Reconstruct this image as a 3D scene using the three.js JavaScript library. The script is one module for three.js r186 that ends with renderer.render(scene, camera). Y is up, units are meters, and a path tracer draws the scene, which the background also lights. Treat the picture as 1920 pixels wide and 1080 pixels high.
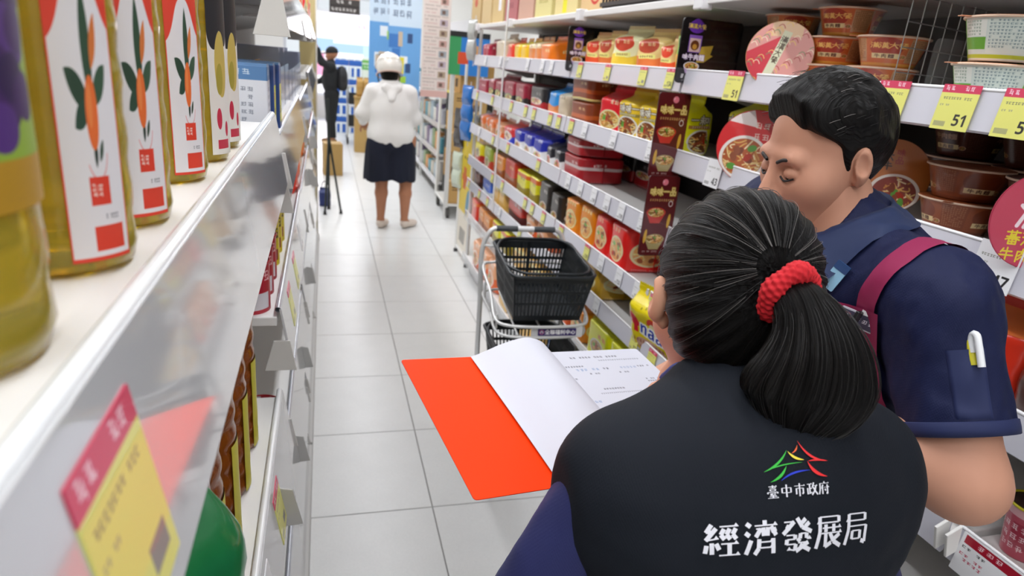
import * as THREE from 'three';
import { mergeGeometries, mergeVertices, toCreasedNormals } from 'three/addons/utils/BufferGeometryUtils.js';
import { RoundedBoxGeometry } from 'three/addons/geometries/RoundedBoxGeometry.js';
import { ImprovedNoise } from 'three/addons/math/ImprovedNoise.js';
import { RectAreaLightUniformsLib } from 'three/addons/lights/RectAreaLightUniformsLib.js';

// ------------------------------------------------------------------ camera, exposure, lights
const scene = new THREE.Scene();
scene.background = new THREE.Color(0.75, 0.8, 0.85);
const camera = new THREE.PerspectiveCamera(46.733, 1920 / 1080, 0.01, 60);
camera.matrixAutoUpdate = true;
camera.position.set(0, 1.65, 0);
camera.quaternion.setFromRotationMatrix(new THREE.Matrix4().makeBasis(
  new THREE.Vector3(0.96292, 0.08587, 0.25575), new THREE.Vector3(0.00386, 0.94351, -0.33131), new THREE.Vector3(-0.26975, 0.32001, 0.9082)));
camera.focus = 0.85;
camera.userData.fStop = camera.getFocalLength() / 3.4;      // a phone's aperture, about 3.4 mm across
const renderer = new THREE.WebGLRenderer({ antialias: true });
renderer.toneMapping = THREE.LinearToneMapping;
renderer.toneMappingExposure = 1.15;
renderer.shadowMap.enabled = true;
RectAreaLightUniformsLib.init();
const LAMP_POWER = 22.5;                 // nits-like intensity of the ceiling tubes
const FAR_POWER = 6;                   // the bright shop front at the end of the aisle

// ------------------------------------------------------------------ helpers
const v3 = (x, y, z) => new THREE.Vector3(x, y, z);
function rng(seed) { let a = seed | 0; return () => { a = (a + 0x6d2b79f5) | 0; let t = Math.imul(a ^ (a >>> 15), 1 | a); t = (t + Math.imul(t ^ (t >>> 7), 61 | t)) ^ t; return ((t ^ (t >>> 14)) >>> 0) / 4294967296; }; }
const noiseGen = new ImprovedNoise();
const N3 = (x, y, z) => noiseGen.noise(x + 31.7, y + 17.3, z + 9.1);
const clamp = (x, a, b) => Math.max(a, Math.min(b, x));
const mix = (a, b, t) => a + (b - a) * t;
const sstep = (a, b, x) => { const t = clamp((x - a) / (b - a), 0, 1); return t * t * (3 - 2 * t); };
const taken = {};
function numbered(n) { const k = taken[n] = (taken[n] ?? -1) + 1; return k ? n + '_' + String(k).padStart(3, '0') : n; }
const usedLabels = new Map();
function tag(o, label, category, group) {
  o.userData.label = label; o.userData.category = category;
  if (group) o.userData.group = group;
  usedLabels.set(label, (usedLabels.get(label) ?? 0) + 1);
  return o;
}
function thing(name, label, category, [x, y, z] = [0, 0, 0], turn = 0, group) {
  const o = new THREE.Group(); o.name = numbered(name); o.position.set(x, y, z); o.rotation.y = turn;
  scene.add(o); return tag(o, label, category, group);
}
function mesh(name, geo, mat, parent) {
  const m = new THREE.Mesh(Array.isArray(geo) ? merge(geo) : geo, mat);
  m.name = name; m.castShadow = m.receiveShadow = true; (parent ?? scene).add(m);
  return m;
}
function solo(name, geo, mat, label, category, pos, group) {      // a thing that is one mesh
  const m = mesh(numbered(name), geo, mat, scene); if (pos) m.position.set(...pos);
  return tag(m, label, category, group);
}
function struct(name, geo, mat, parent) { const m = mesh(name, geo, mat, parent); if (!parent) m.userData.kind = 'structure'; return m; }
function copyOf(root, [x, y, z], turn, label, group) {
  const r = root.clone(); r.name = numbered(root.name.replace(/_\d{3}$/, '')); r.position.set(x, y, z); if (turn !== undefined) r.rotation.y = turn;
  r.userData = { ...root.userData }; scene.add(r); tag(r, label, root.userData.category, group ?? root.userData.group);
  return r;
}
function clean(g) { const o = new THREE.BufferGeometry(); const q = g.index ? g.toNonIndexed() : g; for (const k of ['position', 'normal', 'uv']) if (q.attributes[k]) o.setAttribute(k, q.attributes[k]);
  if (!o.attributes.uv) o.setAttribute('uv', new THREE.BufferAttribute(new Float32Array(o.attributes.position.count * 2), 2)); return o; }
function merge(list) { return mergeGeometries(list.map(clean)); }
const bx = (w, h, d, x = 0, y = 0, z = 0, r = 0) => { const g = r ? new RoundedBoxGeometry(w, h, d, 2, Math.min(r, w / 2.01, h / 2.01, d / 2.01)) : new THREE.BoxGeometry(w, h, d); g.translate(x, y, z); return g; };
const cyl = (r0, r1, h, x = 0, y = 0, z = 0, n = 20, open = false) => new THREE.CylinderGeometry(r1, r0, h, n, 1, open).translate(x, y, z);   // r0 bottom
function tube(pts, r, n = 8, seg, closed = false) {
  const c = new THREE.CatmullRomCurve3(pts.map((p) => (p.isVector3 ? p : v3(...p))), closed, 'centripetal');
  return new THREE.TubeGeometry(c, seg ?? Math.max(2, pts.length * 5), r, n, closed);
}
function rod(a, b, r, n = 8) {
  const A = v3(...a), B = v3(...b), d = B.clone().sub(A), g = new THREE.CylinderGeometry(r, r, d.length(), n);
  g.applyQuaternion(new THREE.Quaternion().setFromUnitVectors(v3(0, 1, 0), d.clone().normalize())); g.translate(...A.add(B).multiplyScalar(0.5).toArray()); return g;
}
const lathe = (pts, n = 32) => new THREE.LatheGeometry(pts.map((p) => new THREE.Vector2(p[0], p[1])), n);
function extrudeZ(shapePts, depth, bevel = 0) {       // profile in x-y, swept along z, centred
  const s = new THREE.Shape(shapePts.map((p) => new THREE.Vector2(p[0], p[1])));
  const g = new THREE.ExtrudeGeometry(s, { depth: depth - 2 * bevel, bevelEnabled: bevel > 0, bevelSize: bevel, bevelThickness: bevel, bevelSegments: 2, steps: 1 }); g.translate(0, 0, -(depth - 2 * bevel) / 2); return g;
}
function roundedCard(w, h, t, r) {                     // thin card, uv 0..1 over its face, centred, facing +z
  const s = new THREE.Shape(), x = -w / 2, y = -h / 2;
  s.moveTo(x + r, y); s.lineTo(x + w - r, y); s.quadraticCurveTo(x + w, y, x + w, y + r); s.lineTo(x + w, y + h - r); s.quadraticCurveTo(x + w, y + h, x + w - r, y + h);
  s.lineTo(x + r, y + h); s.quadraticCurveTo(x, y + h, x, y + h - r); s.lineTo(x, y + r); s.quadraticCurveTo(x, y, x + r, y);
  const g = new THREE.ExtrudeGeometry(s, { depth: t, bevelEnabled: false, curveSegments: 6 }); g.translate(0, 0, -t / 2);
  const p = g.attributes.position, uv = g.attributes.uv; for (let i = 0; i < p.count; i++) uv.setXY(i, (p.getX(i) - x) / w, (p.getY(i) - y) / h);
  return g;
}
function planarUV(g, fu, fv) { const p = g.attributes.position, uv = new Float32Array(p.count * 2); for (let i = 0; i < p.count; i++) { uv[2 * i] = fu(p.getX(i), p.getY(i), p.getZ(i)); uv[2 * i + 1] = fv(p.getX(i), p.getY(i), p.getZ(i)); } g.setAttribute('uv', new THREE.BufferAttribute(uv, 2)); return g; }

// ------------------------------------------------------------------ materials and textures
const C = (hex) => new THREE.Color(hex);
const matCache = new Map();
function M(hex, roughness = 0.6, extra = {}) {
  const key = hex + '|' + roughness + '|' + JSON.stringify(extra);
  if (!matCache.has(key)) matCache.set(key, new (Object.keys(extra).some((k) => /clearcoat|transmission|sheen|ior|thickness|specular/.test(k)) ? THREE.MeshPhysicalMaterial : THREE.MeshStandardMaterial)({ color: C(hex), roughness, ...extra }));
  return matCache.get(key);
}
function canvasTex(w, h, draw, srgb = true) {
  const c = document.createElement('canvas'); c.width = w; c.height = h; draw(c.getContext('2d'), w, h);
  const t = new THREE.CanvasTexture(c); if (srgb) t.colorSpace = THREE.SRGBColorSpace; t.anisotropy = 4; return t;
}
function noiseTex(n, f, seed, srgb = false) {        // grey data texture from f(x, y, rand)
  const d = new Uint8Array(n * n * 4), r = rng(seed);
  for (let y = 0; y < n; y++) for (let x = 0; x < n; x++) { const g = clamp(f(x / n, y / n, r), 0, 1) * 255, i = (y * n + x) * 4; d[i] = d[i + 1] = d[i + 2] = g; d[i + 3] = 255; }
  const t = new THREE.DataTexture(d, n, n); t.magFilter = t.minFilter = THREE.LinearFilter; t.wrapS = t.wrapT = THREE.RepeatWrapping; if (srgb) t.colorSpace = THREE.SRGBColorSpace; t.needsUpdate = true; return t;
}
const printed = (map, roughness = 0.4, extra = {}) => new THREE.MeshPhysicalMaterial({ map, roughness, ...extra });
const weave = noiseTex(256, (x, y, r) => 0.5 + 0.25 * Math.sin(x * 256 * 1.57) * Math.sin(y * 256 * 1.57) + 0.3 * (r() - 0.5), 5);
weave.repeat.set(1, 1);
const crinkle = noiseTex(256, (x, y) => 0.5 + 0.5 * N3(x * 6, y * 6, 3) + 0.25 * N3(x * 17, y * 17, 8), 6);

// Brush-drawn characters: polylines in a 100 x 100 box.
const BOX = (x0, y0, x1, y1) => [x0, y0, x1, y0, x1, y1, x0, y1, x0, y0];
const WATER = [[8, 8, 20, 18], [4, 34, 16, 44], [20, 56, 4, 95]];
const GRASS = [[6, 14, 94, 14], [34, 3, 34, 24], [66, 3, 66, 24]];
const GLYPH = {
  味: [BOX(8, 30, 34, 70), [45, 30, 88, 30], [40, 50, 96, 50], [67, 8, 67, 95], [65, 52, 40, 86], [69, 52, 96, 86]],
  一: [[6, 50, 94, 50]],
  品: [BOX(30, 8, 70, 40), BOX(8, 54, 42, 92), BOX(58, 54, 92, 92)],
  全: [[50, 4, 6, 46], [50, 4, 94, 46], [28, 48, 72, 48], [25, 68, 75, 68], [50, 48, 50, 92], [8, 92, 92, 92]],
  聯: [[5, 12, 42, 12], [13, 12, 13, 76], [34, 12, 34, 96], [13, 32, 34, 32], [13, 52, 34, 52], [3, 80, 40, 70], [60, 6, 50, 26, 64, 26, 50, 50], [86, 6, 74, 26, 92, 26, 74, 50], [54, 58, 54, 76, 68, 76], [68, 56, 66, 80, 54, 96], [82, 56, 82, 96], [82, 76, 96, 76, 96, 58]],
  福: [[20, 4, 26, 13], [6, 22, 36, 22, 6, 60], [22, 42, 22, 96], [28, 48, 38, 58], [48, 11, 94, 11], BOX(54, 25, 88, 43), BOX(48, 56, 94, 94), [71, 56, 71, 94], [48, 75, 94, 75]],
  利: [[42, 5, 10, 18], [4, 36, 52, 36], [29, 14, 29, 96], [28, 40, 4, 74], [30, 40, 52, 66], [66, 16, 66, 68], [88, 5, 88, 94, 76, 88]],
  中: [BOX(14, 28, 86, 64), [50, 3, 50, 97]],
  心: [[15, 50, 8, 78], [30, 38, 34, 80, 50, 90, 76, 86, 80, 68], [48, 20, 58, 38], [76, 38, 92, 62]],
  臺: [[50, 2, 50, 22], [18, 11, 82, 11], [26, 22, 74, 22], BOX(30, 31, 70, 43), [8, 64, 12, 53, 88, 53, 86, 64], [28, 63, 72, 63], [46, 64, 30, 76, 70, 74], [22, 85, 78, 85], [50, 75, 50, 96], [8, 96, 92, 96]],
  市: [[50, 2, 50, 18], [6, 20, 94, 20], [22, 38, 22, 82], [22, 38, 80, 38, 80, 80, 70, 76], [50, 20, 50, 98]],
  政: [[6, 14, 48, 14], [28, 14, 28, 86], [28, 48, 46, 48], [10, 42, 10, 86], [3, 88, 48, 80], [66, 4, 52, 42], [60, 28, 96, 28], [84, 28, 74, 62, 46, 96], [60, 40, 74, 66, 97, 96]],
  府: [[52, 2, 54, 14], [12, 16, 95, 16], [14, 16, 12, 60, 2, 96], [40, 26, 26, 56], [34, 44, 34, 96], [48, 46, 97, 46], [80, 26, 80, 95, 68, 88], [56, 58, 64, 72]],
  經: [[24, 4, 8, 26, 26, 28], [36, 15, 6, 48, 40, 44], [8, 62, 3, 84], [22, 56, 22, 88], [34, 58, 42, 76], [46, 11, 97, 11], [58, 18, 48, 34, 58, 48], [74, 18, 64, 34, 74, 48], [91, 18, 81, 34, 91, 48], [48, 60, 95, 60], [71, 60, 71, 90], [42, 92, 99, 92]],
  濟: [...WATER, [62, 2, 62, 14], [32, 16, 98, 16], [36, 25, 50, 25, 34, 48], [57, 22, 58, 46], [71, 22, 69, 46], [80, 20, 95, 46], [80, 34, 96, 28], [44, 54, 42, 80, 30, 97], [86, 54, 86, 97], [44, 63, 86, 63], [44, 79, 86, 79]],
  發: [[8, 13, 40, 13, 4, 47], [14, 24, 28, 33], [50, 3, 66, 30, 97, 45], [78, 7, 66, 18], [90, 18, 76, 29], [14, 51, 42, 51, 42, 63, 16, 63, 14, 77, 44, 77, 42, 95, 28, 92], [60, 48, 58, 62, 50, 70], [60, 48, 80, 48, 80, 62, 95, 64], [52, 74, 86, 74, 46, 98], [58, 80, 94, 98]],
  展: [[14, 8, 86, 8, 86, 25, 16, 25], [15, 8, 14, 52, 2, 97], [36, 30, 36, 52], [66, 30, 66, 52], [24, 40, 94, 40], [20, 55, 97, 55], [36, 56, 36, 94, 58, 83], [90, 60, 66, 75], [52, 56, 66, 80, 97, 96]],
  局: [[16, 8, 86, 8, 86, 28, 16, 28], [16, 8, 15, 55, 3, 97], [16, 44, 92, 44, 88, 94, 72, 89], BOX(32, 58, 66, 82)],
  濃: [...WATER, BOX(42, 6, 92, 34), [42, 20, 92, 20], [58, 2, 58, 34], [75, 2, 75, 34], [34, 44, 97, 44], [38, 44, 34, 70, 24, 97], [46, 56, 90, 56], [40, 68, 97, 68], [53, 68, 53, 93, 68, 86], [86, 72, 72, 81], [62, 70, 96, 97]],
  蕃: [...GRASS, [66, 28, 30, 34], [8, 46, 94, 46], [50, 32, 50, 58], [34, 36, 40, 44], [66, 36, 60, 44], [46, 48, 4, 66], [54, 48, 96, 66], BOX(26, 62, 76, 96), [26, 79, 76, 79], [50, 62, 50, 96]],
  茄: [...GRASS, [8, 42, 50, 42, 46, 90, 36, 86], [28, 30, 26, 66, 8, 95], BOX(60, 46, 92, 90)],
  牛: [[26, 10, 12, 36], [20, 28, 86, 28], [4, 56, 97, 56], [52, 3, 52, 98]],
  肉: [[16, 24, 16, 96], [16, 24, 86, 24, 86, 94, 74, 90], [50, 5, 46, 36, 28, 54], [48, 36, 70, 52], [50, 56, 28, 80], [50, 58, 72, 78]],
  麵: [[4, 18, 46, 18], [25, 4, 25, 40], [6, 30, 44, 30], [2, 42, 48, 42], [24, 42, 6, 60], [24, 52, 8, 82], [14, 60, 40, 60, 30, 82, 10, 94], [20, 74, 50, 96], [54, 10, 98, 10], [76, 10, 70, 26], BOX(56, 26, 96, 94), [70, 26, 70, 94], [83, 26, 83, 94], [70, 48, 83, 48], [70, 70, 83, 70]],
  滿: [...WATER, [34, 20, 97, 20], [50, 6, 50, 34, 80, 34, 80, 6], [38, 96, 38, 46, 95, 46, 95, 94], [66, 36, 66, 90], [52, 54, 46, 80], [54, 60, 60, 78], [78, 54, 72, 80], [80, 60, 87, 78]],
  漢: [...WATER, [34, 16, 97, 16], [52, 4, 52, 28], [78, 4, 78, 28], BOX(44, 34, 86, 52), [38, 66, 95, 66], [32, 79, 98, 79], [65, 28, 65, 78], [63, 80, 36, 98], [67, 80, 97, 98]],
  大: [[6, 36, 94, 36], [50, 4, 46, 50, 6, 96], [52, 40, 94, 96]],
  餐: [[20, 5, 6, 28], [14, 14, 36, 14, 6, 44], [46, 10, 82, 10, 46, 42], [54, 18, 94, 42], [50, 40, 6, 62], [50, 40, 94, 62], BOX(34, 56, 66, 76), [34, 66, 66, 66], [34, 76, 34, 97, 54, 90], [76, 74, 56, 85], [46, 76, 92, 97]],
};
// weight as a share of the box; brush: thin level strokes and heavy upright ones
function glyph(g, ch, x, y, s, weight = 0.1, brush = false) {
  const k = s / 100;
  for (const st of GLYPH[ch] ?? []) for (let i = 0; i + 3 < st.length; i += 2) {
    const dx = st[i + 2] - st[i], dy = st[i + 3] - st[i + 1], level = Math.abs(dx) > 4 * Math.abs(dy);
    g.lineWidth = s * weight * (brush ? (level ? 0.42 : 1.25) : 1); g.lineCap = brush ? 'butt' : 'round';
    g.beginPath(); g.moveTo(x + st[i] * k, y + st[i + 1] * k); g.lineTo(x + st[i + 2] * k, y + st[i + 3] * k); g.stroke();
    if (brush && level && i + 4 >= st.length - 0) { g.beginPath(); const ex = x + st[i + 2] * k, ey = y + st[i + 3] * k, q = s * weight; g.moveTo(ex + q * 0.3, ey + q * 0.2); g.lineTo(ex - q * 1.3, ey + q * 0.2); g.lineTo(ex - q * 0.5, ey - q * 0.9); g.fill(); }
  }
}
function write(g, text, x, y, s, color, { weight = 0.1, gap = 1.08, brush = false, outline, down = false } = {}) {
  [...text].forEach((ch, i) => {
    const X = down ? x : x + i * s * gap, Y = down ? y + i * s * gap : y;
    if (outline) { g.strokeStyle = outline; g.fillStyle = outline; glyph(g, ch, X, Y, s, weight + 0.14); }
    g.strokeStyle = color; g.fillStyle = color; glyph(g, ch, X, Y, s, weight, brush);
  });
}
function smallPrint(g, x, y, w, h, color, seed = 1, cell) {   // rows of print too small to read
  const r = rng(seed), n = cell ?? h; g.fillStyle = color;
  for (let yy = y; yy + n * 0.7 <= y + h; yy += n * 1.5) for (let xx = x; xx < x + w - n; xx += n * 1.1) { if (r() < 0.1) continue; if (n >= 11) { const q = Math.max(1, n * 0.11); for (let k = 0; k < 3; k++) g.fillRect(xx + n * 0.12 * r(), yy + n * (0.05 + 0.3 * k + 0.1 * r()), n * (0.5 + 0.32 * r()), q); for (let k = 0; k < 2; k++) g.fillRect(xx + n * (0.12 + 0.4 * k + 0.2 * r()), yy + n * 0.3 * r(), q, n * (0.5 + 0.35 * r())); if (r() < 0.5) { g.save(); g.translate(xx + n * 0.5, yy + n * 0.6); g.rotate(0.7); g.fillRect(0, 0, n * 0.4, q); g.restore(); } continue; } g.fillRect(xx, yy, n * 0.8, n * 0.16); g.fillRect(xx + n * r() * 0.5, yy, n * 0.18, n * 0.8); g.fillRect(xx + n * 0.1, yy + n * (0.4 + r() * 0.3), n * 0.65, n * 0.15); }
}
function noodleBowl(g, x, y, rx, ry, rim, broth, seed = 3) {  // a bowl of noodles seen from above, printed
  const r = rng(seed); g.fillStyle = rim; g.beginPath(); g.ellipse(x, y, rx, ry, 0, 0, 7); g.fill();
  g.fillStyle = broth; g.beginPath(); g.ellipse(x, y, rx * 0.86, ry * 0.86, 0, 0, 7); g.fill();
  g.save(); g.beginPath(); g.ellipse(x, y, rx * 0.84, ry * 0.84, 0, 0, 7); g.clip();
  for (let i = 0; i < 46; i++) { g.strokeStyle = ['#e8c887', '#d9a85a', '#f0dcae', '#c98d46'][i % 4]; g.lineWidth = rx * 0.06; g.beginPath(); const a = x + (r() - 0.5) * 2 * rx, b = y + (r() - 0.5) * 2 * ry; g.moveTo(a, b); g.quadraticCurveTo(a + rx * (r() - 0.5), b + ry * (r() - 0.2) * 0.6, a + rx * (r() - 0.5) * 1.4, b + ry * (r() - 0.5)); g.stroke(); }
  for (let i = 0; i < 7; i++) { g.fillStyle = ['#7a3a22', '#8f4a2a', '#5c9a3c', '#a8301c'][i % 4]; g.beginPath(); g.ellipse(x + (r() - 0.5) * rx, y + (r() - 0.5) * ry, rx * 0.2, ry * 0.15, r() * 3, 0, 7); g.fill(); }
  g.restore();
}
// ------------------------------------------------------------------ the room: floor of square tiles, walls, ceiling, shop front
const X0 = -3.6, X1 = 4.6, D0 = -3.2, D1 = 17, CEIL = 3.6;           // D is the distance down the aisle, z = -D
const tileTone = noiseTex(128, (x, y, r) => 0.97 + 0.012 * N3(x * 5, y * 5, 1) + 0.02 * (r() - 0.5), 11, true);
const tileRough = noiseTex(128, (x, y) => 0.7 + 0.025 * N3(x * 4, y * 4, 4) + 0.02 * N3(x * 23, y * 23, 2), 12);
const floor = struct('floor', bx(X1 - X0, 0.1, D1 - D0, (X0 + X1) / 2, -0.0535, -(D0 + D1) / 2), M('#8f8d8a', 0.8));
{
  const T = 0.567, gap = 0.0045, mats = [0.8, 0.81, 0.79].map((k) => new THREE.MeshPhysicalMaterial({ color: new THREE.Color(k, k, k * 0.985), map: tileTone, roughness: 0.42, roughnessMap: tileRough, specularIntensity: 0.9 }));
  const g = new RoundedBoxGeometry(T - gap, 0.012, T - gap, 1, 0.0012), r = rng(3);
  for (let i = -7; i <= 7; i++) for (let j = -9; j <= 26; j++) {
    const x = 0.396 + (i + 0.5) * T, d = 2.14 + (j + 0.5) * T, near = i >= -2 && i <= 1 && d < 14.2 && d > -1;
    if (x < X0 + 0.2 || x > X1 - 0.2 || d < D0 + 0.2 || d > D1 - 0.2) continue;
    if (near) { const m = struct('tile', g, mats[(r() * 3) | 0], floor); m.position.set(x, -0.006, -d); }
  }
  const far = []; for (let i = -6; i <= 6; i++) for (let j = -8; j <= 25; j++) { const d = 2.14 + (j + 0.5) * T, x = 0.396 + (i + 0.5) * T; if (!(i >= -2 && i <= 1 && d < 14.2 && d > -1) && x > X0 + 0.2 && x < X1 - 0.2 && d > D0 + 0.2 && d < D1 - 0.2) far.push(g.clone().translate(x, -0.006, -d)); }
  const fm = struct('tile', far, mats[0], floor); fm.userData.kind = 'stuff';
}
const wallMat = M('#e4e3de', 0.85);
struct('wall_left', bx(0.15, CEIL, D1 - D0, X0 - 0.075, CEIL / 2, -(D0 + D1) / 2), wallMat);
struct('wall_right', bx(0.15, CEIL, D1 - D0, X1 + 0.075, CEIL / 2, -(D0 + D1) / 2), wallMat);
struct('wall_front', bx(X1 - X0, CEIL, 0.15, (X0 + X1) / 2, CEIL / 2, -D0 + 0.075), wallMat);
struct('ceiling', bx(X1 - X0 + 0.3, 0.12, D1 - D0 + 0.3, (X0 + X1) / 2, CEIL + 0.06, -(D0 + D1) / 2), M('#e9e8e4', 0.9));
{
  // end wall with a shop window: panes between mullions, daylight behind
  const wx0 = -0.9, wx1 = 1.35, wy0 = 0.9, wy1 = 2.75, z = -D1 - 0.075;
  struct('wall_back', [bx(wx0 - X0, CEIL, 0.15, (wx0 + X0) / 2, CEIL / 2, z), bx(X1 - wx1, CEIL, 0.15, (X1 + wx1) / 2, CEIL / 2, z), bx(wx1 - wx0, wy0, 0.15, (wx0 + wx1) / 2, wy0 / 2, z), bx(wx1 - wx0, CEIL - wy1, 0.15, (wx0 + wx1) / 2, (CEIL + wy1) / 2, z)], wallMat);
  const win = new THREE.Group(); win.name = 'window_1'; win.userData.kind = 'structure'; win.position.set((wx0 + wx1) / 2, wy0, z); scene.add(win);
  const W = wx1 - wx0, H = wy1 - wy0, fr = M('#c9ccd0', 0.4);
  struct('window_frame', [bx(W, 0.06, 0.1, 0, 0.03), bx(W, 0.06, 0.1, 0, H - 0.03), bx(0.06, H, 0.1, -W / 2 + 0.03, H / 2), bx(0.06, H, 0.1, W / 2 - 0.03, H / 2)], fr, win);
  for (let k = 1; k < 3; k++) struct('mullion', bx(0.05, H - 0.12, 0.08, -W / 2 + k * W / 3, H / 2), fr, win);
  for (let k = 0; k < 3; k++) struct('pane', bx(W / 3 - 0.07, H - 0.13, 0.008, -W / 2 + (k + 0.5) * W / 3, H / 2), new THREE.MeshPhysicalMaterial({ color: 0xffffff, roughness: 0.02, transmission: 1, thickness: 0 }), win);
}
// trunking of tube lights under the ceiling
{
  const L = 2.3, W = 0.14, glow = new THREE.MeshStandardMaterial({ color: 0xffffff, emissive: C('#f8faff'), emissiveIntensity: 5 }), body = M('#e8e8e6', 0.5);
  const lamps = []; for (const d of [-2.0, 0.6, 3.2, 5.8, 8.4, 11, 13.6, 16]) lamps.push([0.52, d]); for (const d of [-1.4, 1.4, 4.2, 7, 9.8, 12.6]) lamps.push([-0.85, d]); for (const d of [-0.6, 3.2, 7, 11, 15]) lamps.push([2.9, d]);
  lamps.forEach(([x, d], i) => {
    const t = thing('ceiling_light', `long white tube light under the ceiling, ${['left', 'middle', 'right'][x < 0 ? 0 : x < 1 ? 1 : 2]} row, ${['nearest the entrance wall', 'second along', 'third along', 'fourth along', 'fifth along', 'sixth along', 'seventh along', 'nearest the shop window'][x > 0 && x < 1 ? Math.round((d + 2) / 2.6) : Math.round(x < 0 ? (d + 1.4) / 2.8 : (d + 0.6) / 3.9)]}`, 'light', [x, CEIL - 0.12, -d], 0, 'tube lights under the ceiling');
    mesh('housing', bx(W + 0.04, 0.08, L + 0.04, 0, 0.045, 0, 0.01), body, t); mesh('diffuser', bx(W, 0.012, L, 0, -0.001, 0, 0.004), glow, t); mesh('bracket', [bx(0.03, 0.05, 0.03, 0, 0.1, -0.8), bx(0.03, 0.05, 0.03, 0, 0.1, 0.8)], body, t);
    const l = new THREE.RectAreaLight(C('#f8faff'), LAMP_POWER * (x > 0 && x < 1 ? 0.74 : x < 0 ? 1.05 : 0.8), W, L); l.position.set(0, -0.012, 0); l.rotation.x = -Math.PI / 2; t.add(l);
  });
}
// ------------------------------------------------------------------ the noodle shelves on the right
const LEVELS = [{ n: 'second', y: 1.645, r: [1.607, 1.672] }, { n: 'third', y: 1.4, r: [1.365, 1.43] }, { n: 'fourth', y: 1.155, r: [1.12, 1.185] }, { n: 'fifth', y: 0.915, r: [0.88, 0.945] }, { n: 'sixth', y: 0.72, r: [0.7, 0.762] }, { n: 'seventh', y: 0.475, r: [0.445, 0.507] }, { n: 'lowest', y: 0.13, r: [0.1, 0.16] }];
const LV = { L2: 0, L3: 1, L4: 2, L5: 3, L6: 4, L7: 5, L8: 6 };
const RX = 1.08;                                          // plane of the price rails
const whiteMetal = M('#ebe9e6', 0.38), greyMetal = M('#b9b7b4', 0.45), darkPanel = M('#2b2826', 0.7), railMat = M('#d8d7e0', 0.22, { clearcoat: 0.6, clearcoatRoughness: 0.15 }), railLip = M('#f1f0f2', 0.25, { clearcoat: 0.4 });
const wire = M('#a9a9a8', 0.3, { metalness: 0.8 });
const clearPlastic = new THREE.MeshPhysicalMaterial({ color: 0xf4f6f8, roughness: 0.08, transmission: 0.9, thickness: 0, ior: 1.45 });
const railGeo = {}, deckGeo = {};
function railMesh(len, parent, y, side = -1, clear = false) {       // tilted label strip with a rounded lip; side: which way it faces along x
  const prof = [[0, 0.065], [side * 0.004, 0.067], [side * 0.012, 0.0], [side * 0.006, -0.004], [0, 0.0]];
  mesh('price_rail', extrudeZ(side < 0 ? prof : prof.map((p) => p).reverse(), len - 0.006), clear ? clearPlastic : railMat, parent).position.y = y;
  mesh('rail_lip', new THREE.CylinderGeometry(0.0035, 0.0035, len - 0.006, 8).rotateX(Math.PI / 2), railLip, parent).position.set(side * 0.002, y + 0.067, 0);
}
function bay(label, dn, df, levels = LEVELS, opt = {}) {
  const L = df - dn, t = thing('gondola_shelf', label, 'shelf', [RX, 0, -(dn + df) / 2], 0);
  const P = (name, geo, mat) => mesh(name, geo, mat, t);
  levels.forEach((lv, k) => {
    const depth = k === levels.length - 1 ? 0.5 : 0.46;
    P('shelf_deck', bx(depth, 0.022, L - 0.004, 0.016 + depth / 2, lv.y - 0.011, 0, 0.003), whiteMetal);
    const holder = new THREE.Group(); holder.name = 'label_holder'; t.add(holder);
    railMesh(L, holder, lv.r[0], -1, k >= 5);
    for (const s of [-1, 1]) P('bracket', extrudeZ([[0.05, lv.y - 0.022], [0.46, lv.y - 0.022], [0.46, lv.y - 0.1], [0.4, lv.y - 0.1]], 0.003).translate(0, 0, s * (L / 2 - 0.012)), greyMetal);
  });
  P('top_deck', bx(0.5, 0.026, L - 0.004, 0.25, 1.872, 0, 0.004), whiteMetal);
  P('top_bracket', [bx(0.04, 0.05, 0.05, 0.0, 1.868, -L / 2 + 0.03, 0.006)], railLip);
  P('back_panel', bx(0.012, 2.25, L - 0.01, 0.505, 1.14, 0), darkPanel);
  for (const s of [-1, 1]) P('upright', bx(0.035, 2.25, 0.03, 0.485, 1.125, s * (L / 2 - 0.015), 0.003), greyMetal);
  P('kick_plate', bx(0.012, 0.1, L - 0.004, 0.06, 0.05, 0), greyMetal);
  return t;
}
bay('white noodle shelf bay nearest the camera, behind the clerk, holding big bowls', 0.74, 1.955);
bay('white noodle shelf bay between the maroon sign and the trolley, third shelf nearly empty', 1.965, 2.985);
bay('white noodle shelf bay behind the trolley, with blue and red packs', 2.995, 4.185);
bay('farthest white noodle shelf bay, ending at the yellow end panel', 4.195, 5.12);
bay('white shelf bay at the right edge of the frame holding a pink cup', -0.5, 0.73);

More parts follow.
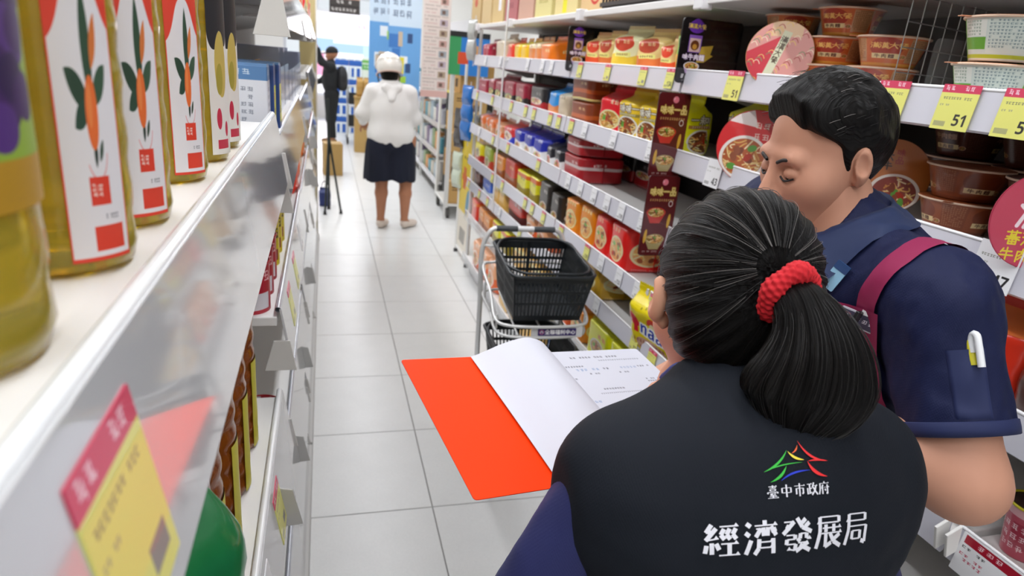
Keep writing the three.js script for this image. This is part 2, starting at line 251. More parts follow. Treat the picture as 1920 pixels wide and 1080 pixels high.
// ---- printed packs
const PACKS = {};
function packTex(key, o) {
  return PACKS[key] ??= printed(canvasTex(160, 200, (g, w, h) => {
    g.fillStyle = o.bg; g.fillRect(0, 0, w, h);
    if (o.low) { g.fillStyle = o.low; g.beginPath(); g.moveTo(0, h); g.lineTo(0, h * 0.62); g.bezierCurveTo(w * 0.3, h * 0.44, w * 0.6, h * 0.8, w, h * 0.55); g.lineTo(w, h); g.fill(); }
    if (o.band) { g.fillStyle = o.band; g.fillRect(0, h * (o.bandAt ?? 0.08), w, h * (o.bandH ?? 0.16)); }
    if (o.foot) { g.fillStyle = o.foot; g.fillRect(0, h * 0.86, w, h * 0.14); }
    if (o.emblem) { g.fillStyle = o.emblem; g.beginPath(); g.ellipse(w / 2, h * 0.34, w * 0.34, h * 0.17, 0, 0, 7); g.fill(); g.fillStyle = o.emblem2 ?? '#f0d27a'; g.fillRect(w * 0.22, h * 0.54, w * 0.56, h * 0.09); smallPrint(g, w * 0.26, h * 0.555, w * 0.5, h * 0.07, '#4a2010', 4, 11); smallPrint(g, w * 0.25, h * 0.27, w * 0.5, h * 0.12, '#f2e0a0', 8, 18); }
    if (o.bowl) noodleBowl(g, w * (o.bx ?? 0.5), h * (o.by ?? 0.68), w * (o.br ?? 0.4), h * (o.bh ?? 0.22), o.rim ?? '#e8e0d0', o.broth ?? '#b0662c', o.seed ?? 3);
    if (o.title) write(g, o.title, w * 0.14, h * (o.ty ?? 0.26), w * 0.23, o.ink ?? '#3a2410', { weight: 0.13, outline: o.outline });
    else if (o.marks) smallPrint(g, w * 0.14, h * (o.ty ?? 0.22), w * 0.76, h * 0.16, o.marks, o.seed ?? 7, 26);
    if (o.sub) { g.fillStyle = o.sub; g.fillRect(w * 0.1, h * 0.45, w * 0.8, h * 0.06); smallPrint(g, w * 0.14, h * 0.46, w * 0.7, h * 0.05, '#fff4d8', 9, 9); }
    smallPrint(g, w * 0.1, h * 0.92, w * 0.8, 8, o.fine ?? 'rgba(255,255,255,.75)', 12, 6);
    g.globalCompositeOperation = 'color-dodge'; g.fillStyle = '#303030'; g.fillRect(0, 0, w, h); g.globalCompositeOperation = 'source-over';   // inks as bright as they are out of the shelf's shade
  }), o.rough ?? 0.28, { clearcoat: 0.5, clearcoatRoughness: 0.2 });
}
const packSpecs = {
  crimson: { bg: '#8e1430', marks: '#f2c8c0', ty: 0.3 }, beige: { bg: '#b9ab94', marks: '#6d6252', band: '#d8ccb8' }, redorange: { bg: '#c8321e', marks: '#ffd9a0', band: '#e8692c' }, yellow: { bg: '#f0a818', marks: '#b4471a', band: '#f7c83c' },
  clearorange: { bg: '#c9824c', marks: '#7a3c18', band: '#d8c0a0', bandH: 0.3 }, orange: { bg: '#f06a10', marks: '#ffd0a0', ty: 0.4 }, cream: { bg: '#e9dba6', low: '#eeb032', emblem: '#b3361c', fine: '#7a3a18' }, tan: { bg: '#dcb878', low: '#c86a30', emblem: '#a23c22' }, creamred: { bg: '#e6b27a', low: '#d4502a', emblem: '#c23a20' },
  green: { bg: '#7fae3c', low: '#e39a3a', marks: '#f4f0c0', emblem: '#2f6f2c' }, blackred: { bg: '#8c1630', low: '#23201a', marks: '#f0b0a8', bowl: 1, rim: '#1d1a14', broth: '#6f7a2c', br: 0.34, bh: 0.16, by: 0.7 }, skyblue: { bg: '#2488d8', low: '#c77a44', marks: '#dff0ff' }, brown: { bg: '#7c3617', marks: '#e3b782', band: '#a7501f', foot: '#cfc27a', bandAt: 0.5 },
  red: { bg: '#cf1424', bowl: 1, broth: '#a87c34', rim: '#e8d8a0', marks: '#efd9a6' }, gold: { bg: '#f2b21c', title: '味味一', ink: '#fff3c4', outline: '#4a2a10', bowl: 1, broth: '#6a3a1c', by: 0.72, sub: '#8a7a30' }, lime: { bg: '#e9de14', title: '味味一', ink: '#fff6c8', outline: '#4d4310', bowl: 1, broth: '#5e351c', by: 0.74, sub: '#9a6a30' },
  darkolive: { bg: '#3c3626', marks: '#a6a060', low: '#6a5a30' }, orangestrip: { bg: '#e0703a', marks: '#fff0dc', low: '#b98a6a', bowl: 1, br: 0.3 }, redblue: { bg: '#d23a3c', low: '#2b3cae', marks: '#ffffff', bowl: 1, rim: '#fff', broth: '#d0b8b0', by: 0.6, br: 0.34 }, blue: { bg: '#1c2a9c', low: '#eee9ea', marks: '#ffffff', bowl: 1, rim: '#f4f0f0', broth: '#b89a94', by: 0.78, br: 0.3, bh: 0.14 },
  blackwhite: { bg: '#23232a', low: '#eceaea', marks: '#ffffff', bowl: 1, rim: '#f4f0f0', broth: '#c46a70', by: 0.76, br: 0.3 }, maroon: { bg: '#94161f', marks: '#d8c8c4', band: '#b9a9a8', bandAt: 0.36, bandH: 0.12 }, nightred: { bg: '#1f1d20', low: '#a01e24', marks: '#8c8a88', bowl: 1, rim: '#cfc8c4', broth: '#8a5650', by: 0.56, br: 0.4, bh: 0.13 },
  yellowblack: { bg: '#e3c41c', low: '#a8281c', marks: '#2c4020', bowl: 1, broth: '#3c4a20', by: 0.5, br: 0.34 }, olive: { bg: '#8a9a3c', low: '#b0402c', marks: '#f0ecc0', bowl: 1, br: 0.3, broth: '#5c7a4c' }, bronze: { bg: '#c47a2c', marks: '#f2d8a4', low: '#8a4a1c' }, redgold: { bg: '#b4341c', marks: '#e8b46c', low: '#8a4a22' }, mustard: { bg: '#e6c818', marks: '#3c4a2c', low: '#8a7a1c', band: '#c8601c' },
  black: { bg: '#2a2522', marks: '#b8b2a8', bowl: 1, rim: '#cdc6bc', broth: '#8a6a48', by: 0.8, br: 0.32, bh: 0.16 }, ramenorange: { bg: '#f07c12', bowl: 1, rim: '#e8c890', broth: '#d09a5c', by: 0.58, br: 0.4, bh: 0.28, seed: 5, ty: 0.06, marks: '#ffd8a0' }, ramenred: { bg: '#d41a16', bowl: 1, rim: '#eec49a', broth: '#c9985e', by: 0.56, br: 0.4, bh: 0.3, seed: 6, ty: 0.05, marks: '#f6b48c' },
  goldfoil: { bg: '#b08a24', bowl: 1, rim: '#dccb98', broth: '#cbb98c', by: 0.5, br: 0.38, bh: 0.26, rough: 0.2, marks: '#5c4410' }, darkbrown: { bg: '#54281f', marks: '#c89a8c', low: '#38201a' }, bluewhite: { bg: '#2a58b4', low: '#c9d3e6', marks: '#e8f0ff' }, wheat: { bg: '#dba758', marks: '#8a4a1c', band: '#e8c88a' }, redblack: { bg: '#b0281c', low: '#4a1c18', marks: '#e8d8d0' }, peach: { bg: '#e0946a', low: '#e06030', marks: '#fff0e0', bowl: 1, br: 0.32 },
  lemon: { bg: '#ecdc10', marks: '#c83c1c', low: '#e2d020', bowl: 1, br: 0.28, broth: '#a08a5c', by: 0.62 }, aqua: { bg: '#2c6cb0', marks: '#cfe4fa', low: '#1c4a86' },
};
for (const k in packSpecs) packTex(k, packSpecs[k]);

// ---- pack shapes: a lofted bag of film, crumpled a little; local +z is its face, x its width
const bagCache = new Map();
function bagGeo(style, w, h, d, seed) {
  const key = [style, w.toFixed(2), h.toFixed(2), d.toFixed(2), seed].join();
  if (bagCache.has(key)) return bagCache.get(key);
  const nv = 22, nu = 36, pos = [], uv = [], idx = [], e = style === 'brick' ? 0.28 : 0.5;
  const cp = (a, p) => Math.sign(Math.cos(a)) * Math.abs(Math.cos(a)) ** p, sp = (a, p) => Math.sign(Math.sin(a)) * Math.abs(Math.sin(a)) ** p;
  for (let j = 0; j <= nv; j++) {
    const v = j / nv; let hw = w / 2, hd = d / 2, y = v * h, lean = 0;
    if (style === 'stand') { const bt = sstep(0, 0.08, v); hd *= (0.72 + 0.28 * bt); if (v > 0.74) { const t = (v - 0.74) / 0.2; hd *= Math.max(0.03, 1 - sstep(0, 1, t)); hw *= 1 - 0.12 * sstep(0, 0.9, t); lean = -d * 0.1 * sstep(0, 1, (v - 0.74) / 0.26); } if (v > 0.9) hw *= 1 + 0.03 * Math.sin(v * 60); }
    else if (style === 'brick') { const c = Math.min(v, 1 - v) / 0.07; const k = c < 1 ? 0.86 + 0.14 * Math.sqrt(Math.max(0, 1 - (1 - c) ** 2)) : 1; hw *= k; hd *= k; }
    else { const k = Math.max(0.035, Math.sin(Math.PI * clamp((v - 0.06) / 0.88, 0, 1)) ** 0.55); hd *= k; hw *= 1 - 0.1 * (k - 0.035) * (style === 'pillow' ? 1 : 0); }
    for (let i = 0; i <= nu; i++) {
      const a = (i / nu) * Math.PI * 2 - Math.PI / 2;                    // from the middle of the back, round the front
      let x = hw * cp(a, e), z = hd * sp(a, e);
      const am = style === 'brick' ? 0.0035 : 0.007, dd = N3(x * 16 + seed * 7, y * 14, z * 16) * am + N3(x * 40, y * 34 + seed, z * 40) * am * 0.4;
      const ln = Math.hypot(x / hw, z / Math.max(hd, 0.003)) || 1; x += (x / hw / ln) * dd; z += (z / Math.max(hd, 0.003) / ln) * dd * Math.min(1, hd / (d * 0.25));
      pos.push(x, y + (j > 0 && j < nv ? N3(x * 22, y * 9, seed + z * 20) * 0.003 : 0), z + lean);
      uv.push(z > -hd * 0.6 ? 0.5 + x / w + (Math.abs(x) > hw * 0.93 ? Math.sign(x) * (hd - z) / w * 0.8 : 0) : 0.5 - x / w + 2, style === 'stand' ? v : v);
    }
  }
  for (let j = 0; j < nv; j++) for (let i = 0; i < nu; i++) { const a = j * (nu + 1) + i, b = a + 1, c = a + nu + 1, dq = c + 1; idx.push(a, b, c, b, dq, c); }
  for (const [row, flip] of [[0, 1], [nv, 0]]) { const c = pos.length / 3; let y = 0, z = 0; for (let i = 0; i < nu; i++) { y += pos[(row * (nu + 1) + i) * 3 + 1]; z += pos[(row * (nu + 1) + i) * 3 + 2]; } pos.push(0, y / nu, z / nu); uv.push(0.5, row / nv); for (let i = 0; i < nu; i++) { const a = row * (nu + 1) + i; flip ? idx.push(a + 1, a, c) : idx.push(a, a + 1, c); } }
  const g = new THREE.BufferGeometry(); g.setAttribute('position', new THREE.Float32BufferAttribute(pos, 3)); g.setAttribute('uv', new THREE.Float32BufferAttribute(uv, 2)); g.setIndex(idx); g.computeVertexNormals();
  // the loft may run either way round: make the normals point outwards
  const p = g.attributes.position, n = g.attributes.normal; let s = 0; for (let i = 0; i < p.count; i++) s += n.getX(i) * p.getX(i) + n.getZ(i) * p.getZ(i);
  if (s < 0) { const q = g.index.array; for (let i = 0; i < q.length; i += 3) { const t = q[i]; q[i] = q[i + 1]; q[i + 1] = t; } g.computeVertexNormals(); }
  bagCache.set(key, g); return g;
}
function finGeo(w, h) {                                   // pinked film seam
  const s = new THREE.Shape(); const n = Math.round(w / 0.006); s.moveTo(-w / 2, 0); s.lineTo(w / 2, 0); for (let i = n; i >= 0; i--) s.lineTo(-w / 2 + (i / n) * w, h + (i % 2 ? 0.002 : -0.001)); s.lineTo(-w / 2, 0);
  const g = new THREE.ExtrudeGeometry(s, { depth: 0.0012, bevelEnabled: false }); g.translate(0, 0, -0.0006); return g;
}
for (const k in PACKS) PACKS[k].map.wrapS = THREE.MirroredRepeatWrapping;
const filmMat = {};
let packSeed = 1;
function pack(spec, style, label, [x, y, z], turn, w, h, d, { name = 'noodle_pack', category = 'noodles', group, fin = true, tilt = 0 } = {}) {
  const t = thing(name, label, category, [x, y, z], turn, group); if (tilt) t.rotation.z = tilt;
  mesh('wrapper', bagGeo(style, w, h, d, packSeed++ % 4), PACKS[spec], t);
  const fm = filmMat[spec] ??= M(packSpecs[spec].bg, 0.25, { clearcoat: 0.4 });
  if (fin && style === 'brick') for (const s of [-1, 1]) { const f = mesh('seal', finGeo(h * 0.86, 0.012), fm, t); f.rotation.z = -s * Math.PI / 2; f.position.set(s * w * 0.492, h * 0.5, 0); }
  if (fin && style === 'stand') { const f = mesh('seal', finGeo(w * 0.86, 0.014), fm, t); f.position.set(0, h * 0.985, -d * 0.1); f.rotation.x = -0.15; }
  return t;
}
const RF = -Math.PI / 2;                                   // faces of things on the right shelf look towards -x
const ORD = ['first', 'second', 'third', 'fourth', 'fifth', 'sixth', 'seventh', 'eighth', 'ninth', 'tenth', 'eleventh', 'twelfth', 'thirteenth', 'fourteenth'];
// ---- what stands on the right shelf: [level, spec, style, near end, far end (distance down the aisle), height, depth, words]
const ROWS = [
  ['L2', 'crimson', 'stand', 4.82, 5.04, 0.135, 0.14, 'crimson flowered noodle bag', 2], ['L2', 'beige', 'stand', 4.36, 4.66, 0.165, 0.16, 'beige noodle bag with folded top'], ['L2', 'redorange', 'stand', 4.17, 4.35, 0.14, 0.15, 'red-orange noodle bag'], ['L2', 'yellow', 'stand', 3.86, 4.15, 0.135, 0.15, 'yellow noodle bag', 2], ['L2', 'clearorange', 'stand', 3.64, 3.85, 0.14, 0.15, 'part-clear orange noodle bag', 2], ['L2', 'orange', 'stand', 3.4, 3.63, 0.14, 0.16, 'bright orange noodle bag'],
  ['L2', 'creamred', 'stand', 2.84, 2.97, 0.15, 0.15, 'orange-and-cream noodle bag with a red pot'], ['L2', 'tan', 'stand', 2.72, 2.835, 0.155, 0.15, 'cream noodle bag with a narrow red pot'], ['L2', 'cream', 'stand', 2.5, 2.68, 0.17, 0.18, 'big cream noodle bag with a red pot emblem'], ['L2', 'tan', 'stand', 2.28, 2.45, 0.155, 0.17, 'tan noodle bag with a dark red emblem'], ['L2', 'creamred', 'stand', 2.17, 2.26, 0.13, 0.15, 'thin orange noodle bag'], ['L2', 'green', 'stand', 2.02, 2.15, 0.175, 0.15, 'green-topped noodle bag with vegetables'],
  ['L3', 'crimson', 'brick', 4.83, 5.08, 0.115, 0.2, 'crimson wrapped noodle multipack'], ['L3', 'blackred', 'stand', 4.38, 4.78, 0.16, 0.22, 'red and olive noodle multipack', 2], ['L3', 'blackred', 'brick', 3.8, 4.32, 0.14, 0.22, 'red-topped black noodle multipack', 2], ['L3', 'nightred', 'brick', 3.46, 3.74, 0.14, 0.22, 'dark red-topped black noodle multipack'], ['L3', 'skyblue', 'stand', 3.24, 3.4, 0.16, 0.16, 'sky-blue topped noodle bag'], ['L3', 'beige', 'stand', 3.1, 3.23, 0.155, 0.15, 'pale brown noodle bag'],
  ['L3', 'brown', 'brick', 2.82, 3.05, 0.11, 0.2, 'glossy brown noodle multipack, lower of two'], ['L3+.112', 'brown', 'brick', 2.83, 3.05, 0.105, 0.19, 'glossy brown noodle multipack, upper of two'], ['L3', 'red', 'stand', 2.57, 2.74, 0.185, 0.18, 'glossy red noodle bag with a bowl picture'], ['L3', 'gold', 'stand', 2.39, 2.54, 0.185, 0.18, 'golden yellow noodle bag with dark lettering'], ['L3', 'gold', 'stand', 2.22, 2.37, 0.18, 0.18, 'golden yellow noodle bag beside the lime one'], ['L3', 'lime', 'stand', 2.04, 2.19, 0.185, 0.18, 'lime-yellow noodle bag'],
  ['L4', 'darkolive', 'stand', 4.98, 5.1, 0.12, 0.14, 'dark olive noodle bag'], ['L4', 'orangestrip', 'stand', 4.52, 4.96, 0.14, 0.16, 'orange striped noodle bag', 3], ['L4', 'peach', 'stand', 4.28, 4.5, 0.125, 0.16, 'peach noodle bag'], ['L4', 'redblue', 'stand', 4.02, 4.25, 0.14, 0.18, 'red, white and blue noodle pack'], ['L4', 'blue', 'stand', 3.38, 4.0, 0.15, 0.19, 'deep blue noodle pack', 3], ['L4', 'blackwhite', 'stand', 3.09, 3.36, 0.135, 0.18, 'black and white noodle pack', 2], ['L4', 'maroon', 'brick', 2.82, 3.07, 0.115, 0.22, 'dark red noodle multipack, lower of two'], ['L4+.118', 'maroon', 'brick', 2.83, 3.06, 0.075, 0.22, 'dark red noodle multipack, upper of two'],
  ['L5', 'yellowblack', 'brick', 4.86, 5.09, 0.14, 0.2, 'yellow and black noodle multipack'], ['L5', 'olive', 'brick', 4.52, 4.76, 0.16, 0.2, 'olive green noodle multipack'], ['L5', 'bronze', 'brick', 4.18, 4.46, 0.15, 0.2, 'bronze noodle multipack'], ['L5', 'redgold', 'brick', 3.88, 4.14, 0.165, 0.2, 'red and gold noodle multipack'], ['L5', 'mustard', 'brick', 3.62, 3.86, 0.14, 0.2, 'mustard yellow noodle multipack'], ['L5', 'mustard', 'brick', 3.42, 3.58, 0.15, 0.2, 'olive-footed yellow noodle multipack'], ['L5', 'black', 'brick', 3.2, 3.38, 0.16, 0.22, 'black noodle multipack, left of two'], ['L5', 'black', 'brick', 3.03, 3.17, 0.14, 0.22, 'black noodle multipack beside the orange ones'],
  ['L5', 'ramenorange', 'brick', 2.79, 2.95, 0.16, 0.24, 'orange ramen multipack, left of two'], ['L5', 'ramenorange', 'brick', 2.61, 2.77, 0.165, 0.24, 'orange ramen multipack next to the red ones'], ['L5', 'ramenred', 'brick', 2.44, 2.59, 0.165, 0.24, 'red ramen multipack next to the orange ones'], ['L5', 'ramenred', 'brick', 2.25, 2.42, 0.17, 0.26, 'red ramen multipack nearest the camera'],
  ['L6', 'darkbrown', 'brick', 4.83, 5.08, 0.14, 0.2, 'dark brown noodle multipack'], ['L6', 'bluewhite', 'brick', 4.45, 4.75, 0.13, 0.2, 'blue and white noodle multipack'], ['L6', 'wheat', 'brick', 4.08, 4.4, 0.15, 0.2, 'wheat-coloured noodle bag', 2], ['L6', 'redblack', 'brick', 3.66, 4.02, 0.16, 0.22, 'red and dark brown noodle multipack'], ['L6', 'peach', 'stand', 3.18, 3.6, 0.16, 0.2, 'peach and orange noodle bag', 2], ['L6', 'darkolive', 'brick', 2.74, 2.9, 0.12, 0.2, 'dark wrapped noodle multipack'], ['L6', 'goldfoil', 'brick', 2.46, 2.66, 0.145, 0.26, 'gold foil noodle multipack with a cream oval'],
  ['L7', 'redorange', 'brick', 4.84, 5.08, 0.15, 0.2, 'red-orange noodle multipack'], ['L7', 'bronze', 'brick', 4.4, 4.8, 0.14, 0.2, 'bronze wrapped noodle multipack', 2], ['L7', 'mustard', 'brick', 3.92, 4.36, 0.15, 0.2, 'yellow and brown noodle multipack', 2], ['L7', 'wheat', 'brick', 3.2, 3.8, 0.14, 0.2, 'wheat noodle multipack', 3], ['L7', 'peach', 'brick', 2.76, 2.94, 0.14, 0.22, 'peach noodle multipack'], ['L7', 'ramenorange', 'brick', 2.56, 2.73, 0.15, 0.22, 'orange noodle multipack'], ['L7', 'lemon', 'brick', 2.04, 2.52, 0.16, 0.24, 'lemon yellow noodle multipack', 2],
  ['L8', 'peach', 'stand', 4.16, 4.9, 0.26, 0.2, 'large peach noodle sack', 3], ['L8', 'wheat', 'brick', 3.3, 4.05, 0.2, 0.25, 'wheat noodle carton', 3],
];
for (const [lev, spec, style, dn, df, h, dep, words, n = 1] of ROWS) {
  const [lk, up] = lev.split('+'), lv = LEVELS[LV[lk]], pitch = (df - dn) / n, r = rng(Math.round(dn * 971 + h * 333));
  for (let k = 0; k < n; k++) {
    const d = df - (k + 0.5) * pitch, pos = n > 1 ? [', farther one', ', nearer one', ''][k] : '';
    const where = n === 3 ? [', farthest of three', ', middle of three', ', nearest of three'][k] : pos;
    pack(spec, style, `${words} on the ${lv.n} shelf from the top${where}`, [RX + 0.022 + dep / 2 + r() * 0.008, lv.y + (up ? +up : 0), -d], RF + (r() - 0.5) * 0.1 + (style === 'stand' && d < 3 ? 0.3 : 0), pitch * (style === 'stand' && d < 3 ? 0.93 : n > 1 ? 0.98 : 1), h, style === 'stand' && d < 3 ? dep * 0.8 : dep, { group: n > 1 ? `${words}s` : undefined });
  }
}
for (const [d, w] of [[2.98, 'left'], [2.77, 'right']]) pack('nightred', 'brick', `black and dark red noodle multipack deep in the nearly empty fourth shelf, ${w} one`, [RX + 0.37, LEVELS[2].y, -d], RF, 0.19, 0.135, 0.12, { group: 'black packs at the back of the fourth shelf' });
// the yellow bag with lettering on the sixth shelf
PACKS.snack = printed(canvasTex(256, 256, (g, w, h) => {
  g.fillStyle = '#e6d012'; g.fillRect(0, 0, w, h); g.fillStyle = '#d8402c'; g.beginPath(); g.arc(w * 0.6, h * 0.42, 30, 3, 6.5); g.fill(); g.fillStyle = '#f4e6b0'; g.beginPath(); g.arc(w * 0.6, h * 0.46, 18, 0, 7); g.fill();
  g.fillStyle = '#d8182c'; g.beginPath(); g.ellipse(w * 0.16, h * 0.46, 40, 24, 0.3, 0, 7); g.fill(); g.fillRect(w * 0.16, h * 0.48, 26, 46);
  g.save(); g.translate(w * 0.3, h * 0.62); g.rotate(0.12); g.font = 'bold 74px sans-serif'; g.lineWidth = 12; g.strokeStyle = '#fff'; g.strokeText('naak', 0, 0); g.fillStyle = '#2038a8'; g.fillText('naak', 0, 0); g.restore();
  g.fillStyle = '#caa08a'; g.beginPath(); g.ellipse(w * 0.55, h * 0.82, 84, 30, 0.1, 0, 7); g.fill(); smallPrint(g, 40, 190, 180, 40, '#8a4a3a', 4, 16); for (let i = 0; i < 9; i++) { g.fillStyle = '#8a7a10'; g.beginPath(); g.arc(60 + (i * 53) % 170, 20 + (i * 31) % 60, 4, 0, 7); g.fill(); }
}), 0.25, { clearcoat: 0.6 });
packSpecs.snack = { bg: '#e6d012' };
{ const b = pack('snack', 'stand', 'crinkled yellow snack bag with blue lettering on the sixth shelf', [RX + 0.06, LEVELS[4].y + 0.004, -1.93], RF + 0.25, 0.24, 0.235, 0.1, { name: 'snack_bag', category: 'snack bag' }); b.rotation.order = 'YXZ'; b.rotation.x = 0.26; }
pack('lemon', 'stand', 'second yellow snack bag behind the lettered one on the sixth shelf', [RX + 0.2, LEVELS[4].y, -1.62], RF - 0.1, 0.2, 0.18, 0.14, { name: 'snack_bag', category: 'snack bag' });
// shrink-wrapped blue bottles on the lowest deck
{
  const blueFilm = new THREE.MeshPhysicalMaterial({ color: C('#2a72b8'), roughness: 0.15, clearcoat: 0.8, map: crinkle });
  const bottle = lathe([[0, 0], [0.03, 0], [0.033, 0.01], [0.033, 0.07], [0.03, 0.085], [0.033, 0.1], [0.033, 0.17], [0.014, 0.215], [0.014, 0.235], [0, 0.235]], 16);
  for (let i = 0; i < 7; i++) {
    const d = 3.05 - i * 0.16, t = thing('water_multipack', `blue shrink-wrapped pack of bottles on the lowest deck, ${ORD[i]} from the far end`, 'bottles', [RX + 0.13, LEVELS[6].y, -d], 0, 'blue bottle packs on the lowest deck');
    for (let a = 0; a < 2; a++) for (let b = 0; b < 2; b++) mesh('bottle', bottle, blueFilm, t).position.set((a - 0.5) * 0.068, 0, (b - 0.5) * 0.068);
    mesh('wrap_band', new RoundedBoxGeometry(0.138, 0.1, 0.138, 2, 0.03).translate(0, 0.1, 0), M('#1f58a4', 0.2, { clearcoat: 0.8 }), t);
  }
}
const byHeight = (g, h) => { const p = g.attributes.position, uv = g.attributes.uv; for (let i = 0; i < p.count; i++) uv.setY(i, p.getY(i) / h); return g; };
// ---- paper bowls
function bowlTex(o) {
  return printed(canvasTex(512, 128, (g, w, h) => {
    g.fillStyle = o.bg; g.fillRect(0, 0, w, h); if (o.base) { g.fillStyle = o.base; g.fillRect(0, h * 0.88, w, h * 0.12); }
    for (let k = 0; k < 3; k++) {
      const x = 10 + k * 170;
      if (o.green) { g.fillStyle = '#dfeae2'; g.fillRect(x - 10, 8, 92, h - 30); smallPrint(g, x - 6, 14, 84, h - 44, '#5f7f86', 3 + k, 6); g.fillStyle = '#7cc142'; g.fillRect(x + 82, 0, 14, h); g.fillStyle = '#eef2ea'; g.fillRect(x + 98, 12, 60, 48); smallPrint(g, x + 102, 16, 52, 42, '#6d8a70', 5, 6); g.fillStyle = '#6fb23c'; g.fillRect(x + 98, 62, 60, 34); g.fillStyle = '#b8c832'; g.fillRect(0, h * 0.86, w, h * 0.08); continue; }
      g.fillStyle = o.badge; g.beginPath(); g.ellipse(x + 46, 50, 44, 40, 0, 0, 7); g.fill();
      write(g, o.text, x + 4, 30, 24, o.ink, { weight: 0.12, gap: 1.0 }); g.fillStyle = '#e8d09a'; g.fillRect(x + 8, 74, 76, 20); write(g, '牛肉麵', x + 16, 76, 16, '#4a2010', { weight: 0.1, gap: 1.2 });
      g.fillStyle = o.panel ?? '#c2946a'; g.fillRect(x + 104, 14, 56, h - 34); smallPrint(g, x + 107, 18, 50, h - 44, o.fine ?? '#6b3c1e', 6 + k, 5); noodleBowl(g, x + 94, 86, 10, 9, '#e8d8c0', '#b0662c', 4);
    }
  }), o.rough ?? 0.32, { clearcoat: 0.4 });
}
const bowlMats = { orange: bowlTex({ bg: '#cf6a34', badge: '#a8341f', text: '滿漢大餐', ink: '#f2c26a', base: '#d89a3c' }), brown: bowlTex({ bg: '#93481f', badge: '#7a3517', text: '', ink: '#caa07a', panel: '#84401d', fine: '#b98560', base: '#7a3a1a' }), dark: bowlTex({ bg: '#54261a', badge: '#4a2016', text: '牛肉麵', ink: '#b9967c', panel: '#4c2418', fine: '#7a5444' }), green: bowlTex({ green: 1, bg: '#d9e6e0' }) };
const rimMat = M('#e6c9b0', 0.4), lidPaper = { orange: M('#d98a5a', 0.5), brown: M('#8a4622', 0.4), dark: M('#4c261b', 0.4), green: M('#e8a07a', 0.35) };
function bowl(kind, label, [x, y, z], turn, group, rTop = 0.076, h = 0.066) {
  const t = thing('noodle_bowl', label, 'noodle bowl', [x, y, z], turn, group), rb = rTop * 0.72;
  mesh('cup', byHeight(lathe([[0, 0.004], [rb - 0.006, 0.004], [rb - 0.004, 0], [rb, 0], [rb + 0.001, 0.004], [rTop - 0.002, h - 0.004]], 48), h), bowlMats[kind], t);
  mesh('rim', new THREE.TorusGeometry(rTop, 0.0022, 8, 48).rotateX(Math.PI / 2).translate(0, h - 0.003, 0), rimMat, t);
  mesh('lid', [lathe([[rTop, h - 0.003], [rTop + 0.001, h - 0.001], [rTop - 0.004, h], [0, h - 0.001]], 48), bx(0.022, 0.0012, 0.016, rTop + 0.006, h - 0.002, 0)], lidPaper[kind], t);
  return t;
}
const y2 = LEVELS[0].y, y3 = LEVELS[1].y, BH = 0.0665;
bowl('orange', 'orange paper noodle bowl topping the middle stack on the second shelf', [1.25, y2 + 2 * BH, -1.5], 2.2);
bowl('orange', 'orange paper noodle bowl in the middle stack, under the topmost one', [1.25, y2 + BH, -1.52], 4.6);
bowl('orange', 'orange paper noodle bowl at the foot of the middle stack on the second shelf', [1.24, y2, -1.5], 0.4);
bowl('orange', 'orange paper noodle bowl topping the left stack behind the round promotional disc', [1.3, y2 + 2 * BH, -1.79], 0.9);
bowl('orange', 'orange paper noodle bowl in the left stack behind the round promotional disc', [1.3, y2 + BH, -1.79], 3.1);
bowl('orange', 'orange paper noodle bowl at the foot of the left stack behind the disc', [1.3, y2, -1.78], 5.1);
bowl('orange', 'upper orange noodle bowl of the right stack, beside the wire divider', [1.25, y2 + BH, -1.345], 2.6);
bowl('orange', 'lower orange noodle bowl of the right stack, beside the wire divider', [1.25, y2, -1.36], 2.4);
bowl('green', 'pale green-striped noodle bowl on top at the right edge', [1.185, y2 + 0.079, -1.0], 2.75, undefined, 0.082, 0.075);
bowl('green', 'pale green-striped noodle bowl underneath at the right edge, its lid torn', [1.185, y2, -1.0], 2.72, undefined, 0.082, 0.075);
bowl('brown', 'glossy brown noodle bowl on the third shelf, upper one beside the tilted disc', [1.25, y3 + BH, -1.06], 1.0);
bowl('brown', 'glossy brown noodle bowl on the third shelf, lower one beside the tilted disc', [1.25, y3, -1.06], 3.6);
for (let i = 0; i < 4; i++) for (let k = 0; k < 3; k++) if (!(i < 1 && k < 2 && false)) {
  const d = [1.22, 1.05, 0.88, 0.71][i], row = ['bottom', 'middle', 'top'][k];
  bowl('dark', `dark brown bowl at the back of the third shelf, ${row} of the ${ORD[i]} stack`, [1.41, y3 + k * BH, -d], i + k * 2, 'dark bowls in the back row');
}
bowl('dark', 'dark brown noodle bowl behind the pink sign, upper one', [1.25, y3 + BH, -0.885], 0.3); bowl('dark', 'dark brown noodle bowl behind the pink sign, lower one', [1.25, y3, -0.885], 1.3);
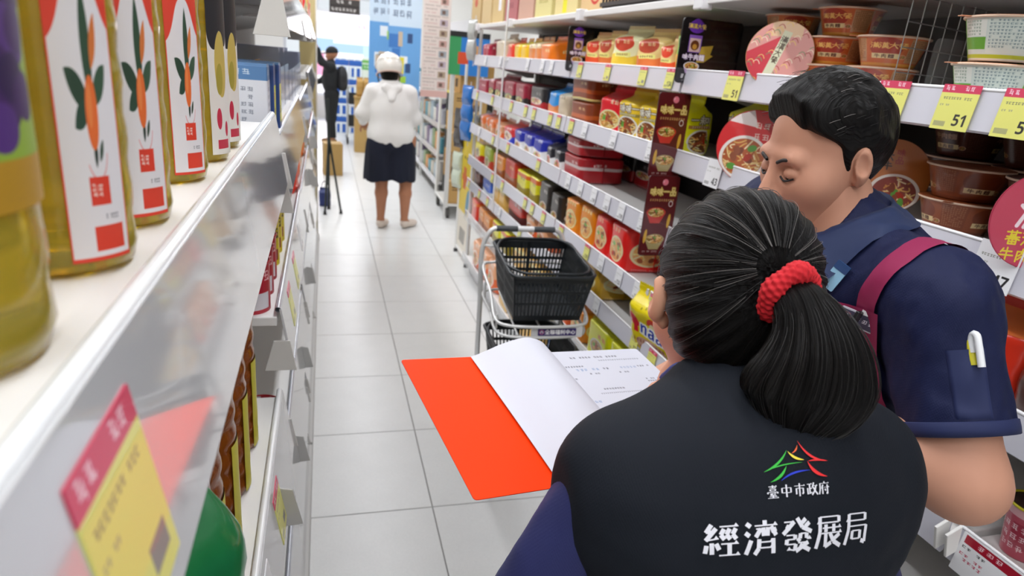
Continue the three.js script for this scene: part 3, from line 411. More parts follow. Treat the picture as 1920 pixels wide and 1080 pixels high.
// magenta cartons at the back of the second shelf, seen through the wire
for (const [d, h, w] of [[1.16, 0.13, 'left'], [1.02, 0.15, 'right']]) { const t = thing('gift_box', `magenta box behind the wire grid on the second shelf, ${w} one`, 'box', [1.5, y2, -d], 0, 'magenta boxes behind the wire'); mesh('carton', bx(0.1, h, 0.12, 0, h / 2, 0, 0.004), M('#8c1238', 0.4), t); mesh('lid', bx(0.104, 0.02, 0.124, 0, h - 0.01, 0, 0.004), M('#a31c48', 0.4), t); }
{ // wire divider grid and clear dividers
  const t = thing('wire_divider', 'thin grey wire grid standing between bowls on the second shelf', 'divider', [1.12, y2, -1.18], 0.25);
  for (let i = 0; i <= 8; i++) mesh('wire', rod([0.0 + i * 0.045, 0, 0], [0.0 + i * 0.045, 0.2, 0], 0.0012, 6), wire, t);
  for (let k = 0; k < 5; k++) mesh('wire', rod([0, 0.005 + k * 0.048, 0], [0.36, 0.005 + k * 0.048, 0], 0.0012, 6), wire, t);
  for (const [d, h, w] of [[1.3, 0.19, 'taller'], [1.12, 0.12, 'shorter']]) solo('clear_divider', roundedCard(0.26, h, 0.002, 0.015), new THREE.MeshPhysicalMaterial({ color: 0xffffff, roughness: 0.05, transmission: 0.97, thickness: 0, ior: 1.3 }), `clear plastic shelf divider behind the wire grid, ${w} one`, 'divider', [1.27, y2 + h / 2, -d]);
}
solo('pole', merge([rod([0, 0.72, 0], [0, 2.05, 0], 0.006, 10), bx(0.03, 0.012, 0.02, 0.015, 1.66, 0, 0.002)]), M('#eceae8', 0.4), 'thin white pole in front of the farthest noodle bay', 'pole', [1.052, 0, -4.15]);
// things deeper in the near bay
for (const [d, c, h, w] of [[1.82, 'lime', 0.17, 'left'], [1.68, 'mustard', 0.13, 'right']]) pack(c, 'stand', `yellow noodle bag in the shade right of the maroon sign, ${w} one`, [1.28, y3, -d], RF, 0.15, h + 0.04, 0.16);
pack('redorange', 'stand', 'clear-fronted brown noodle bag beside the clerk at the right edge', [1.2, LEVELS[2].y - 0.02, -0.86], RF, 0.2, 0.19, 0.14);
pack('darkbrown', 'stand', 'dark brown noodle bag beside the clerk, nearest the right edge', [1.18, LEVELS[2].y - 0.02, -0.66], RF - 0.1, 0.2, 0.2, 0.14);
{ // pink cup with yellow rim
  const cupT = printed(canvasTex(256, 128, (g, w, h) => { g.fillStyle = '#c24a5e'; g.fillRect(0, 0, w, h); g.fillStyle = '#e8b0b4'; g.fillRect(0, 0, w, 26); g.fillStyle = '#a82c44'; for (let i = 0; i < 3; i++) g.fillRect(20 + i * 84, 40, 46, 60); smallPrint(g, 10, 44, 230, 60, '#f6dfe0', 4, 16); }), 0.3, { clearcoat: 0.5 });
  for (const [d, w] of [[0.68, 'at the right edge'], [0.57, 'outermost at the right edge']]) { const t = thing('noodle_cup', `pink noodle cup with yellow rim and brown lid ${w}`, 'noodle cup', [1.17, 0.915, -d], 0, 'pink cups'); mesh('cup', byHeight(lathe([[0, 0], [0.03, 0], [0.031, 0.003], [0.041, 0.098]], 32), 0.1), cupT, t); mesh('rim', new THREE.TorusGeometry(0.042, 0.0025, 8, 32).rotateX(Math.PI / 2).translate(0, 0.098, 0), M('#d8cc28', 0.4), t); mesh('lid', cyl(0.04, 0.04, 0.003, 0, 0.096, 0, 32), M('#3a241e', 0.35), t); }
}
// goods on the bare lower shelves beside the clerk stay out of sight behind the people
// ---- cartons and crates on the top deck
function carton(label, [x, y, z], turn, w, h, d, hex, art, group) {
  const t = thing('carton', label, 'box', [x, y, z], turn, group);
  mesh('box', bx(w, h, d, 0, h / 2, 0, 0.003), art ?? M(hex, 0.75), t); mesh('tape', bx(w * 1.004, h * 1.002, 0.045, 0, h / 2, 0, 0.003), M('#c9ad7c', 0.35), t);
  return t;
}
const cartonArt = (bg, draw) => printed(canvasTex(160, 128, (g, w, h) => { g.fillStyle = bg; g.fillRect(0, 0, w, h); for (let i = 0; i < 300; i++) { g.fillStyle = `rgba(120,90,50,${0.05 * ((i * 37) % 7) / 7})`; g.fillRect((i * 53) % w, (i * 29) % h, 9, 1); } draw?.(g, w, h); }), 0.75);
const topY = 1.885;
const redStamp = (g, w, h) => { g.strokeStyle = '#c8342a'; g.lineWidth = 5; g.beginPath(); g.arc(w * 0.5, h * 0.6, 34, 0, 7); g.stroke(); g.fillStyle = '#c8342a'; g.fillRect(w * 0.42, h * 0.45, 26, 22); };
const TOP = [[5.6, 0.3, 0.34, '#c8ab78', (g, w, h) => { g.fillStyle = '#c05a40'; g.beginPath(); g.ellipse(w / 2, h * 0.4, 26, 14, 0, 0, 7); g.fill(); }, 'brown carton with a red oval'], [5.22, 0.28, 0.3, '#d2b888', null, 'plain tan carton'], [4.86, 0.3, 0.32, '#cdb27c', (g, w, h) => { g.fillStyle = '#e8e6ea'; g.fillRect(w * 0.55, 20, 40, 70); }, 'tan carton with a white label'], [4.5, 0.26, 0.3, '#b0686a', (g) => smallPrint(g, 14, 40, 130, 60, '#7a2a3a', 3, 18), 'dusty pink carton'], [4.15, 0.28, 0.32, '#c9a08c', (g) => { g.fillStyle = '#a8405a'; g.fillRect(30, 10, 90, 50); }, 'pinkish carton with a wine-red panel'], [3.8, 0.3, 0.3, '#d8cc8c', (g) => smallPrint(g, 20, 30, 120, 60, '#a09040', 5, 16), 'pale yellow carton'], [3.42, 0.3, 0.34, '#dccb8e', (g) => { g.fillStyle = '#e0d81c'; g.fillRect(60, 70, 30, 50); smallPrint(g, 20, 20, 100, 40, '#b86a4a', 7, 14); }, 'cream carton with a yellow mark'], [3.02, 0.32, 0.36, '#d9b884', redStamp, 'tan carton with a red ring print']];
for (const [d, h, L, bg, dr, words] of TOP) carton(`${words} on top of the noodle shelves`, [RX + 0.26, topY + 0.001, -d], RF, L, h, 0.36, null, cartonArt(bg, dr));
{ // slatted dark crate on the near part of the top deck
  const t = thing('crate', 'dark slatted crate of packets on top of the noodle shelves', 'crate', [RX + 0.22, topY + 0.002, -2.4]), cm = M('#2e2420', 0.5);
  mesh('base', bx(0.36, 0.012, 0.86, 0, 0.006, 0, 0.003), cm, t); for (const y of [0.02, 0.11]) mesh('rail', [bx(0.012, 0.016, 0.88, -0.18, y), bx(0.36, 0.016, 0.012, 0, y, 0.43), bx(0.36, 0.016, 0.012, 0, y, -0.43)], cm, t);
  for (let i = 0; i < 26; i++) mesh('slat', bx(0.006, 0.09, 0.01, -0.18, 0.065, -0.42 + i * 0.0336), cm, t);
  for (let i = 0; i < 7; i++) pack(i % 2 ? 'cream' : 'red', 'stand', `${i % 2 ? 'cream' : 'red'} packet inside the dark crate, ${ORD[i]} from the far end`, [RX + 0.14, topY + 0.016, -2.78 + i * 0.125], RF, 0.115, 0.14, 0.1, { name: 'packet', category: 'noodles' });
}
// ---- price tags in the rails
const TAGKINDS = ['w', 'y', 'y134', 'y51', 'w129', 'w43', 'w47', 'w139', 'w162', 'y129', 'w132', 'w185', 'y119', 'w49', 'R18', 'y37', 'y17', 'y8'], tagTex = {};
const tagSheet = canvasTex(640, 512, (g) => TAGKINDS.forEach((k, i) => {
  const kind = k[0], num = k.slice(1), w = 128, h = 128;
  g.save(); g.translate((i % 5) * 128, ((i / 5) | 0) * 128); g.beginPath(); g.rect(0, 0, w, h); g.clip();
  g.fillStyle = kind === 'y' ? '#e8e67c' : '#f2f2f4'; g.fillRect(0, 0, w, h);
  if (kind === 'R') { g.fillStyle = '#a8162e'; g.fillRect(8, 6, w - 16, 26); smallPrint(g, 34, 10, 66, 18, '#f8e8e8', 5, 16); smallPrint(g, 8, 40, 60, 10, '#333', 6, 9); smallPrint(g, 8, 62, 50, 22, '#b8324a', 6, 9); }
  else { if (kind === 'y') { g.fillStyle = '#d63a5e'; g.fillRect(0, 0, w, 24); smallPrint(g, 12, 4, 44, 16, '#fbe8ee', 3, 15); smallPrint(g, 76, 4, 44, 16, '#fbe8ee', 4, 15); } smallPrint(g, 14, 36, 100, 10, '#6a6a5a', 5, 8); smallPrint(g, 10, 56, 34, 8, '#8a8a80', 6, 6); for (let j = 0; j < 22; j++) { g.fillStyle = '#777'; g.fillRect(10 + j * 1.8, 104, 0.9, 14); } }
  if (num) { g.fillStyle = kind === 'R' ? '#b01830' : '#2c2a2a'; g.font = 'bold 44px sans-serif'; g.textAlign = 'right'; g.fillText(num, w - 10, h - 14); } else { g.fillStyle = '#8a8a84'; g.fillRect(72, 92, 40, 20); }
  g.restore();
}));
function tagMat(kind, num = '') {
  const k = kind + num; if (tagTex[k]) return tagTex[k];
  const i = TAGKINDS.indexOf(k), t = tagSheet.clone(); t.repeat.set(0.196, 0.245); t.offset.set((i % 5) * 0.2 + 0.002, 1 - (((i / 5) | 0) + 1) * 0.25 + 0.0025); t.needsUpdate = true;
  return tagTex[k] = printed(t, 0.35, { clearcoat: 0.3 });
}
const TAGS = {
  L2: [[4.73, 'w'], [4.31, 'w'], [3.69, 'w'], [3.42, 'w'], [3.27, 'w'], [2.87, 'y'], [2.56, 'y'], [2.24, 'y'], [2.04, 'y', '134'], [1.67, 'y', '51'], [1.12, 'y', '51'], [0.97, 'y', '51'], [0.85, 'y', '51']],
  L3: [[4.93, 'y'], [4.45, 'y'], [3.96, 'y'], [3.65, 'y'], [3.49, 'y'], [3.21, 'y'], [3.08, 'y'], [2.9, 'y'], [2.73, 'w', '129'], [2.42, 'w', '129'], [2.1, 'w', '129'], [1.69, 'w', '43'], [0.81, 'w', '47']],
  L4: [[4.78, 'w'], [4.35, 'y'], [3.96, 'y'], [3.33, 'y'], [2.86, 'w', '139'], [2.7, 'w', '139'], [2.54, 'w', '139'], [2.4, 'w', '162'], [2.26, 'w', '139'], [2.08, 'w', '129']],
  L5: [[4.29, 'y'], [4.02, 'y'], [3.5, 'y'], [3.36, 'y'], [3.16, 'y'], [2.88, 'y'], [2.54, 'y', '129'], [2.38, 'w', '132'], [2.2, 'w', '132'], [2.04, 'w', '185'], [1.91, 'y', '119'], [1.76, 'w', '49'], [0.655, 'R', '18']],
  L6: [[5.02, 'y'], [4.64, 'y'], [4.38, 'y'], [4.03, 'w'], [3.55, 'y'], [2.57, 'w'], [2.37, 'w'], [2.0, 'y', '37'], [1.86, 'y', '17'], [1.73, 'y', '8']],
};
const tagGeo = roundedCard(0.056, 0.062, 0.0012, 0.001), wideTagGeo = roundedCard(0.076, 0.078, 0.0012, 0.001), redTagGeo = roundedCard(0.115, 0.075, 0.0012, 0.001);
for (const k in TAGS) TAGS[k].forEach(([d, c, num], i) => {
  const lv = LEVELS[LV[k]], word = { w: 'white', y: 'yellow', R: 'white and red' }[c], big = d < 1.8;
  const m = solo('price_tag', c === 'R' ? redTagGeo : big ? wideTagGeo : tagGeo, tagMat(c, num), c === 'R' ? 'white and red price tag reading 18 below the pink cup' : `${word} price tag${num ? ' reading ' + num : ''}, ${ORD[i]} from the far end of the ${lv.n} rail`, 'price tag', [RX - 0.0125, lv.r[0] + (c === 'R' ? 0.03 : big ? 0.034 : 0.036), -d]);
  m.rotation.order = 'YXZ'; m.rotation.y = RF; m.rotation.x = -0.12;
});
// ------------------------------------------------------------------ upright signs between the bays
function placard(name, label, category, w, h, t, r, tex, pos, turn, edge, tilt = 0) {
  const o = thing(name, label, category, pos, turn); o.rotation.order = 'YXZ'; o.rotation.x = tilt;
  mesh('board', roundedCard(w, h, t, r), M(edge, 0.4, { clearcoat: 0.5 }), o); mesh('printed_face', roundedCard(w * 0.985, h * 0.985, 0.0008, r), tex, o).position.z = t / 2 + 0.0005;
  return o;
}
const blackArt = printed(canvasTex(400, 360, (g, w, h) => {
  g.fillStyle = '#171416'; g.fillRect(0, 0, w, h); g.fillStyle = '#26211f'; g.fillRect(200, 70, 185, 270);
  g.fillStyle = '#6a35a8'; g.beginPath(); g.ellipse(92, 44, 52, 36, 0, 0, 7); g.fill(); g.beginPath(); g.ellipse(92, 30, 34, 30, 0, 0, 7); g.fill();
  write(g, '滿漢大餐', 36, 28, 27, '#e8c65a', { weight: 0.13, outline: '#4a2478' });
  g.fillStyle = '#8a5cb8'; g.fillRect(52, 90, 84, 96); g.fillStyle = '#d8b8b0'; g.fillRect(58, 108, 72, 74); g.fillStyle = '#6a3a20'; g.beginPath(); g.arc(94, 146, 28, 0, 7); g.fill(); g.fillStyle = '#c8923c'; g.beginPath(); g.arc(94, 154, 15, 0, 7); g.fill();
  g.fillStyle = '#c9a93e'; g.beginPath(); g.moveTo(140, 150); g.lineTo(218, 138); g.lineTo(206, 190); g.lineTo(226, 196); g.lineTo(170, 236); g.lineTo(120, 240); g.fill();
  write(g, '味牛肉麵', 24, 194, 34, '#f6f0f4', { weight: 0.14, outline: '#7a4a8a' });
  noodleBowl(g, 92, 262, 52, 24, '#e8e0e6', '#c08a34', 4); g.fillStyle = '#b49ac0'; g.beginPath(); g.moveTo(42, 270); g.lineTo(142, 270); g.lineTo(126, 304); g.lineTo(58, 304); g.fill(); noodleBowl(g, 92, 262, 52, 24, '#e8e0e6', '#c08a34', 4);
  smallPrint(g, 30, 308, 130, 30, '#f2f0f2', 5, 27); smallPrint(g, 40, 342, 120, 10, '#b8b4b8', 6, 8);
}), 0.22, { clearcoat: 0.6 });
placard('shelf_sign', 'black noodle sign with purple crest standing out between the near shelf bays', 'sign', 0.215, 0.19, 0.004, 0.016, blackArt, [1.146, 1.728, -1.958], 0.05, '#141214');
placard('shelf_sign', 'smaller-looking black noodle sign with purple crest, farther along the second shelf', 'sign', 0.215, 0.19, 0.004, 0.016, blackArt, [1.148, 1.728, -2.99], 0.05, '#141214');
const maroonArt = printed(canvasTex(180, 330, (g, w, h) => {
  g.fillStyle = '#5a1a1c'; g.fillRect(0, 0, w, h); for (let i = 0; i < 60; i++) { g.fillStyle = 'rgba(120,50,40,.12)'; g.fillRect((i * 47) % w, (i * 71) % h, 26, 2); }
  g.fillStyle = '#e07a86'; g.beginPath(); g.ellipse(96, 24, 17, 13, 0, 0, 7); g.fill(); smallPrint(g, 84, 18, 26, 10, '#f8e0e0', 3, 9);
  write(g, '味味一品', 16, 44, 36, '#e8cf86', { weight: 0.12, outline: '#a8892e' }); smallPrint(g, 20, 92, 146, 14, '#d8b06a', 5, 12);
  for (const [x, y, c] of [[68, 150, '#c8362e'], [82, 262, '#a89868']]) { noodleBowl(g, x, y, 56, 22, c, '#8a6a2c', 5); g.fillStyle = c; g.beginPath(); g.moveTo(x - 52, y + 8); g.lineTo(x + 52, y + 8); g.lineTo(x + 28, y + 44); g.lineTo(x - 28, y + 44); g.fill(); noodleBowl(g, x, y, 56, 22, c, '#8a6a2c', 5); }
  for (const [x, y] of [[142, 160], [16, 226]]) { g.fillStyle = '#d8a83a'; g.beginPath(); g.ellipse(x + 7, y + 24, 9, 30, 0.1, 0, 7); g.fill(); }
  g.strokeStyle = '#e8d8d0'; g.lineWidth = 3; g.beginPath(); g.arc(146, 112, 11, 0, 7); g.stroke(); smallPrint(g, 20, 312, 90, 10, '#d8c8c0', 6, 8);
}), 0.2, { clearcoat: 0.7 });
placard('shelf_sign', 'maroon noodle sign with two printed bowls, upper of the pair behind the woman', 'sign', 0.112, 0.262, 0.004, 0.012, maroonArt, [1.04, 1.473, -1.93], 0.05, '#4a1416');
placard('shelf_sign', 'maroon noodle sign partly hidden by dark hair, lower of the pair', 'sign', 0.112, 0.262, 0.004, 0.012, maroonArt, [1.035, 1.222, -1.905], 0.05, '#4a1416');
function disc(label, r, t, tex, pos, turn, tilt, edge) {
  const o = thing('promotional_disc', label, 'sign', pos, turn); o.rotation.order = 'YXZ'; o.rotation.x = tilt;
  mesh('board', new THREE.CylinderGeometry(r, r * 0.98, t, 56).rotateX(Math.PI / 2), M(edge, 0.5), o);
  mesh('printed_face', new THREE.CircleGeometry(r * 0.985, 56).translate(0, 0, t / 2 + 0.0006), tex, o); return o;
}
const discArt1 = printed(canvasTex(256, 256, (g, w, h) => {
  g.fillStyle = '#d8938a'; g.fillRect(0, 0, w, h); g.fillStyle = '#c8283a'; g.beginPath(); g.moveTo(0, 128); g.lineTo(120, 60); g.lineTo(96, 256); g.lineTo(0, 256); g.fill(); g.fillStyle = '#e2bc94'; g.fillRect(80, 0, 120, 60);
  for (let i = 0; i < 60; i++) { g.strokeStyle = ['#e8c06a', '#a8342c', '#f0dcc0', '#7a8a5a'][i % 4]; g.lineWidth = 3; g.beginPath(); const x = (i * 67) % 256, y = (i * 41) % 256; g.moveTo(x, y); g.quadraticCurveTo(x + 16, y - 20, x + 26, y + 8); g.stroke(); }
  g.save(); g.translate(150, 20); g.rotate(0.28); g.fillStyle = '#d8d8b8'; g.fillRect(-16, 20, 34, 220); write(g, '滿漢大餐', -12, 40, 26, '#4a3a24', { down: true, weight: 0.12 }); g.restore();
}), 0.3, { clearcoat: 0.4 });
disc('round pale red promotional bowl disc leaning on the second shelf', 0.082, 0.045, discArt1, [1.13, y2 + 0.078, -1.58], -0.75, -0.22, '#b9854e');
const discArt2 = printed(canvasTex(256, 256, (g, w, h) => { g.fillStyle = '#d8262a'; g.fillRect(0, 0, w, h); g.fillStyle = '#f2e4e0'; g.beginPath(); g.moveTo(0, 40); g.lineTo(110, 0); g.lineTo(130, 60); g.fill(); smallPrint(g, 120, 40, 110, 60, '#f2d8c8', 4, 26); noodleBowl(g, 96, 168, 84, 78, '#f0e8e0', '#b0582c', 8); smallPrint(g, 176, 150, 60, 70, '#f6c4b4', 4, 18); }), 0.3, { clearcoat: 0.4 });
disc('round red promotional noodle disc on the third shelf in front of the clerk\'s face', 0.098, 0.008, discArt2, [1.12, y3 + 0.088, -1.6], -0.45, -0.1, '#c02024');
const discArt3 = printed(canvasTex(256, 256, (g, w, h) => { g.fillStyle = '#b9682a'; g.fillRect(0, 0, w, h); noodleBowl(g, 150, 184, 84, 66, '#efe6dc', '#8a4034', 9); g.fillStyle = '#3a2014'; write(g, '大牛', 96, 44, 30, '#3a2014', { down: true, weight: 0.14 }); write(g, '味品', 134, 30, 26, '#a8342c', { down: true, weight: 0.12 }); }), 0.32, { clearcoat: 0.4 });
disc('round amber promotional noodle disc leaning on the third shelf behind the clerk\'s neck', 0.08, 0.042, discArt3, [1.2, y3 + 0.083, -1.21], -0.55, -0.12, '#8a4a20');
const discArt4 = printed(canvasTex(256, 256, (g, w, h) => { g.fillStyle = '#c23a56'; g.fillRect(0, 0, w, h); write(g, '濃', 66, 62, 88, '#f4dfe4', { weight: 0.12 }); write(g, '味', 160, 70, 80, '#f4dfe4', { weight: 0.12 }); write(g, '蕃茄味', 50, 158, 38, '#e6d02c', { weight: 0.12 }); write(g, '牛肉麵', 44, 204, 38, '#e6d02c', { weight: 0.12 }); }), 0.28, { clearcoat: 0.5 });
disc('round pink sign with white and yellow lettering at the right edge', 0.078, 0.004, discArt4, [1.085, y3 + 0.085, -0.775], -0.35, -0.05, '#b02c4a');
// white end clips where two rails meet
for (const [y, d, w] of [[1.4, 1.955, 'by the maroon sign'], [0.935, 0.735, 'by the red and white price tag']]) for (const k of [0, 1]) solo('rail_clip', extrudeZ([[0, 0], [0.018, 0.01], [0.012, 0.06], [-0.014, 0.045]], 0.006, 0.0015), M('#eceae6', 0.35), `white plastic rail end clip ${w}, ${k ? 'farther' : 'nearer'} one`, 'clip', [RX - 0.03, y - 0.04, -d - k * 0.022 + 0.02], 'rail end clips');
solo('sign_wire', tube([[1.1, 1.2, -0.74], [1.08, 1.08, -0.735], [1.06, 0.99, -0.73]], 0.0012, 6), wire, 'thin wire hanging beside the clerk\'s elbow', 'wire');
// ------------------------------------------------------------------ basket trolley and its two baskets
const chrome = M('#dcdcda', 0.32, { metalness: 0.25 }), blackPlastic = M('#1b2024', 0.42), greyGrip = M('#4a4d50', 0.6);
function basketGeoParts(t, W, L, H, tap) {              // black hand basket: slotted tapered walls, rim, floor ribs, two handles
  const bw = W - tap, bl = L - tap, P = (n, g) => mesh(n, g, blackPlastic, t);
  const wall = (n, len, lenB, axis, sgn, rows) => {
    // each wall a panel with real slots: bars and bands between top and bottom
    const parts = [], at = (u, y) => { const f = y / H, half = mix(lenB, len, f) / 2, off = sgn * mix(axis ? bl : bw, axis ? L : W, f) / 2; return axis ? [u * half, y, off] : [off, y, u * half]; };
    const strip = (u0, u1, y0, y1, th = 0.0035) => { const a = at(u0, y0), b = at(u1, y0), c = at(u1, y1), d = at(u0, y1), g = new THREE.BufferGeometry(), o = axis ? [0, 0, -sgn * th] : [-sgn * th, 0, 0], q = [a, b, c, d], V = [...q, ...q.map((p) => [p[0] + o[0], p[1], p[2] + o[2]])]; g.setAttribute('position', new THREE.Float32BufferAttribute(V.flat(), 3)); g.setIndex([0, 1, 2, 0, 2, 3, 6, 5, 4, 7, 6, 4, 0, 4, 5, 0, 5, 1, 3, 2, 6, 3, 6, 7, 0, 3, 7, 0, 7, 4, 1, 5, 6, 1, 6, 2]); const e = g.toNonIndexed(); e.computeVertexNormals(); return e; };
    const bands = rows; for (const [y0, y1] of bands) parts.push(strip(-1, 1, y0, y1));
    const nb = Math.round(len / 0.0165); for (let i = 0; i <= nb; i++) { const u = -1 + (2 * i) / nb; const wide = i === 0 || i === nb || i === nb >> 1 ? 0.05 : 0.022; parts.push(strip(Math.max(-1, u - wide), Math.min(1, u + wide), 0, H)); }
    P(n, parts);
  };
  const rows = [[0, 0.022], [H * 0.36, H * 0.42], [H * 0.62, H * 0.68], [H * 0.86, H]];
  for (const s of [-1, 1]) { wall('wall', W, bw, true, s, rows); wall('wall', L, bl, false, s, rows); }
  P('floor_panel', [bx(bw, 0.004, bl, 0, 0.003, 0), ...[-0.3, -0.1, 0.1, 0.3].map((u) => bx(0.006, 0.006, bl, u * bw, 0.007, 0))]);
  const rr = 0.0075, w2 = W / 2 + 0.006, l2 = L / 2 + 0.006;
  const c = new THREE.CatmullRomCurve3([[-w2 + 0.03, -l2], [w2 - 0.03, -l2], [w2, -l2 + 0.03], [w2, l2 - 0.03], [w2 - 0.03, l2], [-w2 + 0.03, l2], [-w2, l2 - 0.03], [-w2, -l2 + 0.03]].map((p) => v3(p[0], H, p[1])), true, 'catmullrom', 0.1);
  P('rim', new THREE.TubeGeometry(c, 64, rr, 8, true));
  for (const s of [-1, 1]) P('carry_handle', tube([[-w2, H - 0.004, s * 0.02], [-w2 * 0.96, H + 0.008, s * l2 * 0.6], [-w2 * 0.7, H + 0.012, s * l2 * 0.93], [0, H + 0.013, s * l2 * 0.97], [w2 * 0.7, H + 0.012, s * l2 * 0.93], [w2 * 0.96, H + 0.008, s * l2 * 0.6], [w2, H - 0.004, s * 0.02]], 0.0055, 8, 40));
}
{
  const cx = 0.8, cd = 2.5, t = thing('basket_trolley', 'white tubular basket trolley with a purple name plate, standing in the aisle', 'trolley', [cx, 0, -cd], -0.03);
  const P = (n, g, m = chrome) => mesh(n, g, m, t), hw = 0.175, top = 1.0;
  // one bent tube: two back posts and the push handle between them
  P('handle_frame', tube([[-hw - 0.02, 0.07, 0.16], [-hw - 0.012, 0.4, 0.03], [-hw - 0.002, 0.7, -0.05], [-hw, 0.93, -0.075], [-hw + 0.035, top - 0.005, -0.08], [-hw + 0.07, top, -0.08], [hw - 0.07, top, -0.08], [hw - 0.035, top - 0.005, -0.08], [hw, 0.93, -0.075], [hw + 0.002, 0.7, -0.05], [hw + 0.012, 0.4, 0.03], [hw + 0.02, 0.07, 0.16]], 0.0105, 10, 120));
  for (const s of [-1, 1]) P('grip', rod([s * 0.035, top, -0.08], [s * 0.125, top, -0.08], 0.0125, 14), greyGrip);
  P('grip_plate', rod([-0.034, top, -0.08], [0.034, top, -0.08], 0.0122, 14), M('#e9e9ea', 0.3));
  for (const s of [-1, 1]) P('front_leg', tube([[s * (hw + 0.012), 0.42, 0.03], [s * (hw + 0.006), 0.3, -0.06], [s * (hw + 0.01), 0.08, -0.2]], 0.009, 8));
  // sloping upper ring carrying the top basket, lower ring under it
  const ring = (y0, y1, r, l0, l1, ww) => tube([[-ww, y0, l0 + 0.03], [-ww, mix(y0, y1, 0.5), (l0 + l1) / 2], [-ww, y1, l1 - 0.04], [-ww + 0.04, y1 - 0.002, l1], [ww - 0.04, y1 - 0.002, l1], [ww, y1, l1 - 0.04], [ww, mix(y0, y1, 0.5), (l0 + l1) / 2], [ww, y0, l0 + 0.03], [ww - 0.04, y0, l0], [-ww + 0.04, y0, l0]], r, 8, 90, true);
  P('upper_ring', ring(0.86, 0.735, 0.006, -0.06, 0.32, hw + 0.002)); P('lower_ring', ring(0.745, 0.69, 0.0055, -0.045, 0.315, hw - 0.002)); P('bottom_ring', ring(0.4, 0.38, 0.006, -0.06, 0.32, hw));
  for (const s of [-1, 1]) for (const z of [0.02, 0.14, 0.26]) P('strut', rod([s * hw, mix(0.86, 0.735, (z + 0.06) / 0.38), z], [s * (hw - 0.002), mix(0.745, 0.69, (z + 0.06) / 0.38), z], 0.004));
  for (const x of [-0.1, 0, 0.1]) P('tray_bar', rod([x, 0.74, -0.04], [x, 0.69, 0.31], 0.004)); for (const x of [-0.1, 0, 0.1]) P('tray_bar', rod([x, 0.4, -0.05], [x, 0.38, 0.31], 0.004));
  P('cross_bar', rod([-hw - 0.01, 0.39, 0.05], [hw + 0.01, 0.39, 0.05], 0.007));
  P('side_loop', tube([[-hw, 0.93, -0.07], [-hw + 0.03, 0.93, -0.06], [-hw + 0.06, 0.925, -0.06], [-hw + 0.055, 0.87, -0.05], [-hw, 0.86, -0.06]], 0.005, 6));
  const plate = new THREE.Group(); plate.name = 'name_plate'; plate.position.set(0.045, 0.71, 0.327); plate.rotation.x = -0.12; t.add(plate);
  mesh('plate_back', roundedCard(0.2, 0.042, 0.004, 0.008), M('#d9d9da', 0.35), plate);
  mesh('plate_print', roundedCard(0.15, 0.028, 0.0012, 0.004), printed(canvasTex(384, 72, (g, w, h) => { g.fillStyle = '#3a2a6a'; g.fillRect(0, 0, w, h); g.strokeStyle = '#d87aa0'; g.lineWidth = 6; g.beginPath(); g.arc(38, 36, 20, 0, 7); g.stroke(); g.strokeStyle = '#fff'; g.beginPath(); g.moveTo(24, 46); g.lineTo(38, 24); g.lineTo(52, 46); g.stroke(); write(g, '全聯福利中心', 70, 12, 48, '#ffffff', { weight: 0.14, gap: 1.07 }); }), 0.3), plate).position.z = 0.003;
  for (const s of [-1, 1]) for (const z of [0.16, -0.2]) { const c = new THREE.Group(); c.name = 'caster'; c.position.set(s * (hw + 0.02), 0, z); t.add(c); mesh('wheel', cyl(0.035, 0.035, 0.02, 0, 0, 0, 20).rotateZ(Math.PI / 2).translate(0, 0.035, 0), M('#3a3a3c', 0.6), c); mesh('fork', [bx(0.006, 0.06, 0.02, -0.014, 0.05), bx(0.006, 0.06, 0.02, 0.014, 0.05), bx(0.034, 0.006, 0.02, 0, 0.081)], chrome, c); }
  const b1 = thing('shopping_basket', 'black slotted hand basket in the top of the white trolley', 'basket', [cx + 0.012, 0.752, -cd + 0.125], -0.03); b1.rotation.x = 0.1; basketGeoParts(b1, 0.31, 0.36, 0.19, 0.05);
  const b2 = thing('shopping_basket', 'black slotted hand basket low down on the trolley, behind the open folder', 'basket', [cx, 0.405, -cd + 0.14], -0.03); basketGeoParts(b2, 0.31, 0.36, 0.19, 0.05);
}
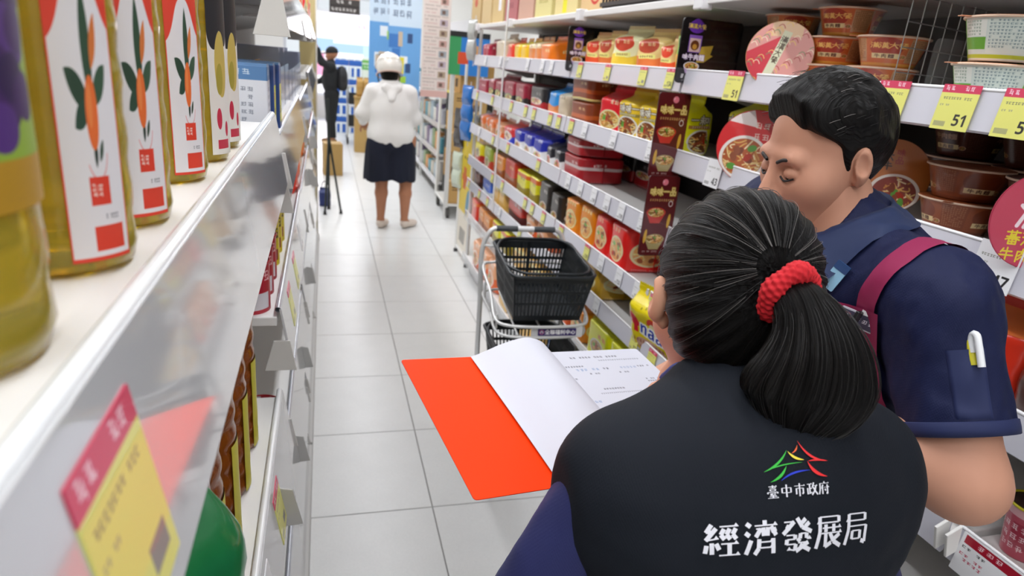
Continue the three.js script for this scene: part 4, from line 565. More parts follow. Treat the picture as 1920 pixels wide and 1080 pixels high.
// ------------------------------------------------------------------ the open orange folder
{
  const A = v3(0.114, 1.192, -0.96), B = v3(0.175, 1.147, -0.659), D = v3(0.554, 1.154, -1.05);
  const e1 = D.clone().sub(A).normalize(), e2 = B.clone().sub(A); e2.addScaledVector(e1, -e2.dot(e1)).normalize(); const up = e2.clone().cross(e1).normalize();   // along the top edge, towards the reader, out of the sheet
  if (up.y < 0) up.negate();
  const t = thing('folder', 'bright orange folder held open with white printed sheets inside', 'folder', A.toArray());
  t.quaternion.setFromRotationMatrix(new THREE.Matrix4().makeBasis(e1, up, e2.clone())); if (e1.clone().cross(up).dot(e2) < 0) t.quaternion.setFromRotationMatrix(new THREE.Matrix4().makeBasis(e1, up, e2.clone().negate()));
  const W = 0.222, H = 0.312, orange = new THREE.MeshPhysicalMaterial({ color: C('#ff3c06'), roughness: 0.5, specularIntensity: 0.25 }), paper = M('#c9cad4', 0.75);
  const flat = (w, h, th) => roundedCard(w, h, th, 0.006).rotateX(-Math.PI / 2);           // lies in x-z, face up
  const sgn = 1;
  mesh('cover', flat(W, H, 0.0012).translate(W / 2, 0, sgn * H / 2), orange, t).userData.label = 'orange front cover';
  mesh('spine', bx(0.016, 0.0012, H, W + 0.006, -0.001, sgn * H / 2), orange, t);
  mesh('back_cover', flat(W, H, 0.0012).translate(W + 0.014 + W / 2, -0.001, sgn * H / 2), orange, t);
  for (let k = 0; k < 5; k++) mesh('sheet', flat(0.212 - k * 0.0006, 0.298, 0.0005).translate(W + 0.022 + 0.106 + k * 0.0008, 0.001 + k * 0.0011, sgn * (H / 2 - 0.002) + k * 0.0006), paper, t);
  const printTex = printed(canvasTex(512, 720, (g, w, h) => {
    g.fillStyle = '#cbccd6'; g.fillRect(0, 0, w, h); smallPrint(g, 120, 46, 250, 16, '#3c3c46', 3, 14); smallPrint(g, 250, 74, 220, 14, '#7c808c', 4, 11);
    const line = (y) => { g.fillStyle = '#c9ccd4'; g.fillRect(30, y, w - 60, 1.4); };
    line(104); smallPrint(g, 34, 112, 120, 14, '#44444e', 5, 12); smallPrint(g, 100, 134, 120, 20, '#7f95ba', 6, 18); smallPrint(g, 236, 134, 40, 18, '#44444e', 6, 14); smallPrint(g, 290, 132, 130, 18, '#8d9dbb', 7, 16); smallPrint(g, 420, 130, 70, 14, '#44444e', 6, 12); line(160); smallPrint(g, 34, 168, 30, 12, '#44444e', 8, 12); smallPrint(g, 150, 168, 60, 12, '#44444e', 8, 12); smallPrint(g, 300, 168, 70, 12, '#44444e', 8, 12); line(190); smallPrint(g, 34, 198, 50, 12, '#44444e', 8, 12);
    smallPrint(g, 400, 226, 90, 30, '#4a4a56', 8, 11); line(268); smallPrint(g, 150, 276, 110, 14, '#44444e', 9, 12); smallPrint(g, 120, 306, 220, 12, '#70707c', 9, 9); line(330); smallPrint(g, 60, 350, 40, 14, '#7f95ba', 4, 16); line(390); smallPrint(g, 40, 402, 180, 12, '#44444e', 9, 12); for (let k = 0; k < 8; k++) { line(440 + k * 32); smallPrint(g, 40, 450 + k * 32, 80 + (k * 71) % 300, 10, '#5c5c66', 20 + k, 10); }
  }), 0.7);
  mesh('sheet', flat(0.211, 0.2975, 0.0004).translate(W + 0.022 + 0.1095, 0.0075, sgn * (H / 2 - 0.0005)), printTex, t).userData.label = 'top sheet printed as a form';
  // turned-over sheets rolling from the spine over the left cover
  const prof = (lift) => [[0.118, 0.004 + lift], [0.124, 0.0055 + lift], [0.14, 0.012 + lift], [0.165, 0.024 + lift], [0.19, 0.033 + lift], [0.212, 0.0375 + lift], [0.234, 0.034 + lift], [0.249, 0.024], [0.254, 0.013], [0.252, 0.008]];
  for (let k = 0; k < 3; k++) {
    const c = new THREE.CatmullRomCurve3(prof(-k * 0.0016).map((p, i) => v3(p[0] + k * (i < 3 ? 0.0045 : 0.0015), p[1], 0))).getPoints(40), pos = [], idx = [], n = 12;
    for (let j = 0; j <= n; j++) for (let i = 0; i <= 40; i++) { const z = sgn * (0.004 + (j / n) * 0.298); pos.push(c[i].x + 0.004 * (j / n), c[i].y + 0.0015 * Math.sin((j / n) * 3 + k), z); }
    for (let j = 0; j < n; j++) for (let i = 0; i < 40; i++) { const a = j * 41 + i; idx.push(a, a + 41, a + 1, a + 1, a + 41, a + 42); }
    const g = new THREE.BufferGeometry(); g.setAttribute('position', new THREE.Float32BufferAttribute(pos, 3)); g.setIndex(idx); g.computeVertexNormals();
    mesh('turned_sheet', g, new THREE.MeshStandardMaterial({ color: C('#c9cad4'), roughness: 0.75, side: THREE.DoubleSide }), t);
  }
}
// ------------------------------------------------------------------ the oil shelves on the left, an arm's length from the camera
const LX = -0.088;                                         // top edge of the label strips
const stripMat = M('#c9c9cb', 0.09, { clearcoat: 0.75, clearcoatRoughness: 0.05, specularIntensity: 0.8 }), lipWhite = M('#eef0f2', 0.25, { clearcoat: 0.6 }), lipSilver = M('#c3c6cf', 0.2, { metalness: 0.4, clearcoat: 0.5 }), plateMat = M('#d2d0cb', 0.5);
function leftBay(label, dn, df, tops) {
  const L = df - dn, t = thing('gondola_shelf', label, 'shelf', [0, 0, -(dn + df) / 2]);
  tops.forEach((y, k) => {
    mesh('shelf_deck', bx(0.42, 0.02, L - 0.004, LX - 0.215, y - 0.025, 0, 0.003), whiteMetal, t);
    const h = new THREE.Group(); h.name = 'label_holder'; t.add(h);
    mesh('label_strip', extrudeZ([[LX, y], [LX + 0.003, y], [LX + 0.023, y - 0.115], [LX + 0.019, y - 0.117]], L - 0.008, 0.0008), stripMat, h);
    mesh('strip_lip', tube([[LX - 0.003, y, -L / 2 + 0.004], [LX - 0.003, y, L / 2 - 0.004]], 0.0055, 10, 2), k > 1 ? lipSilver : lipWhite, h);
    mesh('strip_lip', tube([[LX + 0.021, y - 0.116, -L / 2 + 0.004], [LX + 0.021, y - 0.116, L / 2 - 0.004]], 0.002, 6, 2), lipWhite, h);
    for (const s of [-1, 1]) mesh('end_plate', extrudeZ([[LX - 0.03, y - 0.132], [LX + 0.03, y - 0.132], [LX + 0.018, y - 0.068], [LX - 0.012, y - 0.068]], 0.004, 0.001).translate(0, 0, s * (L / 2 - 0.004)), plateMat, t);
    mesh('bracket', extrudeZ([[LX - 0.05, y - 0.036], [LX - 0.4, y - 0.036], [LX - 0.4, y - 0.12], [LX - 0.34, y - 0.12]], 0.003).translate(0, 0, L / 2 - 0.014), greyMetal, t);
  });
  mesh('back_panel', bx(0.012, 2.05, L - 0.01, LX - 0.44, 1.03, 0), M('#8f8c88', 0.7), t);
  mesh('upright', bx(0.03, 2.08, 0.035, LX - 0.415, 1.04, L / 2 - 0.02, 0.003), greyMetal, t);
  mesh('plinth', bx(0.4, 0.09, L - 0.004, LX - 0.165, 0.045, 0, 0.003), greyMetal, t);
  return t;
}
leftBay('left shelf bay beside the camera holding oil bottles', -0.55, 1.295, [1.525, 0.975, 0.48, 0.2]);
leftBay('left shelf bay with blue boxes above red-lidded cans', 1.305, 2.5, [1.79, 1.475, 1.145, 0.76, 0.42, 0.2]);
leftBay('left shelf bay halfway down the aisle with clear plastic bins', 2.51, 3.9, [1.79, 1.45, 1.12, 0.78, 0.45, 0.2]);
leftBay('farthest left shelf bay, ending at the cream post', 3.91, 5.9, [1.8, 1.5, 1.15, 0.8, 0.47, 0.2]);
// hook-on plates along the low strips
[[1.02, 0.84], [0.8, 0.84], [1.55, 0.62], [2.1, 0.62], [2.9, 0.64], [3.3, 1.0], [4.4, 1.02], [4.9, 0.68]].forEach(([d, y], i) => solo('price_flag', extrudeZ([[0, 0], [0.02, -0.005], [0.036, -0.075], [-0.004, -0.078]], 0.0035, 0.001), M('#bfbeba', 0.5), `grey triangular price flag on a left shelf strip, ${ORD[i]} from the camera`, 'price flag', [LX + 0.012, y + 0.09, -d], 'price flags on the left strips'));
// ---- oil bottles
const oil = (hex, att, dist) => new THREE.MeshPhysicalMaterial({ color: C(hex), roughness: 0.1, transmission: 0.72, thickness: 0.05, ior: 1.38, attenuationColor: C(att), attenuationDistance: dist, specularIntensity: 0.8 });
const goldOil = oil('#f2e258', '#ccb010', 0.085), amberOil = oil('#e07a2a', '#a8480a', 0.05);
function bottleProfile(r, h, ribs) {
  const p = [[0, 0.004], [r * 0.7, 0], [r * 0.94, 0.004], [r, 0.014]];
  const top = h * 0.72, n = 26; for (let i = 1; i <= n; i++) { const y = 0.014 + (top - 0.014) * (i / n); p.push([r * (1 - ribs * (0.5 - 0.5 * Math.cos((i / n) * Math.PI * 2 * 7))), y]); }
  p.push([r * 0.93, h * 0.77], [r * 0.7, h * 0.84], [r * 0.42, h * 0.89], [r * 0.32, h * 0.905], [r * 0.32, h * 0.935]); return p;
}
const labelArt = (draw) => printed(canvasTex(256, 512, draw), 0.45, { side: THREE.DoubleSide });
const oilLabel = labelArt((g, w, h) => {
  g.fillStyle = '#e9e6ea'; g.fillRect(0, 0, w, h); g.fillStyle = '#e2432f'; g.fillRect(0, 0, w, 120); smallPrint(g, 40, 30, 180, 40, '#f4c9c0', 3, 34);
  g.fillStyle = '#e2432f'; g.beginPath(); g.moveTo(0, 110); g.lineTo(0, 215); g.bezierCurveTo(70, 190, 60, 120, 130, 120); g.bezierCurveTo(190, 120, 200, 180, 256, 200); g.lineTo(256, 110); g.fill();
  g.strokeStyle = '#e2432f'; g.lineWidth = 12; g.strokeRect(0, 0, w, h);
  const leaf = (x, y, L, wd, a, c) => { g.save(); g.translate(x, y); g.rotate(a); g.fillStyle = c; g.beginPath(); g.moveTo(0, 0); g.bezierCurveTo(wd, -L * 0.3, wd, -L * 0.7, 0, -L); g.bezierCurveTo(-wd, -L * 0.7, -wd, -L * 0.3, 0, 0); g.fill(); g.restore(); };
  leaf(136, 300, 160, 26, 0.02, '#34503c'); leaf(130, 300, 96, 26, -1.0, '#2c4634'); leaf(140, 296, 90, 24, 0.95, '#3c5a44'); leaf(128, 290, 70, 22, -2.1, '#2c4a3a'); leaf(150, 250, 80, 18, 0.45, '#d97a3c'); leaf(134, 380, 40, 10, 0.1, '#22362c'); leaf(150, 372, 36, 9, 0.6, '#2c4634');
  g.fillStyle = '#ea7134'; g.beginPath(); g.ellipse(136, 306, 25, 50, 0.06, 0, 7); g.fill(); g.fillStyle = '#f08a4a'; g.beginPath(); g.ellipse(130, 296, 10, 30, 0.06, 0, 7); g.fill();
  g.strokeStyle = '#e58a8a'; g.lineWidth = 3; g.beginPath(); g.arc(140, 352, 44, 0.2, 2.6); g.stroke(); g.fillStyle = '#e2432f'; g.fillRect(96, 392, 84, 40); smallPrint(g, 104, 400, 70, 26, '#f8dcd4', 4, 22); smallPrint(g, 150, 446, 60, 10, '#5a5a60', 4, 9); g.fillStyle = '#e2432f'; g.fillRect(96, 462, 130, 36);
});
const darkLabel = labelArt((g, w, h) => {
  g.fillStyle = '#e9e6e0'; g.fillRect(0, 0, w, h); g.fillStyle = '#2c2c30'; g.fillRect(0, 0, w, 170); g.beginPath(); g.ellipse(60, 170, 60, 50, 0, 0, 7); g.fill(); g.beginPath(); g.ellipse(200, 170, 60, 40, 0, 0, 7); g.fill(); smallPrint(g, 50, 30, 170, 60, '#a8a8ac', 3, 44);
  g.fillStyle = '#c9b25a'; g.beginPath(); g.ellipse(134, 260, 74, 90, 0, 0, 7); g.fill(); g.fillStyle = '#a89a3c'; g.beginPath(); g.ellipse(110, 300, 40, 44, 0.4, 0, 7); g.fill(); g.fillStyle = '#c8304a'; g.beginPath(); g.arc(90, 410, 30, 0, 7); g.fill(); g.beginPath(); g.arc(180, 440, 22, 0, 7); g.fill(); g.fillRect(60, 470, 140, 26);
});
const grapeLabel = labelArt((g, w, h) => {
  g.fillStyle = '#8fae3c'; g.fillRect(0, 0, w, h); g.fillStyle = '#b9a54a'; g.fillRect(0, 0, w, 130); g.fillStyle = '#e8ece6'; g.beginPath(); g.arc(110, 130, 76, 0, 7); g.fill(); g.fillStyle = '#2f7a5c'; g.beginPath(); g.arc(110, 130, 44, 0, 7); g.fill();
  g.fillStyle = '#a8c81c'; g.beginPath(); g.moveTo(20, 260); g.lineTo(190, 170); g.lineTo(236, 330); g.lineTo(90, 360); g.fill(); const r = rng(5); for (let i = 0; i < 42; i++) { g.fillStyle = ['#3c1f5c', '#52307a', '#2c1a4c'][i % 3]; g.beginPath(); g.arc(30 + r() * 200, 300 + r() * 150, 24, 0, 7); g.fill(); } g.fillStyle = '#b58a24'; g.fillRect(0, 462, w, 50);
});
const amberLabel = labelArt((g, w, h) => { g.fillStyle = '#d9cf9a'; g.fillRect(0, 0, w, h); g.fillStyle = '#c6bd2c'; g.fillRect(0, 0, 110, h); g.fillStyle = '#e6e2cc'; g.beginPath(); g.ellipse(150, 250, 80, 150, 0, 0, 7); g.fill(); g.strokeStyle = '#2a2620'; g.lineWidth = 16; g.beginPath(); g.moveTo(120, 180); g.lineTo(190, 170); g.moveTo(140, 230); g.lineTo(200, 240); g.moveTo(160, 160); g.lineTo(150, 320); g.stroke(); smallPrint(g, 60, 420, 150, 50, '#5a5030', 3, 16); });
const capGold = M('#c9a22c', 0.35), capRed = M('#c22a20', 0.4), capGreen = M('#2c7a44', 0.4);
function oilBottle(label, [x, y, z], r, h, liquid, art, cap, { span = 1.5, y0 = 0.03, y1 = 0.66, ribs = 0.035, group, turn = 0 } = {}) {
  const t = thing('oil_bottle', label, 'bottle', [x, y, z], turn, group);
  mesh('bottle', lathe(bottleProfile(r, h, ribs), 36), liquid, t);
  const lg = new THREE.CylinderGeometry(r * 1.012, r * 1.012, h * (y1 - y0), 24, 10, true, Math.PI / 2 - span / 2, span), p = lg.attributes.position;
  for (let i = 0; i < p.count; i++) { const q = 1 + 0.012 * N3(p.getY(i) * 30, p.getZ(i) * 40, r * 90 + z); p.setX(i, p.getX(i) * q); p.setZ(i, p.getZ(i) * q); }
  lg.computeVertexNormals(); mesh('label', lg.translate(0, h * (y0 + y1) / 2, 0), art, t);
  mesh('cap', [cyl(r * 0.36, r * 0.36, h * 0.06, 0, h * 0.94, 0, 24), ...Array.from({ length: 20 }, (_, i) => bx(r * 0.05, h * 0.05, r * 0.05, Math.cos(i * 0.314) * r * 0.37, h * 0.94, Math.sin(i * 0.314) * r * 0.37))], cap, t);
  mesh('neck_ring', new THREE.TorusGeometry(r * 0.4, r * 0.05, 6, 24).rotateX(Math.PI / 2).translate(0, h * 0.9, 0), cap, t);
  return t;
}
const LD = 1.51;
oilBottle('big golden oil bottle with green and purple grape label, nearest the camera', [-0.168, LD, -0.31], 0.053, 0.34, goldOil, grapeLabel, capGreen, { span: 1.9, y0: 0.2, y1: 0.8, ribs: 0.02, turn: -0.6 });
[['nearest of three', 0.45], ['middle of three', 0.56], ['farthest of three', 0.735]].forEach(([w, d]) => oilBottle(`golden oil bottle with red and white plant label, ${w}`, [-0.155, LD, -d], 0.041, 0.33, goldOil, oilLabel, capRed, { span: 0.85, group: 'red-labelled oil bottles', turn: -0.72 }));
[['nearer', 0.865], ['farther', 0.975]].forEach(([w, d]) => oilBottle(`golden oil bottle with black and white label, ${w} of two`, [-0.15, LD, -d], 0.041, 0.32, goldOil, darkLabel, capGold, { span: 0.85, turn: -0.45, group: 'black-labelled oil bottles' }));
for (const [d, w] of [[0.36, 'first'], [0.48, 'second'], [0.6, 'third'], [0.73, 'fourth'], [0.86, 'fifth']]) oilBottle(`golden oil bottle in the second row behind the labelled ones, ${w} from the camera`, [-0.29, LD, -d], 0.05, 0.33, goldOil, oilLabel, capRed, { group: 'second row of oil bottles' });
// amber bottles and bags on the deck below
[['farthest of four, half hidden', 1.12], ['third of four from the camera', 0.99], ['second of four from the camera', 0.86], ['nearest of four', 0.73]].forEach(([w, d]) => oilBottle(`amber oil bottle with yellow label, lower left shelf, ${w}`, [-0.178, 0.96, -d], 0.06, 0.34, amberOil, amberLabel, capGold, { span: 1.5, y0: 0.02, y1: 0.5, ribs: 0.05, group: 'amber oil bottles', turn: 0.35 }));
PACKS.bean = printed(canvasTex(192, 256, (g, w, h) => { g.fillStyle = '#ded0d2'; g.fillRect(0, 0, w, h); const r = rng(9); for (let i = 0; i < 90; i++) { g.fillStyle = ['#7a2a34', '#e8dfe0', '#c83c4c', '#5c2430', '#f0e8ea'][i % 5]; g.beginPath(); g.ellipse(r() * w, 130 + r() * 120, 9, 6, r() * 3, 0, 7); g.fill(); } g.fillStyle = '#146a38'; g.fillRect(0, 0, w, 96); g.beginPath(); g.ellipse(w * 0.35, 96, 100, 40, 0.2, 0, 7); g.fill(); g.strokeStyle = '#d8cc9a'; g.lineWidth = 4; g.beginPath(); g.ellipse(w * 0.35, 96, 102, 42, 0.2, 0, 3.2); g.stroke(); g.fillStyle = '#e8e2b8'; g.fillRect(0, 0, w, 10); }), 0.28, { clearcoat: 0.5 }); PACKS.bean.map.wrapS = THREE.MirroredRepeatWrapping; packSpecs.bean = { bg: '#d9dba8' };
const LF = Math.PI / 2;
pack('bean', 'stand', 'green-topped bag of mixed beans on the lower left shelf, nearest the camera', [-0.155, 0.96, -0.5], LF - 0.6, 0.19, 0.34, 0.1, { name: 'bean_bag', category: 'bag' });
pack('bean', 'stand', 'green-topped bag of mixed beans behind the nearest one', [-0.3, 0.96, -0.45], LF - 0.3, 0.18, 0.3, 0.1, { name: 'bean_bag', category: 'bag' });
pack('darkbrown', 'stand', 'dark brown glossy bag between the beans and the amber bottles', [-0.175, 0.96, -0.62], LF - 0.5, 0.13, 0.36, 0.09, { name: 'sauce_pouch', category: 'bag' });
// ---- second bay: blue boxes, yellow packs, cans
const blueBoxArt = printed(canvasTex(128, 192, (g, w, h) => { g.fillStyle = '#dfe2ea'; g.fillRect(0, 0, w, h); g.fillStyle = '#5a86b8'; g.fillRect(0, 0, w, 34); smallPrint(g, 12, 8, 100, 20, '#d8e6f4', 3, 16); smallPrint(g, 12, 50, 100, 90, '#7c8290', 5, 12); g.fillStyle = '#3c5a86'; g.fillRect(0, 160, w, 32); }), 0.35), navyBoxArt = printed(canvasTex(128, 192, (g, w, h) => { g.fillStyle = '#2c4c8a'; g.fillRect(0, 0, w, h); g.fillStyle = '#d8d82c'; g.fillRect(10, 50, 108, 100); g.fillStyle = '#c8342c'; smallPrint(g, 16, 66, 96, 24, '#c8342c', 3, 24); smallPrint(g, 16, 106, 96, 24, '#20242c', 4, 24); }), 0.35);
[[1.37, blueBoxArt, 'pale box with blue top nearest the shelf end'], [1.44, navyBoxArt, 'navy box with yellow panel, first of two'], [1.51, navyBoxArt, 'navy box with yellow panel, second of two']].forEach(([d, art, w], i) => { const t = thing('curry_box', `${w} on the left shelf`, 'box', [-0.16 + i * 0.006, 1.46, -d]); mesh('carton', bx(0.12, 0.145, 0.058, 0, 0.0725, 0, 0.003), art, t); mesh('flap', bx(0.118, 0.004, 0.056, 0, 0.146, 0), M('#6a94c4', 0.4), t); });
for (let i = 0; i < 4; i++) pack(i % 2 ? 'wheat' : 'yellow', 'stand', `${i % 2 ? 'tan' : 'yellow'} sachet on the left shelf past the blue boxes, ${ORD[i]} from the camera`, [-0.16, 1.46, -1.66 - i * 0.13], LF, 0.12, 0.125, 0.08, { name: 'sachet', category: 'sachet' });
function can(label, pos, r, h, art, rimM, group) { const t = thing('food_can', label, 'can', pos, 0, group); mesh('body', cyl(r, r, h, 0, h / 2, 0, 32), art, t); mesh('rim', [new THREE.TorusGeometry(r, 0.0025, 8, 36).rotateX(Math.PI / 2).translate(0, h, 0), new THREE.TorusGeometry(r, 0.0025, 8, 36).rotateX(Math.PI / 2).translate(0, 0.003, 0)], rimM, t); mesh('lid', cyl(r * 0.94, r * 0.94, 0.002, 0, h - 0.004, 0, 32), M('#d8cdb8', 0.35, { metalness: 0.4 }), t); mesh('pull_tab', new THREE.TorusGeometry(r * 0.25, 0.002, 6, 16).rotateX(Math.PI / 2).translate(0, h - 0.001, r * 0.2), M('#bbb8b0', 0.3, { metalness: 0.8 }), t); return t; }
const redCanArt = printed(canvasTex(256, 96, (g, w, h) => { g.fillStyle = '#b01c2e'; g.fillRect(0, 0, w, h); g.fillStyle = '#d8d4d8'; for (let i = 0; i < 4; i++) { g.fillRect(10 + i * 64, 52, 40, 30); smallPrint(g, 12 + i * 64, 12, 50, 30, '#f0c8c8', i, 22); } }), 0.3), yellowCanArt = printed(canvasTex(256, 96, (g, w, h) => { g.fillStyle = '#d8c21c'; g.fillRect(0, 0, w, h); for (let i = 0; i < 4; i++) { smallPrint(g, 12 + i * 64, 20, 50, 26, '#4a3c14', i, 22); g.fillStyle = '#8a2a2a'; g.fillRect(14 + i * 64, 60, 36, 20); } }), 0.3);
const redRim = M('#c0222e', 0.3, { metalness: 0.3 }), yelRim = M('#c9a820', 0.3, { metalness: 0.4 });
[['nearest of three', 1.36], ['middle of three', 1.46], ['farthest of three', 1.56]].forEach(([w, d]) => can(`red-lidded can on the left shelf behind the silver rail, ${w}`, [-0.152, 1.122, -d], 0.044, 0.11, redCanArt, redRim, 'red-lidded cans'));
[['nearest', 1.67], ['middle', 1.78], ['farthest', 1.89]].forEach(([w, d]) => can(`yellow can past the red ones on the left shelf, ${w}`, [-0.152, 1.122, -d], 0.044, 0.13, yellowCanArt, yelRim, 'yellow cans'));
[['nearer', 1.36], ['farther', 1.47]].forEach(([w, d]) => can(`red-lidded can one shelf lower on the left, ${w}`, [-0.145, 0.737, -d], 0.044, 0.11, redCanArt, redRim, 'lower red cans'));
// clear bins and small goods farther along
const binMat = new THREE.MeshPhysicalMaterial({ color: 0xdfe3ee, roughness: 0.12, transmission: 0.7, thickness: 0, specularIntensity: 0.7 });
for (let i = 0; i < 7; i++) { const d = 2.15 + i * 0.26, t = thing('plastic_bin', `clear plastic bin on the left shelf, ${ORD[i]} from the camera`, 'bin', [-0.22, 1.46 - (d > 2.5 ? 0.025 : 0), -d], 0, 'clear plastic bins'); mesh('shell', [bx(0.2, 0.17, 0.003, 0, 0.085, 0.11), bx(0.2, 0.17, 0.003, 0, 0.085, -0.11), bx(0.003, 0.12, 0.22, 0.1, 0.06, 0), bx(0.003, 0.17, 0.22, -0.1, 0.085, 0), bx(0.2, 0.003, 0.22, 0, 0.002, 0)], binMat, t); for (let k = 0; k < 3; k++) mesh('refill_pouch', bagGeo('pillow', 0.06, 0.11, 0.12, k).clone().translate(0, 0, -0.06 + k * 0.06), M(['#b9bccb', '#c8c4c0', '#a9a6b4'][k], 0.3, { clearcoat: 0.4 }), t); }
[[2.7, 'redorange'], [3.0, 'peach'], [3.6, 'orange'], [4.2, 'red'], [4.6, 'mustard'], [5.1, 'orange'], [5.5, 'redorange']].forEach(([d, s], i) => { for (const [y, w] of [[1.775, 'top'], [1.1, 'middle']]) pack(s, 'stand', `small bright pouch on the ${w} left shelf, ${ORD[i]} along from the camera`, [-0.15, y, -d], LF, 0.15, 0.2, 0.1, { name: 'pouch', category: 'pouch' }); });
// tags lying in the near strips
const stripTag = (kind, num, d, y, label, wide = 0.075) => { const m = solo('price_tag', roundedCard(wide, 0.085, 0.001, 0.001), tagMat(kind, num), label, 'price tag', [LX + 0.0145, y - 0.058, -d]); m.rotation.order = 'YXZ'; m.rotation.y = LF; m.rotation.x = -0.175; return m; };
stripTag('y', '', 0.245, 1.525, 'yellow and red price tag in the left strip nearest the camera');
[[0.55, 'y'], [0.78, 'w'], [0.98, 'y']].forEach(([d, k], i) => stripTag(k, '', d, 0.975, `price tag in the silver-lipped lower left strip, ${ORD[i]} from the camera`)); [[1.5, 'y'], [1.75, 'y'], [2.1, 'w']].forEach(([d, k], i) => stripTag(k, '', d, 1.145, `price tag in the left strip below the cans, ${ORD[i]} from the camera`));
{ // cream post at the end of the left shelves
  const t = thing('post', 'cream square post at the far end of the left shelves', 'post', [-0.13, 0, -6.02]); mesh('shaft', bx(0.13, 2.6, 0.1, 0, 1.3, 0, 0.006), M('#cbbb86', 0.5), t); mesh('edge_strip', bx(0.012, 2.6, 0.012, 0.068, 1.3, 0.05), M('#eceae0', 0.4), t); mesh('foot', bx(0.16, 0.03, 0.14, 0, 0.015, 0, 0.004), M('#9a978e', 0.5), t);
}
// ------------------------------------------------------------------ far end of the aisle
{ // yellow end panel with printed face and white steel frame
  const t = thing('end_panel', 'yellow printed end panel in a white frame past the noodle shelves', 'panel', [1.13, 0, -5.45]);
  mesh('board', bx(0.02, 1.16, 0.46, 0.012, 0.66, 0, 0.003), printed(canvasTex(160, 384, (g, w, h) => { g.fillStyle = '#e6c81c'; g.fillRect(0, 0, w, h); g.fillStyle = '#f0e8d8'; g.fillRect(0, h * 0.72, w, h * 0.28); g.strokeStyle = '#2a2a2a'; g.lineWidth = 5; for (let i = 0; i < 9; i++) { g.beginPath(); g.moveTo(40 + i * 9, h * 0.84); g.lineTo(30 + i * 9, h * 0.95); g.stroke(); } g.fillStyle = '#d8642c'; g.fillRect(30, 170, 70, 18); g.fillRect(46, 150, 40, 60); g.fillStyle = '#3a2a1c'; g.fillRect(50, 120, 12, 8); g.fillRect(80, 120, 12, 8); g.fillStyle = '#4a90b0'; g.beginPath(); g.ellipse(120, 240, 20, 40, 0.4, 0, 7); g.fill(); }), 0.4), t);
  mesh('frame', [rod([0, 0, 0.24], [0, 1.9, 0.24], 0.012), rod([0, 0, -0.24], [0, 1.6, -0.24], 0.012), rod([0, 0.06, -0.24], [0, 0.06, 0.24], 0.01)], M('#e9e9e6', 0.4), t);
  for (const s of [-1, 1]) mesh('foot', cyl(0.02, 0.016, 0.03, 0, 0.015, s * 0.24), M('#3a3a3a', 0.6), t);
}
{ // hanging strip of blue bags, black packs, white-green bags
  const strip = (label, x, d, y, n, hex, w, h, cat) => { const t = thing('clip_strip', label, cat, [x, y, -d]); mesh('strip', bx(0.004, n * h * 0.8 + 0.1, 0.012, 0.02, -n * h * 0.4, 0), M('#d8d8d8', 0.4), t); for (let k = 0; k < n; k++) { const m = mesh('hanging_pack', bagGeo('pillow', w, h, 0.05, k % 3), M(hex, 0.2, { clearcoat: 0.7 }), t); m.position.set(0, -h * 0.86 - k * h * 0.8, 0); m.rotation.y = RF + 0.4; } };
  strip('strip of glossy blue packs hanging at the shelf end', 1.06, 5.22, 1.43, 3, '#1e6fc0', 0.14, 0.16, 'hanging packs'); strip('strip of black packs hanging beside the blue ones', 1.1, 5.69, 1.22, 2, '#2c2428', 0.15, 0.18, 'hanging packs'); strip('strip of white and green packs hanging low at the shelf end', 1.1, 5.69, 0.86, 2, '#cdd8c4', 0.14, 0.17, 'hanging packs'); strip('strip of silvery packs hanging high at the shelf end', 1.06, 5.2, 1.9, 2, '#b8bab6', 0.1, 0.16, 'hanging packs');
}
{ // tall white cage trolley with cartons
  const t = thing('roll_cage', 'tall white wire roll cage beside the yellow end panel', 'trolley', [1.37, 0, -7.3]); const fr = M('#e4e4e0', 0.4);
  for (const [x, z] of [[-0.12, 0.36], [0.5, 0.36], [-0.12, -0.36], [0.5, -0.36]]) mesh('post', rod([x, 0.12, z], [x, 1.7, z], 0.014), fr, t);
  mesh('base_frame', [rod([-0.12, 0.14, -0.36], [-0.12, 0.14, 0.36], 0.016), rod([0.5, 0.14, -0.36], [0.5, 0.14, 0.36], 0.016), bx(0.62, 0.02, 0.72, 0.19, 0.145, 0)], fr, t); for (const y of [0.5, 0.9, 1.3, 1.69]) mesh('rail', [rod([-0.12, y, -0.36], [0.5, y, -0.36], 0.008), rod([0.5, y, -0.36], [0.5, y, 0.36], 0.008)], fr, t);
  for (const [x, z] of [[-0.1, 0.32], [0.46, 0.32], [-0.1, -0.32], [0.46, -0.32]]) mesh('wheel', cyl(0.055, 0.055, 0.03).rotateZ(Math.PI / 2).translate(x, 0.055, z), M('#44423f', 0.6), t);
  const H = [0.24, 0.3, 0.2, 0.2, 0.21, 0.3]; let y = 0.157; H.forEach((h, i) => { carton(`brown carton in the roll cage, ${ORD[i]} from the bottom`, [1.465 + (i % 2) * 0.02, y, -7.2 - (i % 3) * 0.02], RF + (i % 2 ? 0.12 : -0.1), 0.46, h - 0.002, 0.36, null, cartonArt(['#c39a5c', '#a8834c', '#c9a468', '#bd9656', '#c7a266', '#b88f52'][i], (g, w, hh) => { g.fillStyle = i % 2 ? '#c8402c' : '#5a4020'; g.fillRect(20, 30, 50, 8); g.fillRect(20, 46, 36, 6); g.fillStyle = '#4a3418'; g.fillRect(100, 70, 30, 36); }), 'cartons in the roll cage'); y += h; });
}
